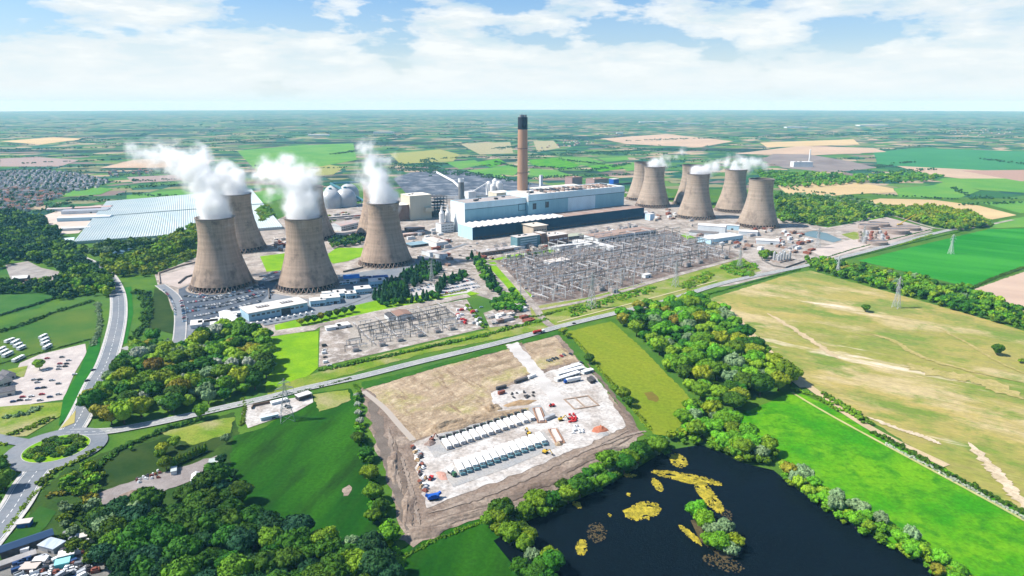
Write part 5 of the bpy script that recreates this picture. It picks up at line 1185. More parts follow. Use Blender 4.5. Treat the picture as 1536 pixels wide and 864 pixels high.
for u, v in ((822, 543), (826, 542), (830, 540), (835, 539), (842, 536), (846, 534), (856, 533), (872, 546)): put_car(G(u, v), -0.9, 'in the short row at the top of the white stone yard', 'at the top of the white stone yard', rc.choice((2, 2, 5, 4)), z=1.25)
for u, v in ((729, 488), (741, 487), (748, 478), (735, 478), (760, 490), (722, 462), (765, 476)): put_car(G(u, v), 0.4, 'on the rough gravel lot behind the roadside hedge', 'on the rough gravel lot')
for k, (u, v) in enumerate(((722, 382), (728, 388), (706, 371), (712, 376), (690, 384), (716, 366))): put_car(G(u, v), SITE, 'on the works road beside the main hall corner', 'on the works road', z=1.1)
# articulated tanker on the diagonal road
def lorry(p, rot, label, cab_m, body_m, L_=17, tank=False, z=1.2, cat='lorry', group=None):
    t = thing('lorry', label, cat, (p[0], p[1], z), rot, group)
    c = MB(); c.box(L_ / 2 - 3, L_ / 2, -1.5, 1.5, 0.9, 3.7, 0, tp=0.12); cb = c.build('cab', cab_m, t)
    MB().box(L_ / 2 - 0.05, L_ / 2 + 0.06, -1.25, 1.25, 2.2, 3.3).build('windscreen', glass_dark, cb)
    b = MB()
    if tank: 
        b.lathe([(0.1, 0), (1.5, 0.2), (1.7, 1), (1.7, L_ - 5.2), (1.5, L_ - 4.4), (0.1, L_ - 4.2)], 14)
        b.v = [(z_ - L_ / 2, x_, y_ + 2.9) for x_, y_, z_ in b.v]
    else: b.box(-L_ / 2, L_ / 2 - 3.4, -1.6, 1.6, 1.3, 4.5)
    b.build('trailer', body_m, t); MB().box(-L_ / 2, L_ / 2 - 1, -1.1, 1.1, 0.85, 1.2).build('chassis', dark_metal, t)
    for x in (-L_ / 2 + 1.5, -L_ / 2 + 3.2, L_ / 2 - 4.6, L_ / 2 - 1.4): 
        w = MB()
        for s in (-1, 1): w.box(x - .55, x + .55, s * 1.3 - .25, s * 1.3 + .25, 0.02, 1.1)
        w.build('wheel', black_rubber, t)
    return t
lorry(G(808, 501), 0.52, 'red tanker lorry with pale cab on the diagonal road', white_metal, red_paint, 17, True, 1.3)
# caravans
def caravan(a, b, label, group):
    p, q = G(*a), G(*b); d = q - p; L_ = d.length; t = thing('caravan', label, 'caravan', ((p.x + q.x) / 2, (p.y + q.y) / 2, 0.5), math.atan2(d.y, d.x), group)
    m = MB(); w = 2.2; m.box(-L_ / 2, L_ / 2, -w, w, 0.9, 4.0, 0, tp=0.25); bd = m.build('body', white_metal, t)
    for s in (-1, 1):
        for k in range(2): MB().box(-L_ / 2 + 1.5 + k * L_ * 0.42, -L_ / 2 + 1.5 + k * L_ * 0.42 + L_ * 0.28, s * w - 0.06, s * w + 0.06, 2.1, 3.2).build('window', glass_dark, bd)
    MB().box(L_ / 2 - 0.1, L_ / 2 + 0.05, -1.5, 1.5, 1.9, 3.2).build('front_window', glass_dark, bd)
    for s in (-1, 1): MB().box(-0.7, 0.7, s * 1.9 - .3, s * 1.9 + .3, 0.0, 1.2).build('wheel', black_rubber, t)
    MB().bar((L_ / 2, 0, 0.8), (L_ / 2 + 2, 0, 0.8), 0.25).build('drawbar', dark_metal, t)
for a, b, lab in (((8, 516), (22, 511), 'upper left'), ((18, 519), (29, 513), 'second'), ((22, 523), (33, 518), 'third'), ((27, 527), (38, 522), 'lowest')): caravan(a, b, f'white caravan, {lab} of the four in the middle grass row', 'white caravans on the grass')
for a, b, lab in (((60, 510), (70, 505), 'farthest'), ((62, 515), (73, 510), 'second'), ((63, 520), (74, 515), 'third'), ((66, 526), (77, 520), 'nearest')): caravan(a, b, f'white caravan, {lab} of the four beside the dark hedge corner', 'white caravans on the grass')
for a, b, lab in (((-4, 530), (8, 524), 'farthest'), ((0, 534), (12, 528), 'middle'), ((5, 538), (19, 531), 'nearest')): caravan(a, b, f'long white caravan, {lab} of the three at the very edge', 'white caravans on the grass')
caravan((20, 545), (36, 537), 'white caravan standing alone by the sandy drive', 'white caravans on the grass')
# pub
rot0 = 1.05
bld('inn', 'dark slate-roofed inn at the edge beside the dusty car park', -2, 583, 14, 20, 6, render_w, slate, rot=rot0, kind='gable', rise=4, windows=(1, 2, 1.6, 3))
bld('inn_wing', 'slate-roofed rear wing behind the inn', 8, 572, 11, 14, 5, render_w, slate, rot=rot0, kind='gable', rise=3.5)
bld('inn_store', 'lower slate-roofed store in front of the inn', -6, 598, 16, 12, 5, render_w, slate, rot=rot0 - 0.5, kind='gable', rise=3.5)
bld('farmhouse', 'white-roofed barn in the farm yard among left woods', 18, 425, 22, 18, 7, dark_metal, roof_white, rot=0.35, kind='gable', rise=3)
bld('farm_shed', 'brown open shed beside the white-roofed barn', 38, 424, 28, 9, 4, rust, felt_brown, rot=0.3)

# ------------------------------------------------------------------ battery storage site
batt_end = M('teal louvre panel', (0.10, 0.22, 0.26), (0.16, 0.30, 0.34), 0.4, rough=0.5)
batt_wall = clad('container steel', (0.66, 0.68, 0.69), None, 1.6, 0.9)
batt_roof = M('container roof', (0.76, 0.77, 0.77), (0.70, 0.71, 0.71), 0.3)
def make_battery(L_, W_, H_=4.2, ends=True):
    t = thing('battery_container', 'x', 'battery container')
    for s in (-1, 1):
        a, b = (-W_ / 2, -0.25) if s < 0 else (0.25, W_ / 2)
        MB().box(-L_ / 2, L_ / 2, a, b, 0.5, H_).build('cabinet', batt_wall, t)
        MB().box(-L_ / 2 - 0.1, L_ / 2 + 0.1, a - 0.1 if s < 0 else a, b if s < 0 else b + 0.1, H_ + 0.004, H_ + 0.25).build('roof', batt_roof, t)
    MB().box(-L_ / 2, L_ / 2, -0.24, 0.24, 0.5, H_ - 1.0).build('gap_cover', dark_metal, t)
    MB().box(-L_ / 2 - 1, L_ / 2 + 1, -W_ / 2 - .4, W_ / 2 + .4, 0.0, 0.45).build('plinth', concrete, t)
    if ends:
        e = MB(); e.box(L_ / 2 + 0.2, L_ / 2 + 3.9, -W_ / 2 + 0.2, -0.15, 0.5, H_ - 0.9); e.build('cooler', batt_end, t)
        e = MB(); e.box(L_ / 2 + 0.2, L_ / 2 + 3.9, 0.15, W_ / 2 - 0.2, 0.5, H_ - 0.9); e.build('cooler', batt_end, t)
        for y in (-W_ / 4, W_ / 4): MB().lathe([(0.95, H_ - 0.9), (0.95, H_ - 0.55), (0.1, H_ - 0.55)], 12, 0, (L_ / 2 + 2.0, y)).build('fan', dark_metal, t)
    else:
        for y in (-W_ / 4, W_ / 4): MB().box(L_ / 2 + 0.01, L_ / 2 + 0.16, y - W_ / 8, y + W_ / 8, 1.2, 3.4).build('vent', grey_metal, t)
    return t
def unit_px(a, b): 
    p, q = G(*a), G(*b); return (p + q) / 2, math.atan2(q.y - p.y, q.x - p.x), (q - p).length
c0, r0, l0 = unit_px((666, 664.5), (676, 679)); 
bt1 = make_battery(15.0, 4.3, 3.3, False)
ORD = ['first', 'second', 'third', 'fourth', 'fifth', 'sixth', 'seventh', 'eighth', 'ninth', 'tenth', 'eleventh', 'twelfth', 'thirteenth', 'fourteenth']
inv = None
for i in range(13):
    f = i / 12.0; u, v = 670 + (794 - 670) * f, 670 + (628 - 670) * f
    p = G(u, v); p.z = 0.98; lab = f'white battery container, {ORD[i]} of the farther row counted from the muddy bank'
    if i == 0: bt1.location = p; bt1.rotation_euler = (0, 0, r0); bt1['label'] = lab; bt1['group'] = 'farther row of battery containers'
    else: dup(bt1, p, r0, lab, 'farther row of battery containers')
    # the dark inverter skid behind each
    q = p + Vector((-math.cos(r0), -math.sin(r0), 0)) * 12.0
    if inv is None:
        inv = thing('inverter_skid', 'x', 'inverter', q, r0)
        MB().box(-2.2, 0.2, -2.6, 0.2, 0.3, 2.9).build('inverter', dark_metal, inv); MB().box(-2.4, 0.4, 0.7, 2.8, 0.3, 2.4).build('transformer_tank', M('dark green steel', (0.05, 0.075, 0.06), None, rough=0.5), inv)
        r_ = MB()
        for k in range(5): r_.box(0.7, 2.0, 0.7 + k * 0.45, 0.9 + k * 0.45, 0.5, 2.1)
        r_.build('radiator', dark_metal, inv); MB().box(-2.8, 2.6, -3, 3.1, 0.0, 0.28).build('skid', grey_metal, inv)
        o = inv
    else: o = dup(inv, q, r0)
    o['label'] = f'dark inverter skid behind the {ORD[i]} container of the farther row'; o['group'] = 'inverter skids behind the farther containers'
c1, r1, l1 = unit_px((684, 694), (696, 717))
bt2 = make_battery(16.5, 4.5, 3.3, True)
for i in range(13):
    f = i / 12.0; u, v = 689 + (811 - 689) * f, 704 + (661 - 704) * f
    p = G(u, v); p.z = 0.98; lab = f'white battery container with teal coolers, {ORD[i]} of the nearer row counted from the muddy bank'
    if i == 0: bt2.location = p; bt2.rotation_euler = (0, 0, r1); bt2['label'] = lab; bt2['group'] = 'nearer row of battery containers'
    else: dup(bt2, p, r1, lab, 'nearer row of battery containers')
# things lying about the site
def excavator(p, rot, label, m):
    t = thing('excavator', label, 'excavator', (p[0], p[1], 0.95), rot)
    for s in (-1, 1): MB().box(-2.2, 2.2, s * 1.5 - .4, s * 1.5 + .4, 0.0, 1.0, tp=0.1).build('track', black_rubber, t)
    MB().box(-2.4, 1.2, -1.5, 1.5, 1.1, 2.5, tp=0.1).build('house', m, t); MB().box(-0.1, 1.5, 0.4, 1.5, 1.2, 3.6, tp=0.15).build('cab', glass_dark, t)
    MB().bar((1.2, -0.3, 2.2), (4.6, -0.3, 5.0), 0.7).build('boom', m, t); MB().bar((4.6, -0.3, 5.0), (7.2, -0.3, 1.6), 0.5).build('arm', m, t); MB().box(6.7, 7.8, -1.0, 0.4, 0.6, 1.8).build('bucket', dark_metal, t)
excavator(G(841, 632), 0.3, 'yellow excavator with curled arm between the container rows end', yellow_paint)
excavator(G(793, 653), 2.0, 'yellow excavator just behind the nearer container row', yellow_paint)
excavator(G(818, 681), -0.6, 'yellow excavator on the bank in front of the nearer row', yellow_paint)
excavator(G(648, 662), 1.0, 'orange-brown excavator by the rubble at the site corner', rust)
def dumper(p, rot, label, m):
    t = thing('dumper', label, 'dumper', (p[0], p[1], 0.95), rot)
    s_ = MB(); s_.box(0.2, 3.0, -1.4, 1.4, 1.0, 2.3, tp=-0.25); s_.build('skip', m, t); MB().box(-2.2, 0.1, -1.0, 1.0, 0.8, 1.8).build('body', m, t); MB().box(-1.6, -0.3, -0.8, 0.8, 1.8, 3.3, tp=0.1).build('cab', glass_dark, t)
    for x in (-1.4, 1.7):
        for s in (-1, 1): MB().box(x - .6, x + .6, s * 1.35 - .3, s * 1.35 + .3, 0.0, 1.2, tp=0.1).build('wheel', black_rubber, t)
dumper(G(646, 721), 1.3, 'small red dumper near the bottom left of the yard', red_paint)
dumper(G(631, 702), 1.2, 'dark red dumper by the muddy edge', rust)
dumper(G(827, 611), 0.4, 'red dumper in the middle of the white stone', red_paint)
# blue mobile plant
p = G(650, 750); t = thing('screening_machine', 'bright blue screening machine at the lowest corner of the yard', 'machine', (p.x, p.y, 0.95), 0.35)
MB().box(-4.5, 4.5, -2.4, 2.4, 1.2, 3.6, tp=0.2).build('body', blue_paint, t); MB().bar((3.5, 0, 3), (6.2, 0.6, 4.4), 1.9).build('conveyor', blue_paint, t); MB().bar((-3.5, 0.5, 3), (-5.6, 1.6, 3.8), 1.8).build('conveyor', blue_paint, t); MB().box(-2.5, 2, -2.8, -1.8, 3.6, 4.8).build('hopper', blue_paint, t)
for s in (-1, 1): MB().box(-3.5, 3.5, s * 1.9 - .5, s * 1.9 + .5, 0, 1.15).build('track', black_rubber, t)
lorry(G(678, 713), -0.95, 'small green and white lorry left of the nearer container row', M('green cab', (0.04, 0.12, 0.06), None), white_metal, 11, True, 1.0)
t = lorry(G(858, 574), 0.45, 'blue-cabbed lorry with a long white load in the upper yard', blue_paint, white_metal, 20, False, 1.1); t.rotation_euler = (0, 0, 0.45 + math.pi)
for k, (u, v, u2, v2, lab) in enumerate(((836, 574, 870, 563, 'long white cabin row, nearest of the parallel three in the upper yard'), (838, 566, 876, 556, 'long white cabin row, middle of the three in the upper yard'), (843, 560, 872, 551, 'long white cabin row, farthest of the three in the upper yard'), (876, 563, 890, 559, 'short white cabin crosswise at the yard edge'))):
    bld('site_cabin', lab, u, v, 0, 4.6, 3.6, wall_white, batt_roof, px2=(u2, v2), windows=(1, 1.4, 1.2, 6))
for k, (u, v, u2, v2, m, lab) in enumerate(((774, 577, 792, 571, dark_metal, 'long black container at the top of the yard'), (794, 570, 804, 566, white_metal, 'white container beside the long black one'), (746, 587, 760, 583, dark_metal, 'dark container by the brown earth edge, farther of two'), (749, 594, 758, 591, rust, 'rusty container by the brown earth edge, nearer of two'), (819, 633, 826, 630, grey_metal, 'grey steel beam stack, left of two near the pits'), (826, 630, 833, 627, grey_metal, 'grey steel beam stack, right of two near the pits'), (880, 571, 886, 577, dark_metal, 'black skip, first of two at the yard edge'), (884, 569, 890, 575, dark_metal, 'black skip, second of two at the yard edge'))):
    p, q = G(u, v), G(u2, v2); L_ = (q - p).length
    t = thing('storage_container', lab, 'container', (p.x, p.y, 0.97), math.atan2(q.y - p.y, q.x - p.x)); MB().box(0, L_, 0, 3.0, 0.05, 3.0).build('body', m, t); MB().box(-.1, L_ + .1, -.1, 3.1, 3.003, 3.15).build('lid', m, t)
# excavated pits with slabs
for k, (a, b, lab) in enumerate((((806, 615), (813, 634), 'long pale slab in the upper brown pit'), ((830, 647), (840, 665), 'long pale slab in the lower brown pit'))):
    c_, r_, l_ = unit_px(a, b); t = thing('foundation_slab', lab, 'foundation', (c_.x, c_.y, 0.95), r_)
    MB().box(-l_ / 2, l_ / 2, -2.0, 2.0, 0.1, 1.6).build('slab', M('pink slab', (0.58, 0.46, 0.42), None), t)
    e = MB(); 
    for x0, x1, y0, y1 in ((-l_ / 2 - 2.5, l_ / 2 + 2.5, -4.6, -3.0), (-l_ / 2 - 2.5, l_ / 2 + 2.5, 3.0, 4.6), (-l_ / 2 - 2.6, -l_ / 2 - 1, -2.9, 2.9), (l_ / 2 + 1, l_ / 2 + 2.6, -2.9, 2.9)): e.box(x0, x1, y0, y1, 0.0, 1.0, tp=0.5)
    e.build('spoil_edge', M('brown spoil', (0.23, 0.13, 0.085), (0.30, 0.18, 0.12), 0.3), t)
c_, r_, l_ = unit_px((862, 600), (880, 611)); t = thing('foundation_trench', 'square outline of a brown trench foundation in white stone', 'foundation', (G(872, 605).x, G(872, 605).y, 0.97), 0.35)
for x0, x1, y0, y1 in ((-14, 14, -13, -11.2), (-14, 14, 11.2, 13), (-14, -12.2, -11.1, 11.1), (12.2, 14, -11.1, 11.1), (-2, -0.6, -11.1, 11.1)): MB().box(x0, x1, y0, y1, 0.0, 0.5).build('trench_edge', M('trench earth', (0.27, 0.20, 0.15), None), t)
# heaps
def heap(p, rx, ry, h, m, label, rot=0.0, seed=0, name='spoil_heap', cat='heap'):
    mb = MB(); N1, N2 = 20, 7; r_ = random.Random(seed)
    mb.v.append((0, 0, h)); 
    for j in range(1, N2 + 1):
        f = j / N2
        for i in range(N1):
            a = 2 * math.pi * i / N1; k = 1 + 0.42 * mnoise.noise((math.cos(a) * 1.6 + seed, math.sin(a) * 1.6, f * 1.2))
            z = h * (1 - f ** 1.5) * (1 + 0.9 * mnoise.noise((math.cos(a) * 4.5 * f, math.sin(a) * 4.5 * f, seed * 3.1))) if j < N2 else -0.3
            mb.v.append((rx * f * k * math.cos(a), ry * f * k * math.sin(a), z))
    for i in range(N1): mb.f.append((0, 1 + i, 1 + (i + 1) % N1)); mb.m.append(0)
    for j in range(N2 - 1):
        for i in range(N1):
            a = 1 + j * N1; mb.f.append((a + i, a + N1 + i, a + N1 + (i + 1) % N1, a + (i + 1) % N1)); mb.m.append(0)
    o = mb.build(name, m, smooth=True); o.location = (p[0], p[1], 0.9); o.rotation_euler = (0, 0, rot); return tag(o, label, cat)
orange_soil = M('red earth', (0.42, 0.16, 0.09), (0.34, 0.125, 0.075), 0.2, fine=0.25)
heap(G(900, 646), 8, 5.5, 3.5, orange_soil, 'red earth heap at the right corner of the white yard', 0.3, 1)
heap(G(663, 715), 4, 7, 0.9, M('pink earth', (0.42, 0.24, 0.19), None), 'low smear of pink earth near the lower left corner', 0.5, 2)
heap(G(716, 630), 58, 8, 3.2, soil, 'long straw-coloured earth bank between the ploughed ground and the container yard', 0.42, 3)
heap(G(676, 640), 30, 10, 4.5, soil, 'broad end of the straw-coloured earth bank near the mud track', 0.5, 4)
heap(G(738, 613), 10, 9, 3.5, soil, 'lumpy earth heap where the ploughed ground meets the yard', 0.3, 5)
heap(G(780, 606), 17, 5, 2.5, M('ochre earth', (0.34, 0.24, 0.14), (0.27, 0.18, 0.10), 0.2, fine=0.2), 'ochre earth strip in the middle of the upper yard', 0.4, 6)
heap(G(645, 667), 5, 4, 3, M('rubble', (0.28, 0.22, 0.19), (0.19, 0.13, 0.11), 0.5, fine=0.4), 'dark rubble heap at the upper corner by the mud track', 0.4, 7)
heap(G(838, 668), 4, 3, 2.5, soil, 'small straw heap beside the lower pit', 0.4, 8)
heap(G(905, 652), 6, 4, 0.8, hard_grey, 'grey puddled patch of stone below the red heap', 0.4, 9)
for k, (u, v, rx, ry, h, rot) in enumerate(((590, 700, 5, 26, 2.2, 0.15), (612, 760, 5, 22, 2.0, 0.1), (700, 775, 40, 4, 2.4, 0.42), (820, 725, 46, 4.5, 2.4, 0.45), (905, 680, 36, 4, 2.2, 0.5), (640, 800, 18, 6, 2.0, 0.4))):
    heap(G(u, v), rx, ry, h, mud, ('long muddy bank', 'lower muddy bank', 'ridge of mud', 'middle ridge of mud', 'mud ridge', 'broad mud hump')[k] + (' beside the left ditch', ' at the left ditch foot', ' below the blue machine', ' below the nearer containers', ' near the pond corner', ' at the lowest corner of the earthworks')[k], rot, 20 + k)
heap(G(1215, 245), 190, 60, 16, ash, 'grey-brown ash mound far beyond the right-hand towers', 0.0, 31)
# stacked materials and rubbish along the left edge
for k in range(26):
    f = k / 25.0; u = 622 + 14 * f + rc.uniform(-3, 7); v = 672 + 66 * f
    p = G(u, v); m = (rust, dark_metal, white_metal, M('timber', (0.38, 0.27, 0.16), None), grey_metal)[k % 5]; kk = ('rusty', 'black', 'white', 'timber', 'grey')[k % 5]
    b = MB(); a_, c2_ = rc.uniform(1, 2.6), rc.uniform(1, 2); b.box(-a_, a_, -c2_, c2_, 0, 1.0); b.box(-a_ * .7, a_ * .8, -c2_ * .8, c2_ * .6, 1.0, rc.uniform(1.5, 2.6), tp=0.2)
    o = b.build('material_stack', m); o.location = (p.x, p.y, 0.95); o.rotation_euler = (0, 0, rc.uniform(0, 3)); tag(o, f'{kk} stack of building material along the muddy left edge', 'stack', f'{kk} material stacks along the muddy edge')
for k in range(34):
    u, v, kk, m = [(853 + rc.uniform(0, 16), 623 + rc.uniform(0, 12), 'red and white', red_paint), (858 + rc.uniform(0, 18), 640 + rc.uniform(0, 12), 'white', white_metal), (766 + rc.uniform(0, 34), 596 + rc.uniform(-7, 2), 'dark', dark_metal)][k % 3]
    p = G(u, v); b = MB(); a_ = rc.uniform(0.8, 2.2); b.box(-a_, a_, -.8, .8, 0, rc.uniform(0.7, 1.7)); b.box(-a_ * .6, a_ * .5, -.6, 1.2, 0.2, rc.uniform(1.0, 2.2), tp=0.15)
    o = b.build('material_pallet', m); o.location = (p.x, p.y, 0.98); o.rotation_euler = (0, 0, rc.uniform(0, 3))
    tag(o, f'{kk} pallet of building material on the white stone', 'pallet', f'{kk} pallets on the white stone')
for k in range(26):
    u, v = 683 + rc.uniform(0, 38), 464 + rc.uniform(0, 24)
    if not inpoly((u, v), [(684, 462), (714, 462), (724, 490), (690, 496)]): continue
    p = G(u, v); kk, m = (('red', red_paint), ('white', white_metal), ('grey', grey_metal))[k % 3]
    b = MB(); b.box(-3, 3, -1.4, 1.4, 0, 2.6); b.box(-2.4, 1, -1, 1, 2.6, 3.2); o = b.build('storage_container', m); o.location = (p.x, p.y, 0.6); o.rotation_euler = (0, 0, rc.choice((0.5, 2.0)))
    tag(o, f'small {kk} container in the right corner of the roadside substation', 'container', f'{kk} containers in the substation corner')
for k, (u, v) in enumerate([(487, 520), (487, 526), (487, 531), (488, 537), (489, 545), (494, 549)]): put_car(G(u, v), 0.5, 'along the left fence of the small substation', 'along the small substation fence', 0 if k % 3 else 2, k % 2 == 0, 0.6)
# plot with pylon
bld('plot_shed', 'white-roofed shed with dark front in the walled plot under the pylon', 449, 603, 0, 8, 5, dark_metal, roof_white, px2=(468, 597))
bld('plot_cabin', 'long low grey-blue cabin at the lower edge of the walled plot', 392, 633, 0, 4, 3.6, M('grey blue sheet', (0.40, 0.48, 0.53), None), M('grey blue roof', (0.46, 0.53, 0.58), None), px2=(418, 627))
bld('plot_container', 'pale container under the pylon legs in the walled plot', 408, 609, 0, 4, 3, wall_white, batt_roof, px2=(432, 603))
put_car(G(434, 613), 0.3, 'parked in the walled plot under the pylon', 'in the walled plot', 4); put_car(G(431, 611), 0.1, 'parked in the walled plot beside another', 'in the walled plot', 2)
tag(ribbon('plot_wall', [(378, 615), (380, 611), (408, 605)], 1.0, 3.2, M('brown wall', (0.16, 0.11, 0.08), None), h=3, kind=None, sm=False), 'short dark brown wall at the road side of the plot', 'wall')
# ------------------------------------------------------------------ sheds, caravans and scrap at the lower left
for k, (u, v, w, d, h, rot, wm_, rm_, ty, lab) in enumerate(((26, 794, 8, 6, 3.6, 0.25, M('blue shed wall', (0.05, 0.12, 0.30), None), felt_pale, 'flat', 'blue shed with a pale roof on the back lawn'),
    (2, 840, 30, 9, 5, 0.72, dark_metal, M('dark navy roof', (0.03, 0.06, 0.12), None), 'gable', 'long dark blue roofed shed beside the back lawn'), (58, 826, 14, 9, 4, -0.32, grey_metal, M('streaked blue grey roof', (0.28, 0.34, 0.42), (0.46, 0.50, 0.54), 0.3, stretch=(1, 6, 1)), 'flat', 'streaked blue-grey flat roof in the scrap yard'),
    (88, 845, 9, 7, 4, 0.45, M('turquoise wall', (0.05, 0.32, 0.36), None), roof_white, 'flat', 'white roof with turquoise side in the scrap yard'), (83, 856, 8, 6, 3.4, 0.45, M('turquoise sheet', (0.10, 0.45, 0.46), None), M('turquoise roof', (0.24, 0.56, 0.56), None), 'flat', 'turquoise flat roof below the white one'),
    (121, 815, 6, 5, 4, 0.5, dark_metal, felt_pale, 'flat', 'small pale square roof among the trees right of the yard'), (-6, 858, 22, 5, 3, 0.7, felt_brown, felt_pale, 'gable', 'pale brown shed roof at the extreme lower corner'), (48, 852, 8, 6, 3.5, 0.2, wall_white, roof_white, 'flat', 'white square roof in the middle of the scrap yard'), (30, 862, 10, 7, 3.5, 0.1, wall_brick, M('ribbed beige roof', (0.46, 0.40, 0.36), None), 'flat', 'ribbed beige roof at the bottom of the scrap yard'),
    (287, 729, 7, 11, 4, 0.35, wall_white, roof_white, 'gable', 'white-roofed shed beside the grey track and wood'), (257, 714, 4, 8, 3.4, 0.4, wall_white, M('pale grey caravan roof', (0.40, 0.44, 0.43), None), 'flat', 'grey caravan-like hut at the hedge end by the track'), (313, 702, 7, 9, 3, 0.3, M('green grey wall', (0.26, 0.30, 0.28), None), M('green grey roof', (0.36, 0.41, 0.39), None), 'flat', 'greenish hut at the end of the conifer row'),
    (262, 808, 9, 8, 4, -0.4, wall_white, roof_white, 'gable', 'white roof half buried among the dark wood'))):
    bld('shed', lab, u, v, w, d, h, wm_, rm_, rot=rot, kind=ty, rise=2, over=0.3)
for k in range(46):
    u, v = 60 + rc.uniform(0, 100), 800 + rc.uniform(0, 64); p = G(u, v); kk, m = (('pale', white_metal), ('dark', dark_metal), ('rusty', rust), ('grey', grey_metal))[k % 4]; b = MB(); s_ = rc.uniform(0.7, 1.7); b.box(-1.6 * s_, 1.6 * s_, -s_, s_, 0, 1.3 * s_, tp=0.15); b.box(-s_, .6 * s_, -.7 * s_, .6 * s_, 1.3 * s_, 1.9 * s_, tp=.1)
    o = b.build('scrap_pile', m); o.location = (p.x, p.y, 0.5); o.rotation_euler = (0, 0, rc.uniform(0, 3)); tag(o, f'{kk} scrap pile among the bushes beside the crowded scrap yard', 'scrap pile', f'{kk} scrap piles beside the scrap yard')
for k in range(120):
    u, v = 8 + rc.uniform(0, 130), 816 + rc.uniform(0, 56)
    if not inpoly((u, v), [(10, 862), (40, 828), (56, 836), (84, 838), (130, 850), (140, 890), (10, 890)]): continue
    put_car(G(u, v), 0.7 + rc.uniform(-.5, .5), 'dumped among the huts of the crowded scrap yard', 'in the scrap yard', rc.choice((0, 0, 1, 2, 4, 3)), rc.random() < 0.4, 0.5)
for k in range(28):
    u, v = 205 + rc.uniform(0, 36), 706 + rc.uniform(0, 20)
    if abs((v - 722) + (u - 205) * 0.32) > 7: continue
    p = G(u, v); kk, m = (('pale', white_metal), ('dark', dark_metal), ('rusty', rust))[k % 3]; b = MB(); b.box(-1.4, 1.4, -.9, .9, 0, 1.0, tp=0.2); b.box(-1, .4, -.7, .5, 1, 1.7, tp=.1)
    o = b.build('scrap_pile', m); o.location = (p.x, p.y, 0.5); o.rotation_euler = (0, 0, rc.uniform(0, 3)); tag(o, f'{kk} scrap pile along the grey track by the paddock', 'scrap pile', f'{kk} scrap piles along the grey track')
heap(G(205, 741), 11, 5, 2, mud, 'brown earth heap on the grey track', 0.4, 41)
# ------------------------------------------------------------------ site clutter: sheds, skips and cabins between the plant
CL = [([(608, 352), (655, 345), (700, 372), (690, 398), (640, 405), (618, 380)], 26, 'on the rough ground left of the works road'), ([(1040, 356), (1150, 340), (1210, 352), (1170, 372), (1110, 380)], 40, 'in the stony yard below the pale towers'), ([(1160, 362), (1200, 352), (1230, 366), (1212, 384), (1180, 380)], 22, 'in the sorting yard beside the settling pond'),
      ([(495, 322), (640, 306), (640, 320), (560, 334), (500, 340)], 26, 'between the fuel domes and the brown towers'), ([(790, 300), (930, 281), (945, 285), (940, 292), (800, 302)], 16, 'behind the long main hall'), ([(722, 386), (800, 374), (900, 352), (960, 336), (968, 341), (890, 366), (830, 380), (740, 396)], 26, 'along the foot of the dark hall'), ([(400, 366), (440, 350), (455, 365), (425, 380)], 16, 'on the bare ground behind the middle tower'), ([(727, 472), (765, 458), (790, 466), (795, 486), (738, 492)], 14, 'on the gravel lot by the small conifers'), ([(945, 325), (1010, 312), (1050, 330), (1040, 345), (990, 335)], 20, 'at the foot of the pale towers')]
for poly, nn, where in CL:
    pts = scatter(poly, 14, rc, maxn=nn)
    for k, q in enumerate(pts):
        kk, m, rm_ = (('white', wall_white, roof_white), ('grey', grey_metal, felt_grey), ('brown', wall_brick, felt_brown), ('rusty', rust, rust), ('pale', wall_conc, felt_pale))[k % 5]
        a_, b_, h_ = rc.uniform(3, 9), rc.uniform(2.5, 5), rc.uniform(3, 6); b = MB(); b.box(-a_, a_, -b_, b_, 0, h_, 0); b.box(-a_ - .3, a_ + .3, -b_ - .3, b_ + .3, h_ + .003, h_ + .5, 1); b.box(a_ * .2, a_ * .6, -b_ * .4, b_ * .3, h_ + .5, h_ + 1.6, 0)
        o = b.build('plant_hut', [m, rm_]); o.location = (q[0], q[1], 0.55); o.rotation_euler = (0, 0, SITE + rc.choice((0, 0, math.pi / 2)))
        tag(o, f'small {kk} plant hut {where}', 'hut', f'{kk} plant huts {where}')
# pipes and conveyor lines crossing the yard
for k, (pts, w, z, m, lab) in enumerate((([(430, 336), (520, 330), (600, 322)], 5, 6, felt_grey, 'grey conveyor gallery running from the domes past the brown towers'), ([(440, 352), (420, 362), (395, 372)], 6, 1.5, felt_grey, 'grey rail siding strip behind the steaming towers'), ([(650, 300), (690, 302), (735, 300)], 4, 16, grey_metal, 'high grey conveyor between the cube building and silos'), ([(655, 262), (680, 276), (694, 290)], 4, 14, white_metal, 'thin white conveyor crossing the coal yard'), ([(880, 285), (950, 278), (990, 268)], 5, 12, dark_metal, 'dark conveyor running back from the main hall'))):
    tag(ribbon('conveyor_gallery', pts, w, z, m, h=z * 0.5, kind=None, sm=False), lab, 'conveyor')
# white works far right with a thin stack
bld('far_works', 'white works with a thin chimney at the ash mound', 1190, 251, 90, 40, 24, wall_white, roof_white, rot=0.0, plant=3, door=False)
p = G(1213, 249); t = thing('thin_stack', 'thin white chimney beside the far white works', 'chimney', p); MB().lathe([(4, 0.3), (3, 78), (0.1, 78)], 12).build('shaft', white_metal, t)

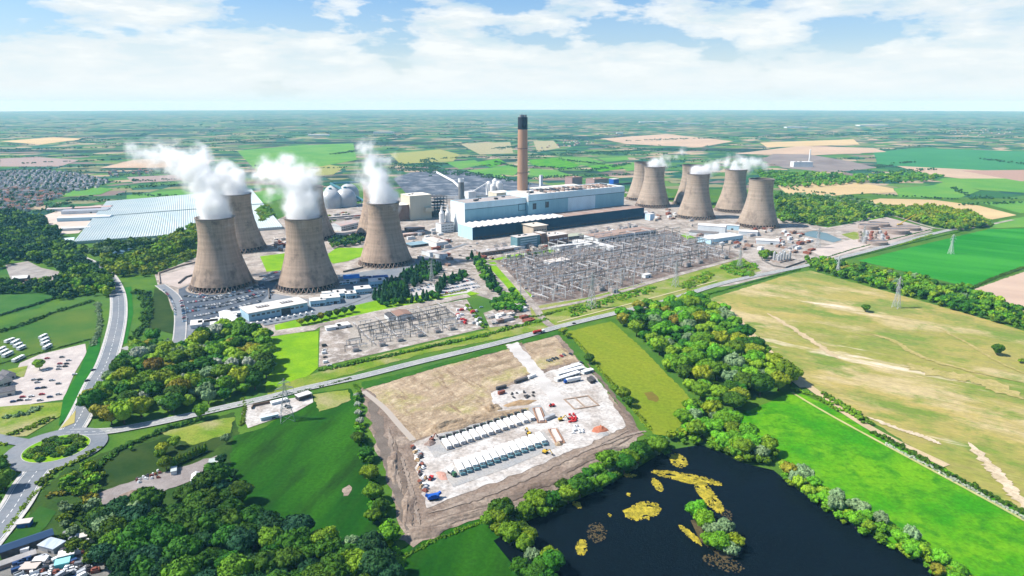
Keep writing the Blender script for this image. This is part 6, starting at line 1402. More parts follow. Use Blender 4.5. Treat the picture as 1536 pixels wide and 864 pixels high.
# the nearest cars one by one; the far ends of the rows as one mass
CARS.sort(key=lambda c_: c_[0])
for _, p, rot, where, group, k, z in CARS[:295]: set_car(p, rot, where, group, k, False, z)
if CARS[295:]:
    src = car_mesh(); mb = MB()
    for _, p, rot, where, group, k, z in CARS[295:]:
        n = len(mb.v); ca, sa = math.cos(rot), math.sin(rot); mb.v += [(p[0] + x * ca - y * sa, p[1] + x * sa + y * ca, z + q_) for x, y, q_ in src.v]
        mb.f += [tuple(n + i for i in f) for f in src.f]; mb.m += [(k if m_ == 0 else 6 + m_) for m_ in src.m]
    o = mb.build('far_parked_cars', carm + [glass_dark, black_rubber]); o['kind'] = 'stuff'
# ------------------------------------------------------------------ trees
_ico = {}
def ico(sub):
    if sub in _ico: return _ico[sub]
    import bmesh
    bm = bmesh.new(); bmesh.ops.create_icosphere(bm, subdivisions=sub, radius=1.0)
    V = np.array([v.co[:] for v in bm.verts]); F = np.array([[v.index for v in f.verts] for f in bm.faces]); bm.free()
    _ico[sub] = (V, F); return V, F
def lump(rng, sub, c, r, rough=0.28, sq=(1, 1, 1)):
    V, F = ico(sub); ph = rng.uniform(0, 50, 3)
    d = np.zeros(len(V))
    for k, am in ((2.1, 0.5), (4.3, 0.35), (8.5, 0.25)):
        d += am * np.sin(V[:, 0] * k + ph[0] + 1.7 * np.sin(V[:, 2] * k * 0.8 + ph[1])) * np.sin(V[:, 1] * k * 1.1 + ph[2] + np.sin(V[:, 0] * k + ph[1]))
    d += rng.uniform(-0.35, 0.35, len(V)) * 0.6
    return V * (1 + rough * d)[:, None] * r * np.array(sq) + np.array(c), F
def cards(rng, c, r, n, size, sq=(1, 1, 1), low=-0.3):
    """small leaf sprays that stand off the surface of a lump"""
    P = rng.normal(size=(n, 3)); P /= np.linalg.norm(P, axis=1)[:, None]; P[:, 2] = np.where(P[:, 2] < low, -P[:, 2], P[:, 2])
    pos = np.array(c) + P * r * np.array(sq) * rng.uniform(0.88, 1.16, (n, 1))
    nr = P + rng.normal(size=(n, 3)) * 0.55; nr /= np.linalg.norm(nr, axis=1)[:, None]
    a = np.cross(nr, rng.normal(size=(n, 3))); a /= np.linalg.norm(a, axis=1)[:, None]; b = np.cross(nr, a)
    s = (size * rng.uniform(0.55, 1.3, n))[:, None]
    V = np.stack([pos - a * s, pos - b * s * 0.7, pos + a * s, pos + b * s * 0.7], 1).reshape(-1, 3)
    return V, np.arange(4 * n).reshape(n, 4)
def crown_arrays(seed, kind='round', lumps=15, sub=2, nc=85, size=0.10):
    """a crown one unit in radius, standing on z = 0.35 .. 1.9; triangles are stored as quads with a repeated corner left out"""
    rng = np.random.default_rng(seed); TV = []; TF = []; QV = []; QF = []; nt = nq = 0
    cs = []
    for i in range(lumps):
        a = 2.399 * i + rng.uniform(-.3, .3); f = (i + 0.5) / lumps
        if kind == 'round':
            rr = math.sqrt(f) * 0.66; h = 0.62 + 0.85 * math.sqrt(max(0, 1 - (rr / 0.86) ** 2)) * rng.uniform(0.75, 1.02); r = rng.uniform(0.27, 0.42); sq = (1, 1, 0.85)
        elif kind == 'willow':
            rr = math.sqrt(f) * 0.70; h = 0.55 + 0.75 * math.sqrt(max(0, 1 - (rr / 0.9) ** 2)) * rng.uniform(0.7, 1.1); r = rng.uniform(0.20, 0.33); sq = (0.9, 0.9, 1.35)
        elif kind == 'tall':
            rr = 0.30 * math.sqrt(rng.uniform(0, 1)) * (1.15 - f); h = 0.45 + 1.9 * f; r = 0.46 * (1.12 - 0.72 * f); sq = (1, 1, 1.25)
        else:
            rr = math.sqrt(f) * 0.75; h = 0.25 + 0.4 * math.sqrt(max(0, 1 - (rr / 0.95) ** 2)) * rng.uniform(0.7, 1.1); r = rng.uniform(0.26, 0.40); sq = (1, 1, 0.8)
        cs.append((rr * math.cos(a), rr * math.sin(a), h, r, sq))
    if kind in ('round', 'willow'): cs.append((0, 0, 0.85, 0.58, (1, 1, 0.85)))
    for x, y, h, r, sq in cs:
        V, F = lump(rng, sub, (x, y, h), r, 0.31, sq); TV.append(V); TF.append(F + nt); nt += len(V)
        if nc:
            V, F = cards(rng, (x, y, h), r, nc, size, sq); QV.append(V); QF.append(F + nq); nq += len(V)
    return np.concatenate(TV), np.concatenate(TF), (np.concatenate(QV) if QV else np.zeros((0, 3))), (np.concatenate(QF) if QF else np.zeros((0, 4), int))
def crown_mesh(name, arrs, m):
    TV, TF, QV, QF = arrs; me = bpy.data.meshes.new(name)
    V = np.concatenate([TV, QV]); me.vertices.add(len(V)); me.vertices.foreach_set('co', V.astype(np.float32).ravel())
    idx = np.concatenate([TF.ravel(), (QF + len(TV)).ravel()]).astype(np.int32); st = np.concatenate([np.arange(len(TF)) * 3, len(TF) * 3 + np.arange(len(QF)) * 4]).astype(np.int32)
    me.loops.add(len(idx)); me.loops.foreach_set('vertex_index', idx); me.polygons.add(len(st)); me.polygons.foreach_set('loop_start', st)
    me.polygons.foreach_set('use_smooth', np.concatenate([np.ones(len(TF), bool), np.zeros(len(QF), bool)]))
    me.materials.append(m); me.update(calc_edges=True); return me
LEAF = {'dark': leaf_mat('dark green leaves', (0.018, 0.066, 0.005), (0.056, 0.138, 0.009)), 'mid': leaf_mat('mid green leaves', (0.052, 0.130, 0.006), (0.145, 0.245, 0.013)),
        'lime': leaf_mat('yellow green leaves', (0.125, 0.20, 0.008), (0.23, 0.30, 0.016)), 'silver': leaf_mat('silvery leaves', (0.10, 0.18, 0.075), (0.21, 0.30, 0.14), 0.35, 0.015),
        'copper': leaf_mat('bronze leaves', (0.12, 0.105, 0.010), (0.21, 0.175, 0.018), 0.4), 'blossom': leaf_mat('white blossom and leaves', (0.22, 0.27, 0.18), (0.42, 0.45, 0.36), 0.3, 0.01),
        'deep': leaf_mat('deep blue green leaves', (0.008, 0.040, 0.014), (0.022, 0.078, 0.022), 0.35), 'fresh': leaf_mat('fresh green leaves', (0.075, 0.21, 0.008), (0.16, 0.30, 0.014))}
WORD = {'dark': 'dark green', 'mid': 'mid green', 'lime': 'yellow-green', 'silver': 'silvery pale', 'copper': 'bronze', 'blossom': 'white-blossomed', 'deep': 'deep blue-green', 'fresh': 'fresh green'}
bark = M('bark', (0.075, 0.055, 0.04), (0.12, 0.09, 0.07), 0.3)
CROWN = {'round': [crown_mesh('crown', crown_arrays(s, 'round'), LEAF['mid']) for s in (1, 2, 3, 4, 5)], 'willow': [crown_mesh('crown', crown_arrays(s, 'willow', 17, 2, 50), LEAF['silver']) for s in (11, 12, 13)],
         'tall': [crown_mesh('crown', crown_arrays(s, 'tall', 9, 2, 60, 0.07), LEAF['deep']) for s in (21, 22)], 'bush': [crown_mesh('crown', crown_arrays(s, 'bush', 9, 2, 55, 0.09), LEAF['mid']) for s in (31, 32, 33)]}
def trunk_mesh():
    mb = MB(); mb.lathe([(0.075, 0), (0.055, 0.25), (0.045, 0.75), (0.02, 1.15)], 7)
    for k in range(4): a = k * 1.6; mb.bar((0, 0, 0.42 + 0.07 * k), (0.42 * math.cos(a), 0.42 * math.sin(a), 0.8 + 0.08 * k), 0.05, 0, 0.02)
    o = mb.build('trunk', bark, coll=False); return o.data
TRUNK = trunk_mesh()
rt = random.Random(77)
NAMES = {'round': 'broadleaf_tree', 'willow': 'willow_tree', 'tall': 'conifer_tree', 'bush': 'bush'}
CATS = {'round': 'tree', 'willow': 'tree', 'tall': 'tree', 'bush': 'bush'}
COUNT = {}
def tree(p, r, kind, col, label, group=None, hz=None):
    COUNT[kind] = COUNT.get(kind, 0) + 1
    t = bpy.data.objects.new(NAMES[kind], None); C.objects.link(t); t.location = (p[0], p[1], 0.2); t.rotation_euler = (0, 0, rt.uniform(0, 6.28)); t.scale = (r * rt.uniform(0.92, 1.08), r, r * (hz or rt.uniform(0.9, 1.15)))
    tag(t, label, CATS[kind], group)
    c = bpy.data.objects.new('crown', rt.choice(CROWN[kind])); C.objects.link(c); c.parent = t
    c.material_slots[0].link = 'OBJECT'; c.material_slots[0].material = LEAF[col]
    k = bpy.data.objects.new('trunk', TRUNK); C.objects.link(k); k.parent = t
    return t
DEFER = []
def wood(poly, sp, rr, mix, where, maxn=200):
    """a wood of single trees; mix is a list of (kind, colour, weight)"""
    for q in scatter(poly, sp, rt, 0.36, maxn):
        kind, col = rt.choices([m[:2] for m in mix], [m[2] for m in mix])[0]
        r_ = rt.uniform(*rr)
        if kind == 'round': DEFER.append((r_ / math.hypot(q[0], q[1], CH), q, r_, col, where)); continue
        word = {'round': 'broadleaf tree', 'willow': 'willow', 'tall': 'conifer', 'bush': 'bush'}[kind]
        tree(q, r_, kind, col, f'{WORD[col]} {word} {where}', f'{WORD[col]} {word} trees {where}' if kind != 'bush' else f'{WORD[col]} bushes {where}')
A_MIX = [('round', 'mid', 4), ('round', 'dark', 4), ('round', 'lime', 4), ('willow', 'silver', 3), ('round', 'copper', 1.3), ('willow', 'blossom', 1.2)]
# wood beside the main road
wood([(130, 612), (150, 585), (178, 556), (210, 520), (245, 512), (262, 530), (330, 500), (365, 492), (400, 504), (404, 540), (398, 582), (388, 592), (330, 608), (250, 628), (180, 640), (140, 635)], 17, (7.5, 13), A_MIX, 'in the wood between the main road and the lime lawn')
# dark wood in the lower corner: cloud shade put into its darker leaf mix
wood([(145, 792), (185, 778), (260, 770), (312, 742), (340, 718), (352, 725), (360, 750), (380, 790), (440, 800), (510, 828), (560, 832), (600, 860), (640, 930), (180, 930), (140, 850), (150, 800)], 13.5, (6.5, 12), [('round', 'dark', 8), ('round', 'mid', 1.2), ('round', 'deep', 4), ('willow', 'silver', 1.0)], 'in the dark wood at the lower left')
# wood between olive field and dry field
wood([(922, 482), (960, 462), (1055, 450), (1092, 480), (1140, 530), (1198, 578), (1180, 592), (1120, 612), (1090, 640), (1060, 628), (1040, 606), (975, 530)], 18, (7.5, 13.5), [('round', 'mid', 5), ('round', 'dark', 3), ('round', 'lime', 3), ('willow', 'silver', 2.2), ('round', 'copper', 0.4), ('round', 'fresh', 2.5)], 'in the wood between the olive field and the dry field')
# pond banks
wood([(736, 790), (800, 760), (880, 722), (950, 682), (1000, 662), (1010, 674), (962, 700), (900, 737), (840, 765), (786, 790), (750, 808)], 12, (6, 10.5), [('round', 'dark', 5), ('round', 'mid', 3), ('willow', 'silver', 0.6)], 'on the near bank between pond and earthworks')
wood([(728, 790), (770, 785), (790, 818), (830, 850), (850, 900), (790, 900), (760, 830)], 12, (6.5, 9), [('round', 'dark', 4), ('round', 'mid', 3), ('willow', 'silver', 1)], 'at the lower left end of the pond')
wood([(1005, 655), (1040, 618), (1090, 628), (1110, 650), (1170, 690), (1150, 698), (1100, 688), (1060, 664)], 12.5, (7, 10), [('round', 'fresh', 5), ('round', 'mid', 3), ('willow', 'silver', 1)], 'round the head of the pond')
wood([(1165, 700), (1200, 715), (1260, 750), (1330, 795), (1440, 860), (1520, 930), (1480, 930), (1380, 850), (1290, 800), (1190, 732)], 10.5, (5, 7.6), [('round', 'fresh', 4), ('willow', 'silver', 2), ('round', 'lime', 3), ('round', 'copper', 0.6)], 'along the far bank of the pond below the bright field')
for u, v, r, k, c_ in ((1044, 782, 8.4, 'round', 'fresh'), (1054, 796, 8.0, 'round', 'fresh'), (1066, 808, 7.0, 'willow', 'silver'), (1086, 806, 7.6, 'willow', 'silver'), (1100, 824, 7.2, 'round', 'lime'), (1078, 828, 8.0, 'round', 'fresh'), (1096, 836, 6.4, 'willow', 'silver'), (1062, 822, 6.0, 'round', 'fresh')): tree(G(u, v), r, k, c_, f'{WORD[c_]} {"willow" if k == "willow" else "tree"} on the little island in the pond', f'{WORD[c_]} {k} trees on the pond island')
mb = MB(); q = [G(u, v) for u, v in ((1036, 782), (1052, 778), (1105, 815), (1108, 836), (1085, 840), (1050, 812))]; mb.prism([(p.x, p.y) for p in q], 0.2, 0.85); o = mb.build('island_ground', weed); o['kind'] = 'structure'
# hedge line west of the earthworks
for u, v, r, k, c_, s in ((535, 600, 4, 'willow', 'blossom', 'topmost'), (537, 612, 4, 'willow', 'blossom', 'second'), (538, 624, 4.2, 'willow', 'blossom', 'third'), (541, 638, 4.2, 'willow', 'blossom', 'lowest')): tree(G(u, v), r, k, c_, f'white-blossomed bushy tree, {s} of four down the hedge left of the earthworks', 'blossom trees in the hedge')
for u, v, r, c_, s in ((538, 668, 7, 'dark', 'dark round tree below the blossom trees'), (550, 690, 7, 'dark', 'dark round tree, second in the hedge left of the earthworks'), (555, 722, 8, 'mid', 'green round tree halfway down the hedge left of the earthworks'), (560, 752, 8, 'mid', 'large green tree in the lower hedge left of the earthworks'), (572, 772, 7, 'dark', 'dark tree in the lower hedge left of the earthworks'), (582, 815, 8.5, 'fresh', 'bright green round tree at the bottom of the hedge left of the earthworks'), (560, 785, 6, 'mid', 'small green tree on the field side of the lower hedge')): tree(G(u, v), r, 'round', c_, s, 'hedge trees left of the earthworks')
# hedge between the yard and the olive field
for u, v, r, c_, s in ((884, 546, 6.5, 'dark', 'dark round tree casting a shadow on the olive field, upper'), (934, 602, 7.5, 'mid', 'large green tree on the olive field hedge'), (943, 611, 6.5, 'dark', 'dark tree beside the large one on the olive field hedge'), (922, 590, 5, 'mid', 'smaller green tree on the olive field hedge'), (845, 502, 6, 'lime', 'yellowish tree at the road corner of the olive field'), (852, 508, 4.5, 'mid', 'small green tree at the road corner of the olive field')): tree(G(u, v), r, 'round', c_, s, 'trees on the olive field hedge')
# lone trees
for u, v, r, k, c_, s in ((1298, 468, 7, 'round', 'dark', 'round dark tree alone in the dry field, farther one'), (1495, 533, 7.5, 'round', 'dark', 'round dark tree alone in the dry field, nearer one'), (1534, 545, 6, 'bush', 'mid', 'dark tree cut by the edge in the dry field'), (60, 555, 7, 'round', 'fresh', 'round bright tree in the dusty car park'), (8, 735, 9, 'round', 'mid', 'big tree at the edge beside the lower road'), (1, 715, 8, 'round', 'dark', 'second big tree at the edge above the lower road'), (245, 682, 6, 'round', 'lime', 'yellowish tree in the shaded paddock, left of pair'), (263, 672, 6, 'round', 'lime', 'yellowish tree in the shaded paddock, right of pair'), (240, 690, 5, 'round', 'mid', 'green tree at the foot of the paddock pair'), (250, 705, 6.5, 'round', 'mid', 'round tree at the left end of the conifer row'), (197, 676, 2.5, 'round', 'mid', 'tiny tree alone in the shaded paddock'), (302, 628, 7.5, 'round', 'fresh', 'bright round tree at the road edge of the paddock'), (340, 665, 5, 'willow', 'silver', 'grey-green tree at the top corner of the dark green field'), (334, 698, 5, 'round', 'deep', 'dark tree at the edge of the dark green field by the track')): tree(G(u, v), r, k, c_, s)
# a row of slim conifers by the grey track
for i in range(12): tree(G(258 + i * 4.6, 701 - i * 2.1), 3.2, 'tall', 'mid', 'slim green conifer in the short row beside the grey track', 'slim conifers beside the grey track')
# dark conifers and trees between the small substation and the towers
wood([(560, 452), (590, 424), (640, 398), (664, 404), (650, 420), (612, 434), (614, 452), (580, 464)], 11, (5.5, 8), [('tall', 'deep', 5), ('round', 'dark', 3)], 'in the dark belt beside the works road')
wood([(614, 455), (650, 446), (660, 424), (700, 412), (704, 418), (668, 432), (660, 448), (630, 458)], 11, (5, 7), [('tall', 'deep', 4), ('round', 'dark', 2)], 'between the two small car parks')
wood([(706, 388), (722, 392), (746, 430), (752, 445), (738, 440), (716, 410)], 11, (5.5, 8.5), [('tall', 'deep', 3), ('round', 'dark', 2), ('round', 'mid', 2)], 'on the lime lawn left of the big switchyard')
wood([(738, 455), (770, 440), (782, 452), (790, 468), (750, 472), (736, 466)], 10, (5, 7), [('round', 'dark', 3), ('round', 'mid', 2)], 'on the gravel lot by the roadside')
# clipped round trees and scrub by the switchyard corner
for u, v, r in ((1142, 388, 8), (1150, 388, 9), (1158, 387, 8), (1147, 391, 7)): tree(G(u, v), r, 'round', 'mid', 'rounded clipped bright tree in the clump beside the pump plant', 'clipped trees beside the pump plant')
for u, v, c_ in ((492, 452, 'dark'), (452, 488, 'lime'), (462, 486, 'dark'), (472, 484, 'dark'), (482, 481, 'copper'), (494, 478, 'dark'), (506, 475, 'dark'), (517, 472, 'dark'), (528, 469, 'deep')): 
    if v > 460: tree(G(u, v), 6, 'round', c_, f'{WORD[c_]} tree in the row along the lawn above the small substation', 'trees along the lawn above the small substation')
for u, v in ((780, 388), (794, 386), (803, 384), (812, 382), (820, 381), (702, 392)): tree(G(u, v), 4.5, 'round', 'dark', 'small dark tree in the row before the teal office', 'small trees before the teal office')
# tree belt beyond the dry field, nearer part as single trees
wood([(1205, 392), (1235, 394), (1300, 404), (1390, 424), (1455, 440), (1560, 482), (1560, 506), (1440, 470), (1340, 440), (1225, 408)], 15, (6.5, 9.5), [('round', 'mid', 4), ('round', 'dark', 3), ('round', 'copper', 1), ('willow', 'silver', 0.6), ('bush', 'mid', 2)], 'in the belt between the dry field and the emerald crop', 75)
# island of the roundabout
for i in range(46):
    a = rt.uniform(0, 6.28); d = math.sqrt(rt.uniform(0, 1)) * 20.5; p = Vector((cpt.x + d * math.cos(a), cpt.y + d * math.sin(a) - 1)); tree(p, rt.uniform(4, 5.5), 'bush', rt.choice(('mid', 'dark')), 'bush packed on the roundabout island', 'bushes on the roundabout island')

# ------------------------------------------------------------------ hedges: each a thing of its own
def mass(name, pts, rs_, seed, m, sub=1, nlump=3, nc=8, size=0.22, hz=1.0, cols=None):
    """foliage for many small crowns in one mesh"""
    rng = np.random.default_rng(seed); TV = []; TF = []; QV = []; QF = []; nt = nq = 0; MT = []; MQ = []
    protos = [crown_arrays(900 + k, 'bush' if hz < 0.9 else 'round', nlump, sub, nc, size) for k in range(8)]
    for ii, (p, r) in enumerate(zip(pts, rs_)):
        a, b, c_, d = protos[rng.integers(8)]; th = rng.uniform(0, 6.28); co, si = math.cos(th), math.sin(th); Rm = np.array([[co, -si, 0], [si, co, 0], [0, 0, 1]]); s = np.array([r, r, r * hz * rng.uniform(0.85, 1.15)])
        o = np.array([p[0], p[1], (p[2] if len(p) > 2 else 0) - 0.1 * r])
        TV.append((a @ Rm.T) * s + o); TF.append(b + nt); nt += len(a)
        if cols: MT += [cols[ii]] * len(b); MQ += [cols[ii]] * (len(d) if nc else 0)
        if nc: QV.append((c_ @ Rm.T) * s + o); QF.append(d + nq); nq += len(c_)
    arr = (np.concatenate(TV), np.concatenate(TF), np.concatenate(QV) if nc else np.zeros((0, 3)), np.concatenate(QF) if nc else np.zeros((0, 4), int))
    ml = m if isinstance(m, list) else [m]; me = crown_mesh(name, arr, ml[0])
    for x in ml[1:]: me.materials.append(x)
    if cols: me.polygons.foreach_set('material_index', np.array(MT + MQ, dtype=np.int32)); me.update()
    o = bpy.data.objects.new(name, me); C.objects.link(o); return o
def hedge(pts, r, col, label, step=None, jit=0.5, group=None, rowz=1):
    q = [p for p, a in along(pts, step or r * 1.1, rt, jit)]
    o = mass('hedge', q, [r * rt.uniform(0.75, 1.25) for _ in q], rt.randint(0, 9999), LEAF[col], 1, 4, 14, 0.2, 0.8); return tag(o, label, 'hedge', group)
hedge([(148, 700), (175, 678), (195, 668), (250, 645), (300, 630)], 4.6, 'dark', 'thick dark hedge between the lower road and the shaded paddock')
hedge([(60, 728), (78, 710), (120, 690), (150, 672)], 4.2, 'mid', 'green hedge along the road below the roundabout')
hedge([(8, 800), (30, 770), (55, 738), (70, 728)], 2.6, 'lime', 'yellowish hedge along the lower road beside the back lawn')
hedge([(75, 745), (100, 740), (135, 745), (140, 760)], 5.5, 'copper', 'brownish bushy clump between lower road and scrap yard')
hedge([(312, 620), (380, 604)], 2.2, 'silver', 'pale thin hedge below the diagonal road before the plot')
hedge([(408, 598), (470, 584), (530, 568)], 2.4, 'dark', 'dark hedge between the diagonal road and the dark green field')
hedge([(365, 600), (368, 615), (362, 640)], 2.6, 'mid', 'hedge at the left side of the walled plot')
hedge([(533, 578), (540, 590), (535, 600)], 3, 'mid', 'short hedge at the road corner of the earthworks')
hedge([(482, 556), (560, 540), (640, 522), (726, 504), (770, 492), (820, 480)], 4.6, 'mid', 'long green hedge between the small substation and the diagonal road')
hedge([(510, 551), (600, 531), (700, 510)], 3.4, 'dark', 'second darker hedge line below the long green one')
hedge([(700, 458), (712, 472), (727, 493)], 4, 'mid', 'hedge at the right side of the small substation')
hedge([(765, 478), (810, 475), (850, 464)], 4, 'mid', 'green hedge at the foot of the switchyard corner')
hedge([(860, 508), (880, 530), (905, 562), (930, 590), (960, 626), (975, 645)], 2.8, 'lime', 'low yellow-green hedge between the yard and the olive field')
hedge([(1040, 448), (1085, 436), (1140, 420), (1200, 405)], 2.6, 'dark', 'dark hedge along the road at the top of the dry field')
hedge([(1215, 402), (1290, 384), (1400, 357), (1470, 341)], 2.4, 'dark', 'dark hedge on the near side of the far diagonal road')
hedge([(1210, 396), (1280, 374), (1395, 345)], 2.4, 'dark', 'dark hedge on the works side of the far diagonal road')
hedge([(1192, 585), (1225, 596), (1260, 618)], 4, 'fresh', 'green hedge below the wood end beside the sandy path')
hedge([(1236, 592), (1255, 606), (1275, 618), (1300, 636)], 6, 'mid', 'tall green thicket at the corner of the dry field')
hedge([(1310, 650), (1360, 676), (1420, 712), (1500, 752), (1580, 796)], 4.2, 'dark', 'dark hedge between the sandy path and the bare sand')
hedge([(1330, 668), (1400, 704), (1470, 742), (1540, 780), (1590, 806)], 2.9, 'blossom', 'white-flecked blossom hedge along the sandy path')
hedge([(1395, 424), (1455, 434), (1490, 418), (1536, 402)], 4.2, 'dark', 'dark hedge parting the emerald crop from the pink earth')
hedge([(1350, 368), (1398, 352)], 3.5, 'lime', 'yellowish scrub edge round the brown tanks')
hedge([(-20, 552), (60, 530), (72, 527), (140, 508)], 2.2, 'dark', 'dark clipped hedge between the caravan field and the dusty car park')
hedge([(-20, 505), (30, 490), (80, 470), (140, 452)], 5, 'dark', 'thick dark hedge above the caravan field')
hedge([(-20, 480), (40, 462), (90, 446), (130, 430)], 4.5, 'deep', 'deep green hedge between the two left paddocks')
hedge([(146, 455), (150, 480), (148, 500), (138, 520)], 4.5, 'silver', 'greyish bushes on the left verge of the main road')
hedge([(12, 627), (40, 622), (60, 612)], 4.5, 'silver', 'pale clump of bushes below the dusty car park')
hedge([(20, 652), (50, 640), (80, 628)], 5, 'mid', 'green clump of bushes above the roundabout')
hedge([(-10, 668), (10, 668)], 3, 'lime', 'small clump of bushes left of the roundabout')
hedge([(200, 440), (215, 440), (222, 462), (218, 490), (200, 510)], 8, 'dark', 'dark thicket between the main road and the works access road', 8, 3)
hedge([(222, 440), (218, 460)], 7, 'deep', 'deep green clump beside the access road bend')
hedge([(290, 516), (340, 500), (370, 494)], 4, 'deep', 'dark hedge below the car park huts')
hedge([(604, 838), (650, 812), (720, 785)], 2.6, 'mid', 'low hedge under the lower edge of the earthworks')
hedge([(590, 452), (620, 452), (660, 444), (700, 436)], 3, 'lime', 'light green low hedge above the small substation lawn')
DEFER.sort(key=lambda d: -d[0])
for _, q, r_, col, where in DEFER[:245]: tree(q, r_, 'round', col, f'{WORD[col]} broadleaf tree {where}', f'{WORD[col]} broadleaf trees {where}')
ck = list(LEAF); rest = DEFER[245:]
if rest:
    o = mass('woodland', [d[1] for d in rest], [d[2] for d in rest], 55, [LEAF[c] for c in ck], 2, 11, 40, 0.09, 1.0, [ck.index(d[3]) for d in rest]); o['kind'] = 'stuff'
print('DEFER', len(DEFER))
# scrub on the verge by the switchyard: ground cover that nobody would count
def cover(poly, sp, r, col, name='scrub', hz=0.8, seed=1, mats=None, sub=1, nl=4, nc=12):
    pts = scatter(poly, sp, rt, 0.45)
    if not pts: return
    ks = {'mid': ['mid', 'mid', 'dark', 'lime', 'fresh'], 'deep': ['deep', 'dark', 'deep', 'mid'], 'dark': ['dark', 'dark', 'mid', 'silver'], 'fresh': ['fresh', 'mid', 'fresh', 'lime']}[col]
    o = mass(name, pts, [rt.uniform(r[0] * 0.75, r[1] * 1.1) for _ in pts], seed, [LEAF[c] for c in ks], sub, nl, nc, 0.2, hz, [rt.randrange(len(ks)) for _ in pts]); o['kind'] = 'stuff'; return o
cover([(855, 462), (900, 450), (945, 438), (985, 428), (975, 440), (930, 452), (880, 468), (860, 478)], 8.5, (4, 6), 'fresh', seed=2)
cover([(1018, 425), (1060, 408), (1075, 412), (1060, 424), (1030, 436)], 8, (3.5, 6), 'fresh', seed=3)
cover([(1080, 402), (1110, 390), (1138, 400), (1132, 416), (1100, 414)], 8, (4, 6.5), 'fresh', seed=4)
cover([(736, 790), (800, 760), (880, 722), (950, 682), (1000, 662), (1012, 676), (962, 704), (900, 740), (840, 768), (786, 792), (756, 812)], 9, (4, 6.5), 'dark', 'undergrowth', 0.9, 41, nl=6, nc=24)
cover([(1160, 700), (1200, 712), (1260, 750), (1330, 795), (1440, 860), (1500, 910), (1480, 930), (1380, 852), (1290, 804), (1190, 738)], 7.5, (3, 5), 'fresh', 'undergrowth', 0.9, 42, nl=6, nc=24)
cover([(1000, 664), (1040, 640), (1100, 640), (1170, 694), (1150, 704), (1100, 692), (1060, 672)], 8, (3.5, 6), 'fresh', 'undergrowth', 0.9, 43, nl=6, nc=24)
cover([(530, 590), (540, 592), (548, 650), (566, 720), (590, 800), (604, 850), (588, 850), (566, 790), (545, 720), (536, 650)], 6.5, (2.2, 4.5), 'mid', 'undergrowth', 0.9, 49, nl=6, nc=24)
cover([(85, 765), (145, 758), (160, 800), (150, 850), (105, 838), (92, 800)], 7, (2.5, 5), 'dark', 'undergrowth', 0.9, 44, nl=6, nc=24)
cover([(92, 720), (140, 700), (160, 715), (140, 745), (100, 750)], 7, (3, 5.5), 'mid', 'undergrowth', 0.9, 45, nl=6, nc=24)
cover([(205, 770), (260, 765), (320, 735), (350, 712), (355, 735), (330, 760), (240, 790)], 8, (3.5, 6), 'deep', 'undergrowth', 0.9, 46, nl=6, nc=24)
cover([(-30, 700), (8, 700), (14, 720), (-5, 748), (-30, 760)], 8, (4, 7), 'mid', 'undergrowth', 1.0, 48, nl=6, nc=24)
# woods further off, read as one mass each
cover([(148, 392), (180, 394), (230, 372), (292, 345), (300, 352), (290, 372), (240, 392), (205, 410), (180, 420), (158, 412)], 13, (8, 12), 'mid', 'woodland', 1.0, 5)
cover([(120, 378), (170, 370), (240, 362), (292, 350), (288, 358), (200, 374), (150, 388)], 13, (7, 10), 'dark', 'woodland', 1.0, 6)
cover([(-60, 330), (20, 322), (60, 332), (85, 352), (110, 380), (135, 400), (165, 425), (168, 440), (140, 440), (90, 412), (60, 396), (10, 390), (-60, 400)], 14, (8, 13), 'deep', 'woodland', 1.0, 7)
cover([(95, 410), (140, 405), (166, 428), (168, 446), (120, 446), (95, 432)], 12, (7, 11), 'mid', 'woodland', 1.0, 17)
cover([(-60, 395), (0, 392), (25, 395), (10, 402), (-60, 410)], 13, (7, 10), 'dark', 'woodland', 1.0, 8)
cover([(-60, 425), (40, 430), (90, 425), (125, 445), (90, 452), (60, 440), (-60, 445)], 11, (6, 9), 'deep', 'woodland', 1.0, 9)
cover([(1162, 300), (1220, 306), (1300, 314), (1400, 318), (1460, 330), (1490, 340), (1440, 348), (1400, 340), (1340, 325), (1250, 340), (1170, 335)], 16, (7, 11), 'mid', 'woodland', 1.0, 10)
cover([(1205, 392), (1235, 394), (1300, 404), (1390, 424), (1455, 440), (1620, 500), (1620, 520), (1440, 470), (1340, 440), (1225, 408)], 13, (5, 9), 'mid', 'woodland', 1.0, 19)
cover([(1330, 316), (1400, 312), (1460, 326), (1480, 340), (1440, 346), (1390, 338), (1340, 324)], 14, (8, 11), 'fresh', 'woodland', 1.0, 11)
cover([(1170, 290), (1180, 293), (1290, 303), (1330, 314), (1320, 320), (1200, 303), (1166, 300)], 15, (6, 10), 'dark', 'woodland', 1.0, 12)
cover([(205, 408), (240, 396), (290, 376), (296, 386), (262, 400), (232, 412), (212, 418)], 11, (5, 8), 'mid', 'woodland', 0.9, 51)
cover([(440, 338), (520, 318), (530, 326), (470, 340)], 14, (4, 7), 'mid', 'scrub', 0.8, 13)
cover([(384, 318), (402, 312), (412, 326), (392, 336)], 11, (5, 9), 'fresh', 'woodland', 1.0, 14)
cover([(490, 362), (540, 354), (548, 366), (500, 374)], 10, (4, 7), 'deep', 'woodland', 1.0, 15)
cover([(1130, 258), (1200, 262), (1300, 268), (1360, 262), (1420, 266), (1390, 274), (1300, 276), (1180, 284), (1150, 276)], 26, (8, 14), 'mid', 'woodland', 0.9, 16, nc=6)
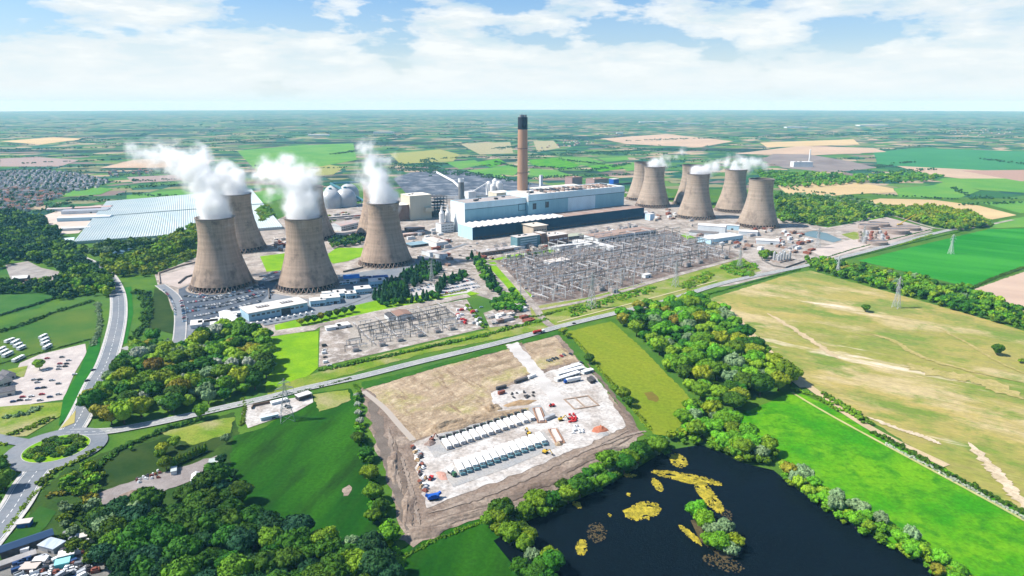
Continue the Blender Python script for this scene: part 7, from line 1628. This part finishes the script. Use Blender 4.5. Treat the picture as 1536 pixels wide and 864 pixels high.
# far belts, copses and hedgerow trees, to the horizon
far = []; frs = []
def belt(u0, v0, u1, v1, wpx, sp, r):
    a, b = G(u0, v0), G(u1, v1); n = max(2, int((b - a).length / sp))
    for i in range(n):
        f = rt.random(); w = wpx * mpp(u0, v0)
        far.append((a.x + (b.x - a.x) * f + rt.uniform(-w, w), a.y + (b.y - a.y) * f + rt.uniform(-1, 1) * w * 3, 0)); frs.append(rt.uniform(0.7, 1.3) * r)
for q in ((590, 252, 760, 268, 8, 7, 12), (640, 240, 660, 262, 10, 7, 12), (590, 248, 645, 250, 14, 4, 13), (660, 238, 940, 228, 3, 8, 11), (680, 256, 790, 276, 5, 7, 11), (790, 268, 945, 262, 4, 6, 11), (800, 234, 960, 226, 6, 7, 12), (744, 243, 790, 255, 3, 8, 10), (716, 250, 760, 246, 2, 8, 9), (795, 250, 868, 254, 3, 7, 11), (838, 240, 905, 247, 3, 7, 11), (875, 258, 945, 246, 4, 7, 11), (850, 230, 1000, 232, 10, 9, 12), (960, 240, 1130, 244, 8, 9, 12),
          (360, 250, 390, 250, 3, 9, 12), (380, 256, 520, 252, 2, 9, 10), (500, 232, 540, 226, 6, 8, 13), (0, 300, 110, 318, 8, 7, 11), (60, 318, 130, 296, 6, 8, 11), (0, 322, 60, 330, 8, 7, 11), (180, 292, 290, 296, 3, 9, 10), (120, 300, 200, 304, 4, 9, 10), (180, 282, 300, 278, 5, 9, 11), (130, 275, 330, 268, 4, 12, 12), (200, 258, 330, 262, 4, 12, 12), (0, 258, 140, 250, 3, 10, 13), (30, 246, 180, 240, 3, 12, 13),
          (310, 218, 440, 206, 3, 14, 16), (280, 214, 360, 210, 3, 14, 16), (430, 200, 560, 198, 2, 16, 18), (540, 212, 600, 210, 2, 12, 15), (560, 205, 720, 200, 3, 16, 18), (700, 214, 860, 207, 3, 14, 16), (745, 224, 790, 218, 6, 9, 15), (830, 206, 860, 204, 3, 10, 15), (1300, 262, 1400, 254, 4, 14, 13), (1340, 246, 1380, 244, 2, 14, 13), (1450, 296, 1536, 300, 4, 8, 12), (1440, 308, 1536, 304, 2, 10, 10), (1430, 282, 1460, 300, 2, 10, 10), (1280, 291, 1440, 300, 2, 10, 9), (1180, 284, 1280, 296, 2, 12, 10), (1190, 270, 1360, 266, 4, 12, 12), (1480, 240, 1560, 250, 4, 12, 14),
          (900, 222, 1100, 228, 2, 16, 13), (940, 212, 1120, 206, 2, 18, 16), (1130, 206, 1300, 200, 3, 18, 18), (1250, 204, 1536, 196, 3, 18, 18), (1350, 210, 1536, 206, 3, 16, 17), (0, 226, 160, 222, 2, 16, 15), (120, 214, 300, 222, 2, 16, 15)): belt(*q)
for k in range(340):                        # hedgerows and copses all over the plain
    Y = 2600 * math.exp(rt.uniform(0, 1.55)); X = rt.uniform(-0.82, 0.82) * Y; an = rt.choice((0.35, 1.9, 0.1, 0.6)) + rt.uniform(-.2, .2); Ln = rt.uniform(80, 420) * (Y / 3000) ** 0.6
    if -1000 < X < 1300 and Y < 3000: continue
    n = int(Ln / 14); wd = rt.choice((3, 4, 6, 40))
    for i in range(n):
        f = rt.uniform(-.5, .5) * Ln; pp = (X + f * math.cos(an) + rt.uniform(-wd, wd), Y + f * math.sin(an) + rt.uniform(-wd, wd), 0)
        if any(inpoly(pp, q) for q in FIELDS): continue
        far.append(pp); frs.append(rt.uniform(6, 12) * (Y / 3000) ** 0.35)
farm = leaf_mat('far leaves', (0.014, 0.055, 0.018), (0.035, 0.10, 0.025))
o = mass('far_woodland', far, frs, 4, farm, 1, 2, 0, 0.2, 0.85); o['kind'] = 'stuff'

# ------------------------------------------------------------------ the town at the far left and other far houses
roofs = [slate, tiles_red, M('brown tiles', (0.21, 0.125, 0.10), (0.27, 0.165, 0.135), 0.2), M('grey tiles', (0.24, 0.24, 0.26), None)]
rn = ['slate', 'red', 'brown', 'grey']
hm = []
for k in range(4):
    mb = MB(); mb.box(-5.5, 5.5, -4, 4, 0, 5.6, 0); mb.gable(-5.5, 5.5, -4, 4, 6.0, 3.2, 1, 0.4, 'x', 0); mb.box(2.5, 3.6, -0.6, 0.6, 7.5, 10.2, 0)
    o = mb.build('house', [render_w if k != 2 else wall_brick, roofs[k]], coll=False); hm.append(o.data)
TOWN = [(-40, 262), (60, 256), (120, 262), (165, 272), (150, 282), (110, 288), (80, 300), (40, 318), (-40, 318)]
hp = scatter(TOWN, 24, rt, 0.3)
hp.sort(key=lambda p: p[1])
tp = []
def house(p, k, where):
    o = bpy.data.objects.new('house', hm[k]); C.objects.link(o); o.location = (p[0], p[1], 0.2); o.rotation_euler = (0, 0, rt.choice((0.4, 1.97)) + 0.3 * math.sin(p[0] * 0.004) + rt.uniform(-.1, .1)); s = rt.uniform(0.75, 1.15); o.scale = (s * rt.uniform(1, 1.5), s, s)
    tag(o, f'small house with {rn[k]} roof {where}', 'house', f'{rn[k]} roofed houses {where}')
for i, p in enumerate(hp[:260]): house(p, rt.choices(range(4), (4, 2, 3, 3))[0], 'in the distant town')
if len(hp) > 260:
    mb = MB()
    for p in hp[260:]:
        a = rt.uniform(0, 3); s = rt.uniform(0.7, 1.1); mb.box(-6 * s, 6 * s, -4 * s, 4 * s, 0, 5.6, 0, rot=a, at=p); mb.box(-6.3 * s, 6.3 * s, -4.3 * s, 4.3 * s, 5.603, 9, 1, tp=2.6, rot=a, at=p)
    o = mb.build('far_town', [render_w, roofs[3]]); o['kind'] = 'stuff'
tp = scatter(TOWN, 26, rt, 0.5); o = mass('town_trees', tp, [rt.uniform(4, 9) for _ in tp], 8, farm, 1, 2, 0, 0.2, 0.9); o['kind'] = 'stuff'
for poly, nn, where in (([(800, 222), (860, 210), (900, 214), (830, 226)], 24, 'in the village behind the chimney'), ([(150, 258), (230, 254), (235, 262), (160, 268)], 20, 'in the hamlet by the long steam plume'), ([(1355, 198), (1536, 192), (1536, 200), (1420, 206)], 30, 'in the far village on the right')):
    for p in scatter(poly, 60, rt, 0.45, nn): house(p, rt.randint(0, 3), where)
for k, (u, v, w, d) in enumerate(((960, 184, 420, 120), (1020, 186, 300, 100), (462, 204, 180, 60), (560, 200, 200, 50), (1290, 189, 380, 120), (1180, 192, 260, 90), (730, 188, 360, 80), (925, 201, 60, 40))):
    p = G(u, v); o = MB().box(0, w, 0, d, 0, 12, 0).box(-1, w + 1, -1, d + 1, 12.004, 13, 1).build('warehouse', [wall_white, roof_white]); o.location = p
    tag(o, ('long white warehouse, left of two near the horizon behind the chimney', 'long white warehouse, right of two near the horizon behind the chimney', 'small white shed row beyond the middle steam plume', 'pale shed row left of the coal yard horizon', 'long pale warehouse far on the right horizon', 'pale warehouse beyond the pale towers', 'very long low white roof just left of the chimney top', 'small tilted white roof in far fields right of the chimney')[k], 'warehouse')

# ------------------------------------------------------------------ steam
def steam(name, label, balls, dens, thr=0.46, nsc=0.045, seed=0.0):
    """a cloud of drops: density falls off from the middle of the puffs and is torn by turbulence"""
    m = bpy.data.materials.new('steam'); m.use_nodes = True; nt = m.node_tree; nt.nodes.clear(); L = nt.links.new
    out = nd(nt, 'ShaderNodeOutputMaterial'); pv = nd(nt, 'ShaderNodeVolumePrincipled'); L(pv.outputs[0], out.inputs['Volume'])
    pv.inputs['Color'].default_value = (0.995, 0.997, 1.0, 1); pv.inputs['Anisotropy'].default_value = 0.15
    pos = nd(nt, 'ShaderNodeNewGeometry').outputs['Position']
    # turbulence also bends the puffs
    nw = nd(nt, 'ShaderNodeTexNoise'); nw.inputs['Scale'].default_value = nsc * 0.6; nw.inputs['Detail'].default_value = 2; L(pos, nw.inputs[0])
    vs = nd(nt, 'ShaderNodeVectorMath'); vs.operation = 'MULTIPLY_ADD'; L(nw.outputs['Color'], vs.inputs[0]); vs.inputs[1].default_value = (26, 26, 26); L(pos, vs.inputs[2])
    wp = nd(nt, 'ShaderNodeVectorMath'); wp.operation = 'SUBTRACT'; L(vs.outputs[0], wp.inputs[0]); wp.inputs[1].default_value = (13, 13, 13)
    f = None
    for c, r, k in balls:
        dn = nd(nt, 'ShaderNodeVectorMath'); dn.operation = 'DISTANCE'; L(wp.outputs[0], dn.inputs[0]); dn.inputs[1].default_value = c
        g = mth(nt, 'MULTIPLY_ADD', dn.outputs['Value'], -k / r, k)
        f = g if f is None else mth(nt, 'SMOOTH_MAX', f, g, 0.2)
    n = nd(nt, 'ShaderNodeTexNoise'); n.inputs['Scale'].default_value = nsc; n.inputs['Detail'].default_value = 5; n.inputs['Roughness'].default_value = 0.62
    of = nd(nt, 'ShaderNodeVectorMath'); of.operation = 'ADD'; L(pos, of.inputs[0]); of.inputs[1].default_value = (seed * 91, seed * 53, seed * 17); L(of.outputs[0], n.inputs[0])
    e = mth(nt, 'MULTIPLY_ADD', mth(nt, 'SUBTRACT', n.outputs[0], 0.5), 3.2, mth(nt, 'MULTIPLY_ADD', f, 1.55, -0.36))
    r = ramp(nt, [(0.0, 0.0), (0.45, 0.14), (1.0, 1.0)]); L(e, r.inputs[0])
    L(mth(nt, 'MULTIPLY', r.outputs[0], dens), pv.inputs['Density'])
    try: m.cycles.volume_step_rate = 0.35
    except Exception: pass
    import bmesh
    bm = bmesh.new()
    for c, r, k in balls:
        bmesh.ops.create_icosphere(bm, subdivisions=2, radius=r * 1.12, matrix=Matrix.Translation(c))
    me = bpy.data.meshes.new('tmp'); bm.to_mesh(me); bm.free(); o = bpy.data.objects.new(name, me); C.objects.link(o)
    md = o.modifiers.new('r', 'REMESH'); md.mode = 'VOXEL'; md.voxel_size = 5.0
    dg = bpy.context.evaluated_depsgraph_get(); me2 = bpy.data.meshes.new_from_object(o.evaluated_get(dg)); o.modifiers.clear(); o.data = me2; me2.materials.clear(); me2.materials.append(m)
    # keep the steam above the mouth it leaves
    return tag(o, label, 'steam', None, 'stuff')
def pl(tw, pts, name_label, dens, **kw):
    """puffs given as (row/column, radius in metres, weight, metres further off than the tower)"""
    b = tw.location; balls = [((b.x, b.y, 113.0), 34.0, 2.3), ((b.x - 2, b.y, 130.0), 36.0, 1.9), ((b.x - 6, b.y + 4, 146.0), 34.0, 1.4)]
    for u, v, r, k, dy in pts: balls.append((tuple(at(u, v, b.y + dy)), r, k))
    return steam('steam_plume', name_label, balls, dens, **kw)
pl(TOWERS[0], [(316, 292, 36, 1.2, 0), (306, 272, 40, 1.3, 15), (330, 262, 36, 1.1, 30), (290, 250, 40, 1.25, 25), (262, 240, 38, 1.1, 40), (300, 236, 30, 0.95, 50), (234, 234, 34, 0.98, 55), (205, 228, 28, 0.85, 70), (275, 262, 26, 0.8, 30)], 'big white steam plume drifting left from the nearest brown tower', 0.12, seed=1)
pl(TOWERS[3], [(350, 284, 30, 1.0, 0), (338, 270, 28, 0.9, 10), (325, 258, 24, 0.8, 20)], 'white steam rising from the tower half hidden above the car park', 0.11, seed=2)
pl(TOWERS[1], [(455, 292, 38, 1.2, 0), (448, 272, 40, 1.25, 10), (424, 262, 38, 1.2, 20), (466, 264, 32, 1.05, 15), (400, 256, 32, 0.95, 30), (430, 246, 28, 0.85, 30), (384, 264, 26, 0.8, 35), (410, 288, 26, 0.8, 20)], 'big white steam plume over the tower behind the long office', 0.12, seed=3)
pl(TOWERS[2], [(570, 282, 40, 1.2, 0), (566, 262, 40, 1.1, 0), (548, 272, 32, 0.8, 10), (560, 242, 34, 1.0, 5), (552, 226, 28, 0.85, 10), (543, 216, 20, 0.7, 15), (592, 270, 24, 0.65, 10), (580, 240, 24, 0.7, 10), (536, 258, 20, 0.6, 20)], 'tall white steam column over the tower beside the cube building', 0.10, seed=4)
def wisp(tw, pts, lab, dens, seed):
    b = tw.location; balls = [((b.x, b.y, 115.0), 29.0, 1.6)]
    for u, v, r, k, dy in pts: balls.append((tuple(at(u, v, b.y + dy)), r, k))
    return steam('steam_plume', lab, balls, dens, seed=seed)
wisp(TOWERS[7], [(992, 247, 30, 1.2, 0), (1001, 241, 26, 0.95, 10), (1016, 236, 20, 0.75, 20), (1024, 229, 20, 0.75, 30)], 'small white wisp trailing from the front-left pale tower', 0.09, 5)
wisp(TOWERS[9], [(1060, 256, 30, 1.2, 0), (1076, 249, 28, 1.05, 10), (1092, 244, 26, 0.95, 20), (1106, 239, 22, 0.8, 25)], 'white steam streaming right from the middle pale tower', 0.11, 6)
wisp(TOWERS[10], [(1120, 250, 30, 1.2, 0), (1132, 246, 28, 1.05, 10), (1146, 249, 24, 0.85, 15), (1112, 241, 24, 0.85, 20)], 'white steam streaming right from the rear pale tower', 0.11, 7)

# ------------------------------------------------------------------ the air
hz = MB(); hz.box(-31000, 31000, -2500, 31000, -2.0, 335.0)
hm_ = bpy.data.materials.new('air'); hm_.use_nodes = True; nt = hm_.node_tree; nt.nodes.clear()
out = nd(nt, 'ShaderNodeOutputMaterial'); pv = nd(nt, 'ShaderNodeVolumePrincipled'); nt.links.new(pv.outputs[0], out.inputs['Volume'])
pv.inputs['Color'].default_value = (0.26, 0.67, 1.0, 1); pv.inputs['Absorption Color'].default_value = (1, 1, 1, 1); pv.inputs['Density'].default_value = HAZE; pv.inputs['Anisotropy'].default_value = 0.0
air = hz.build('haze', hm_); air['kind'] = 'stuff'
print('TREES', COUNT, len(far), len(hp))
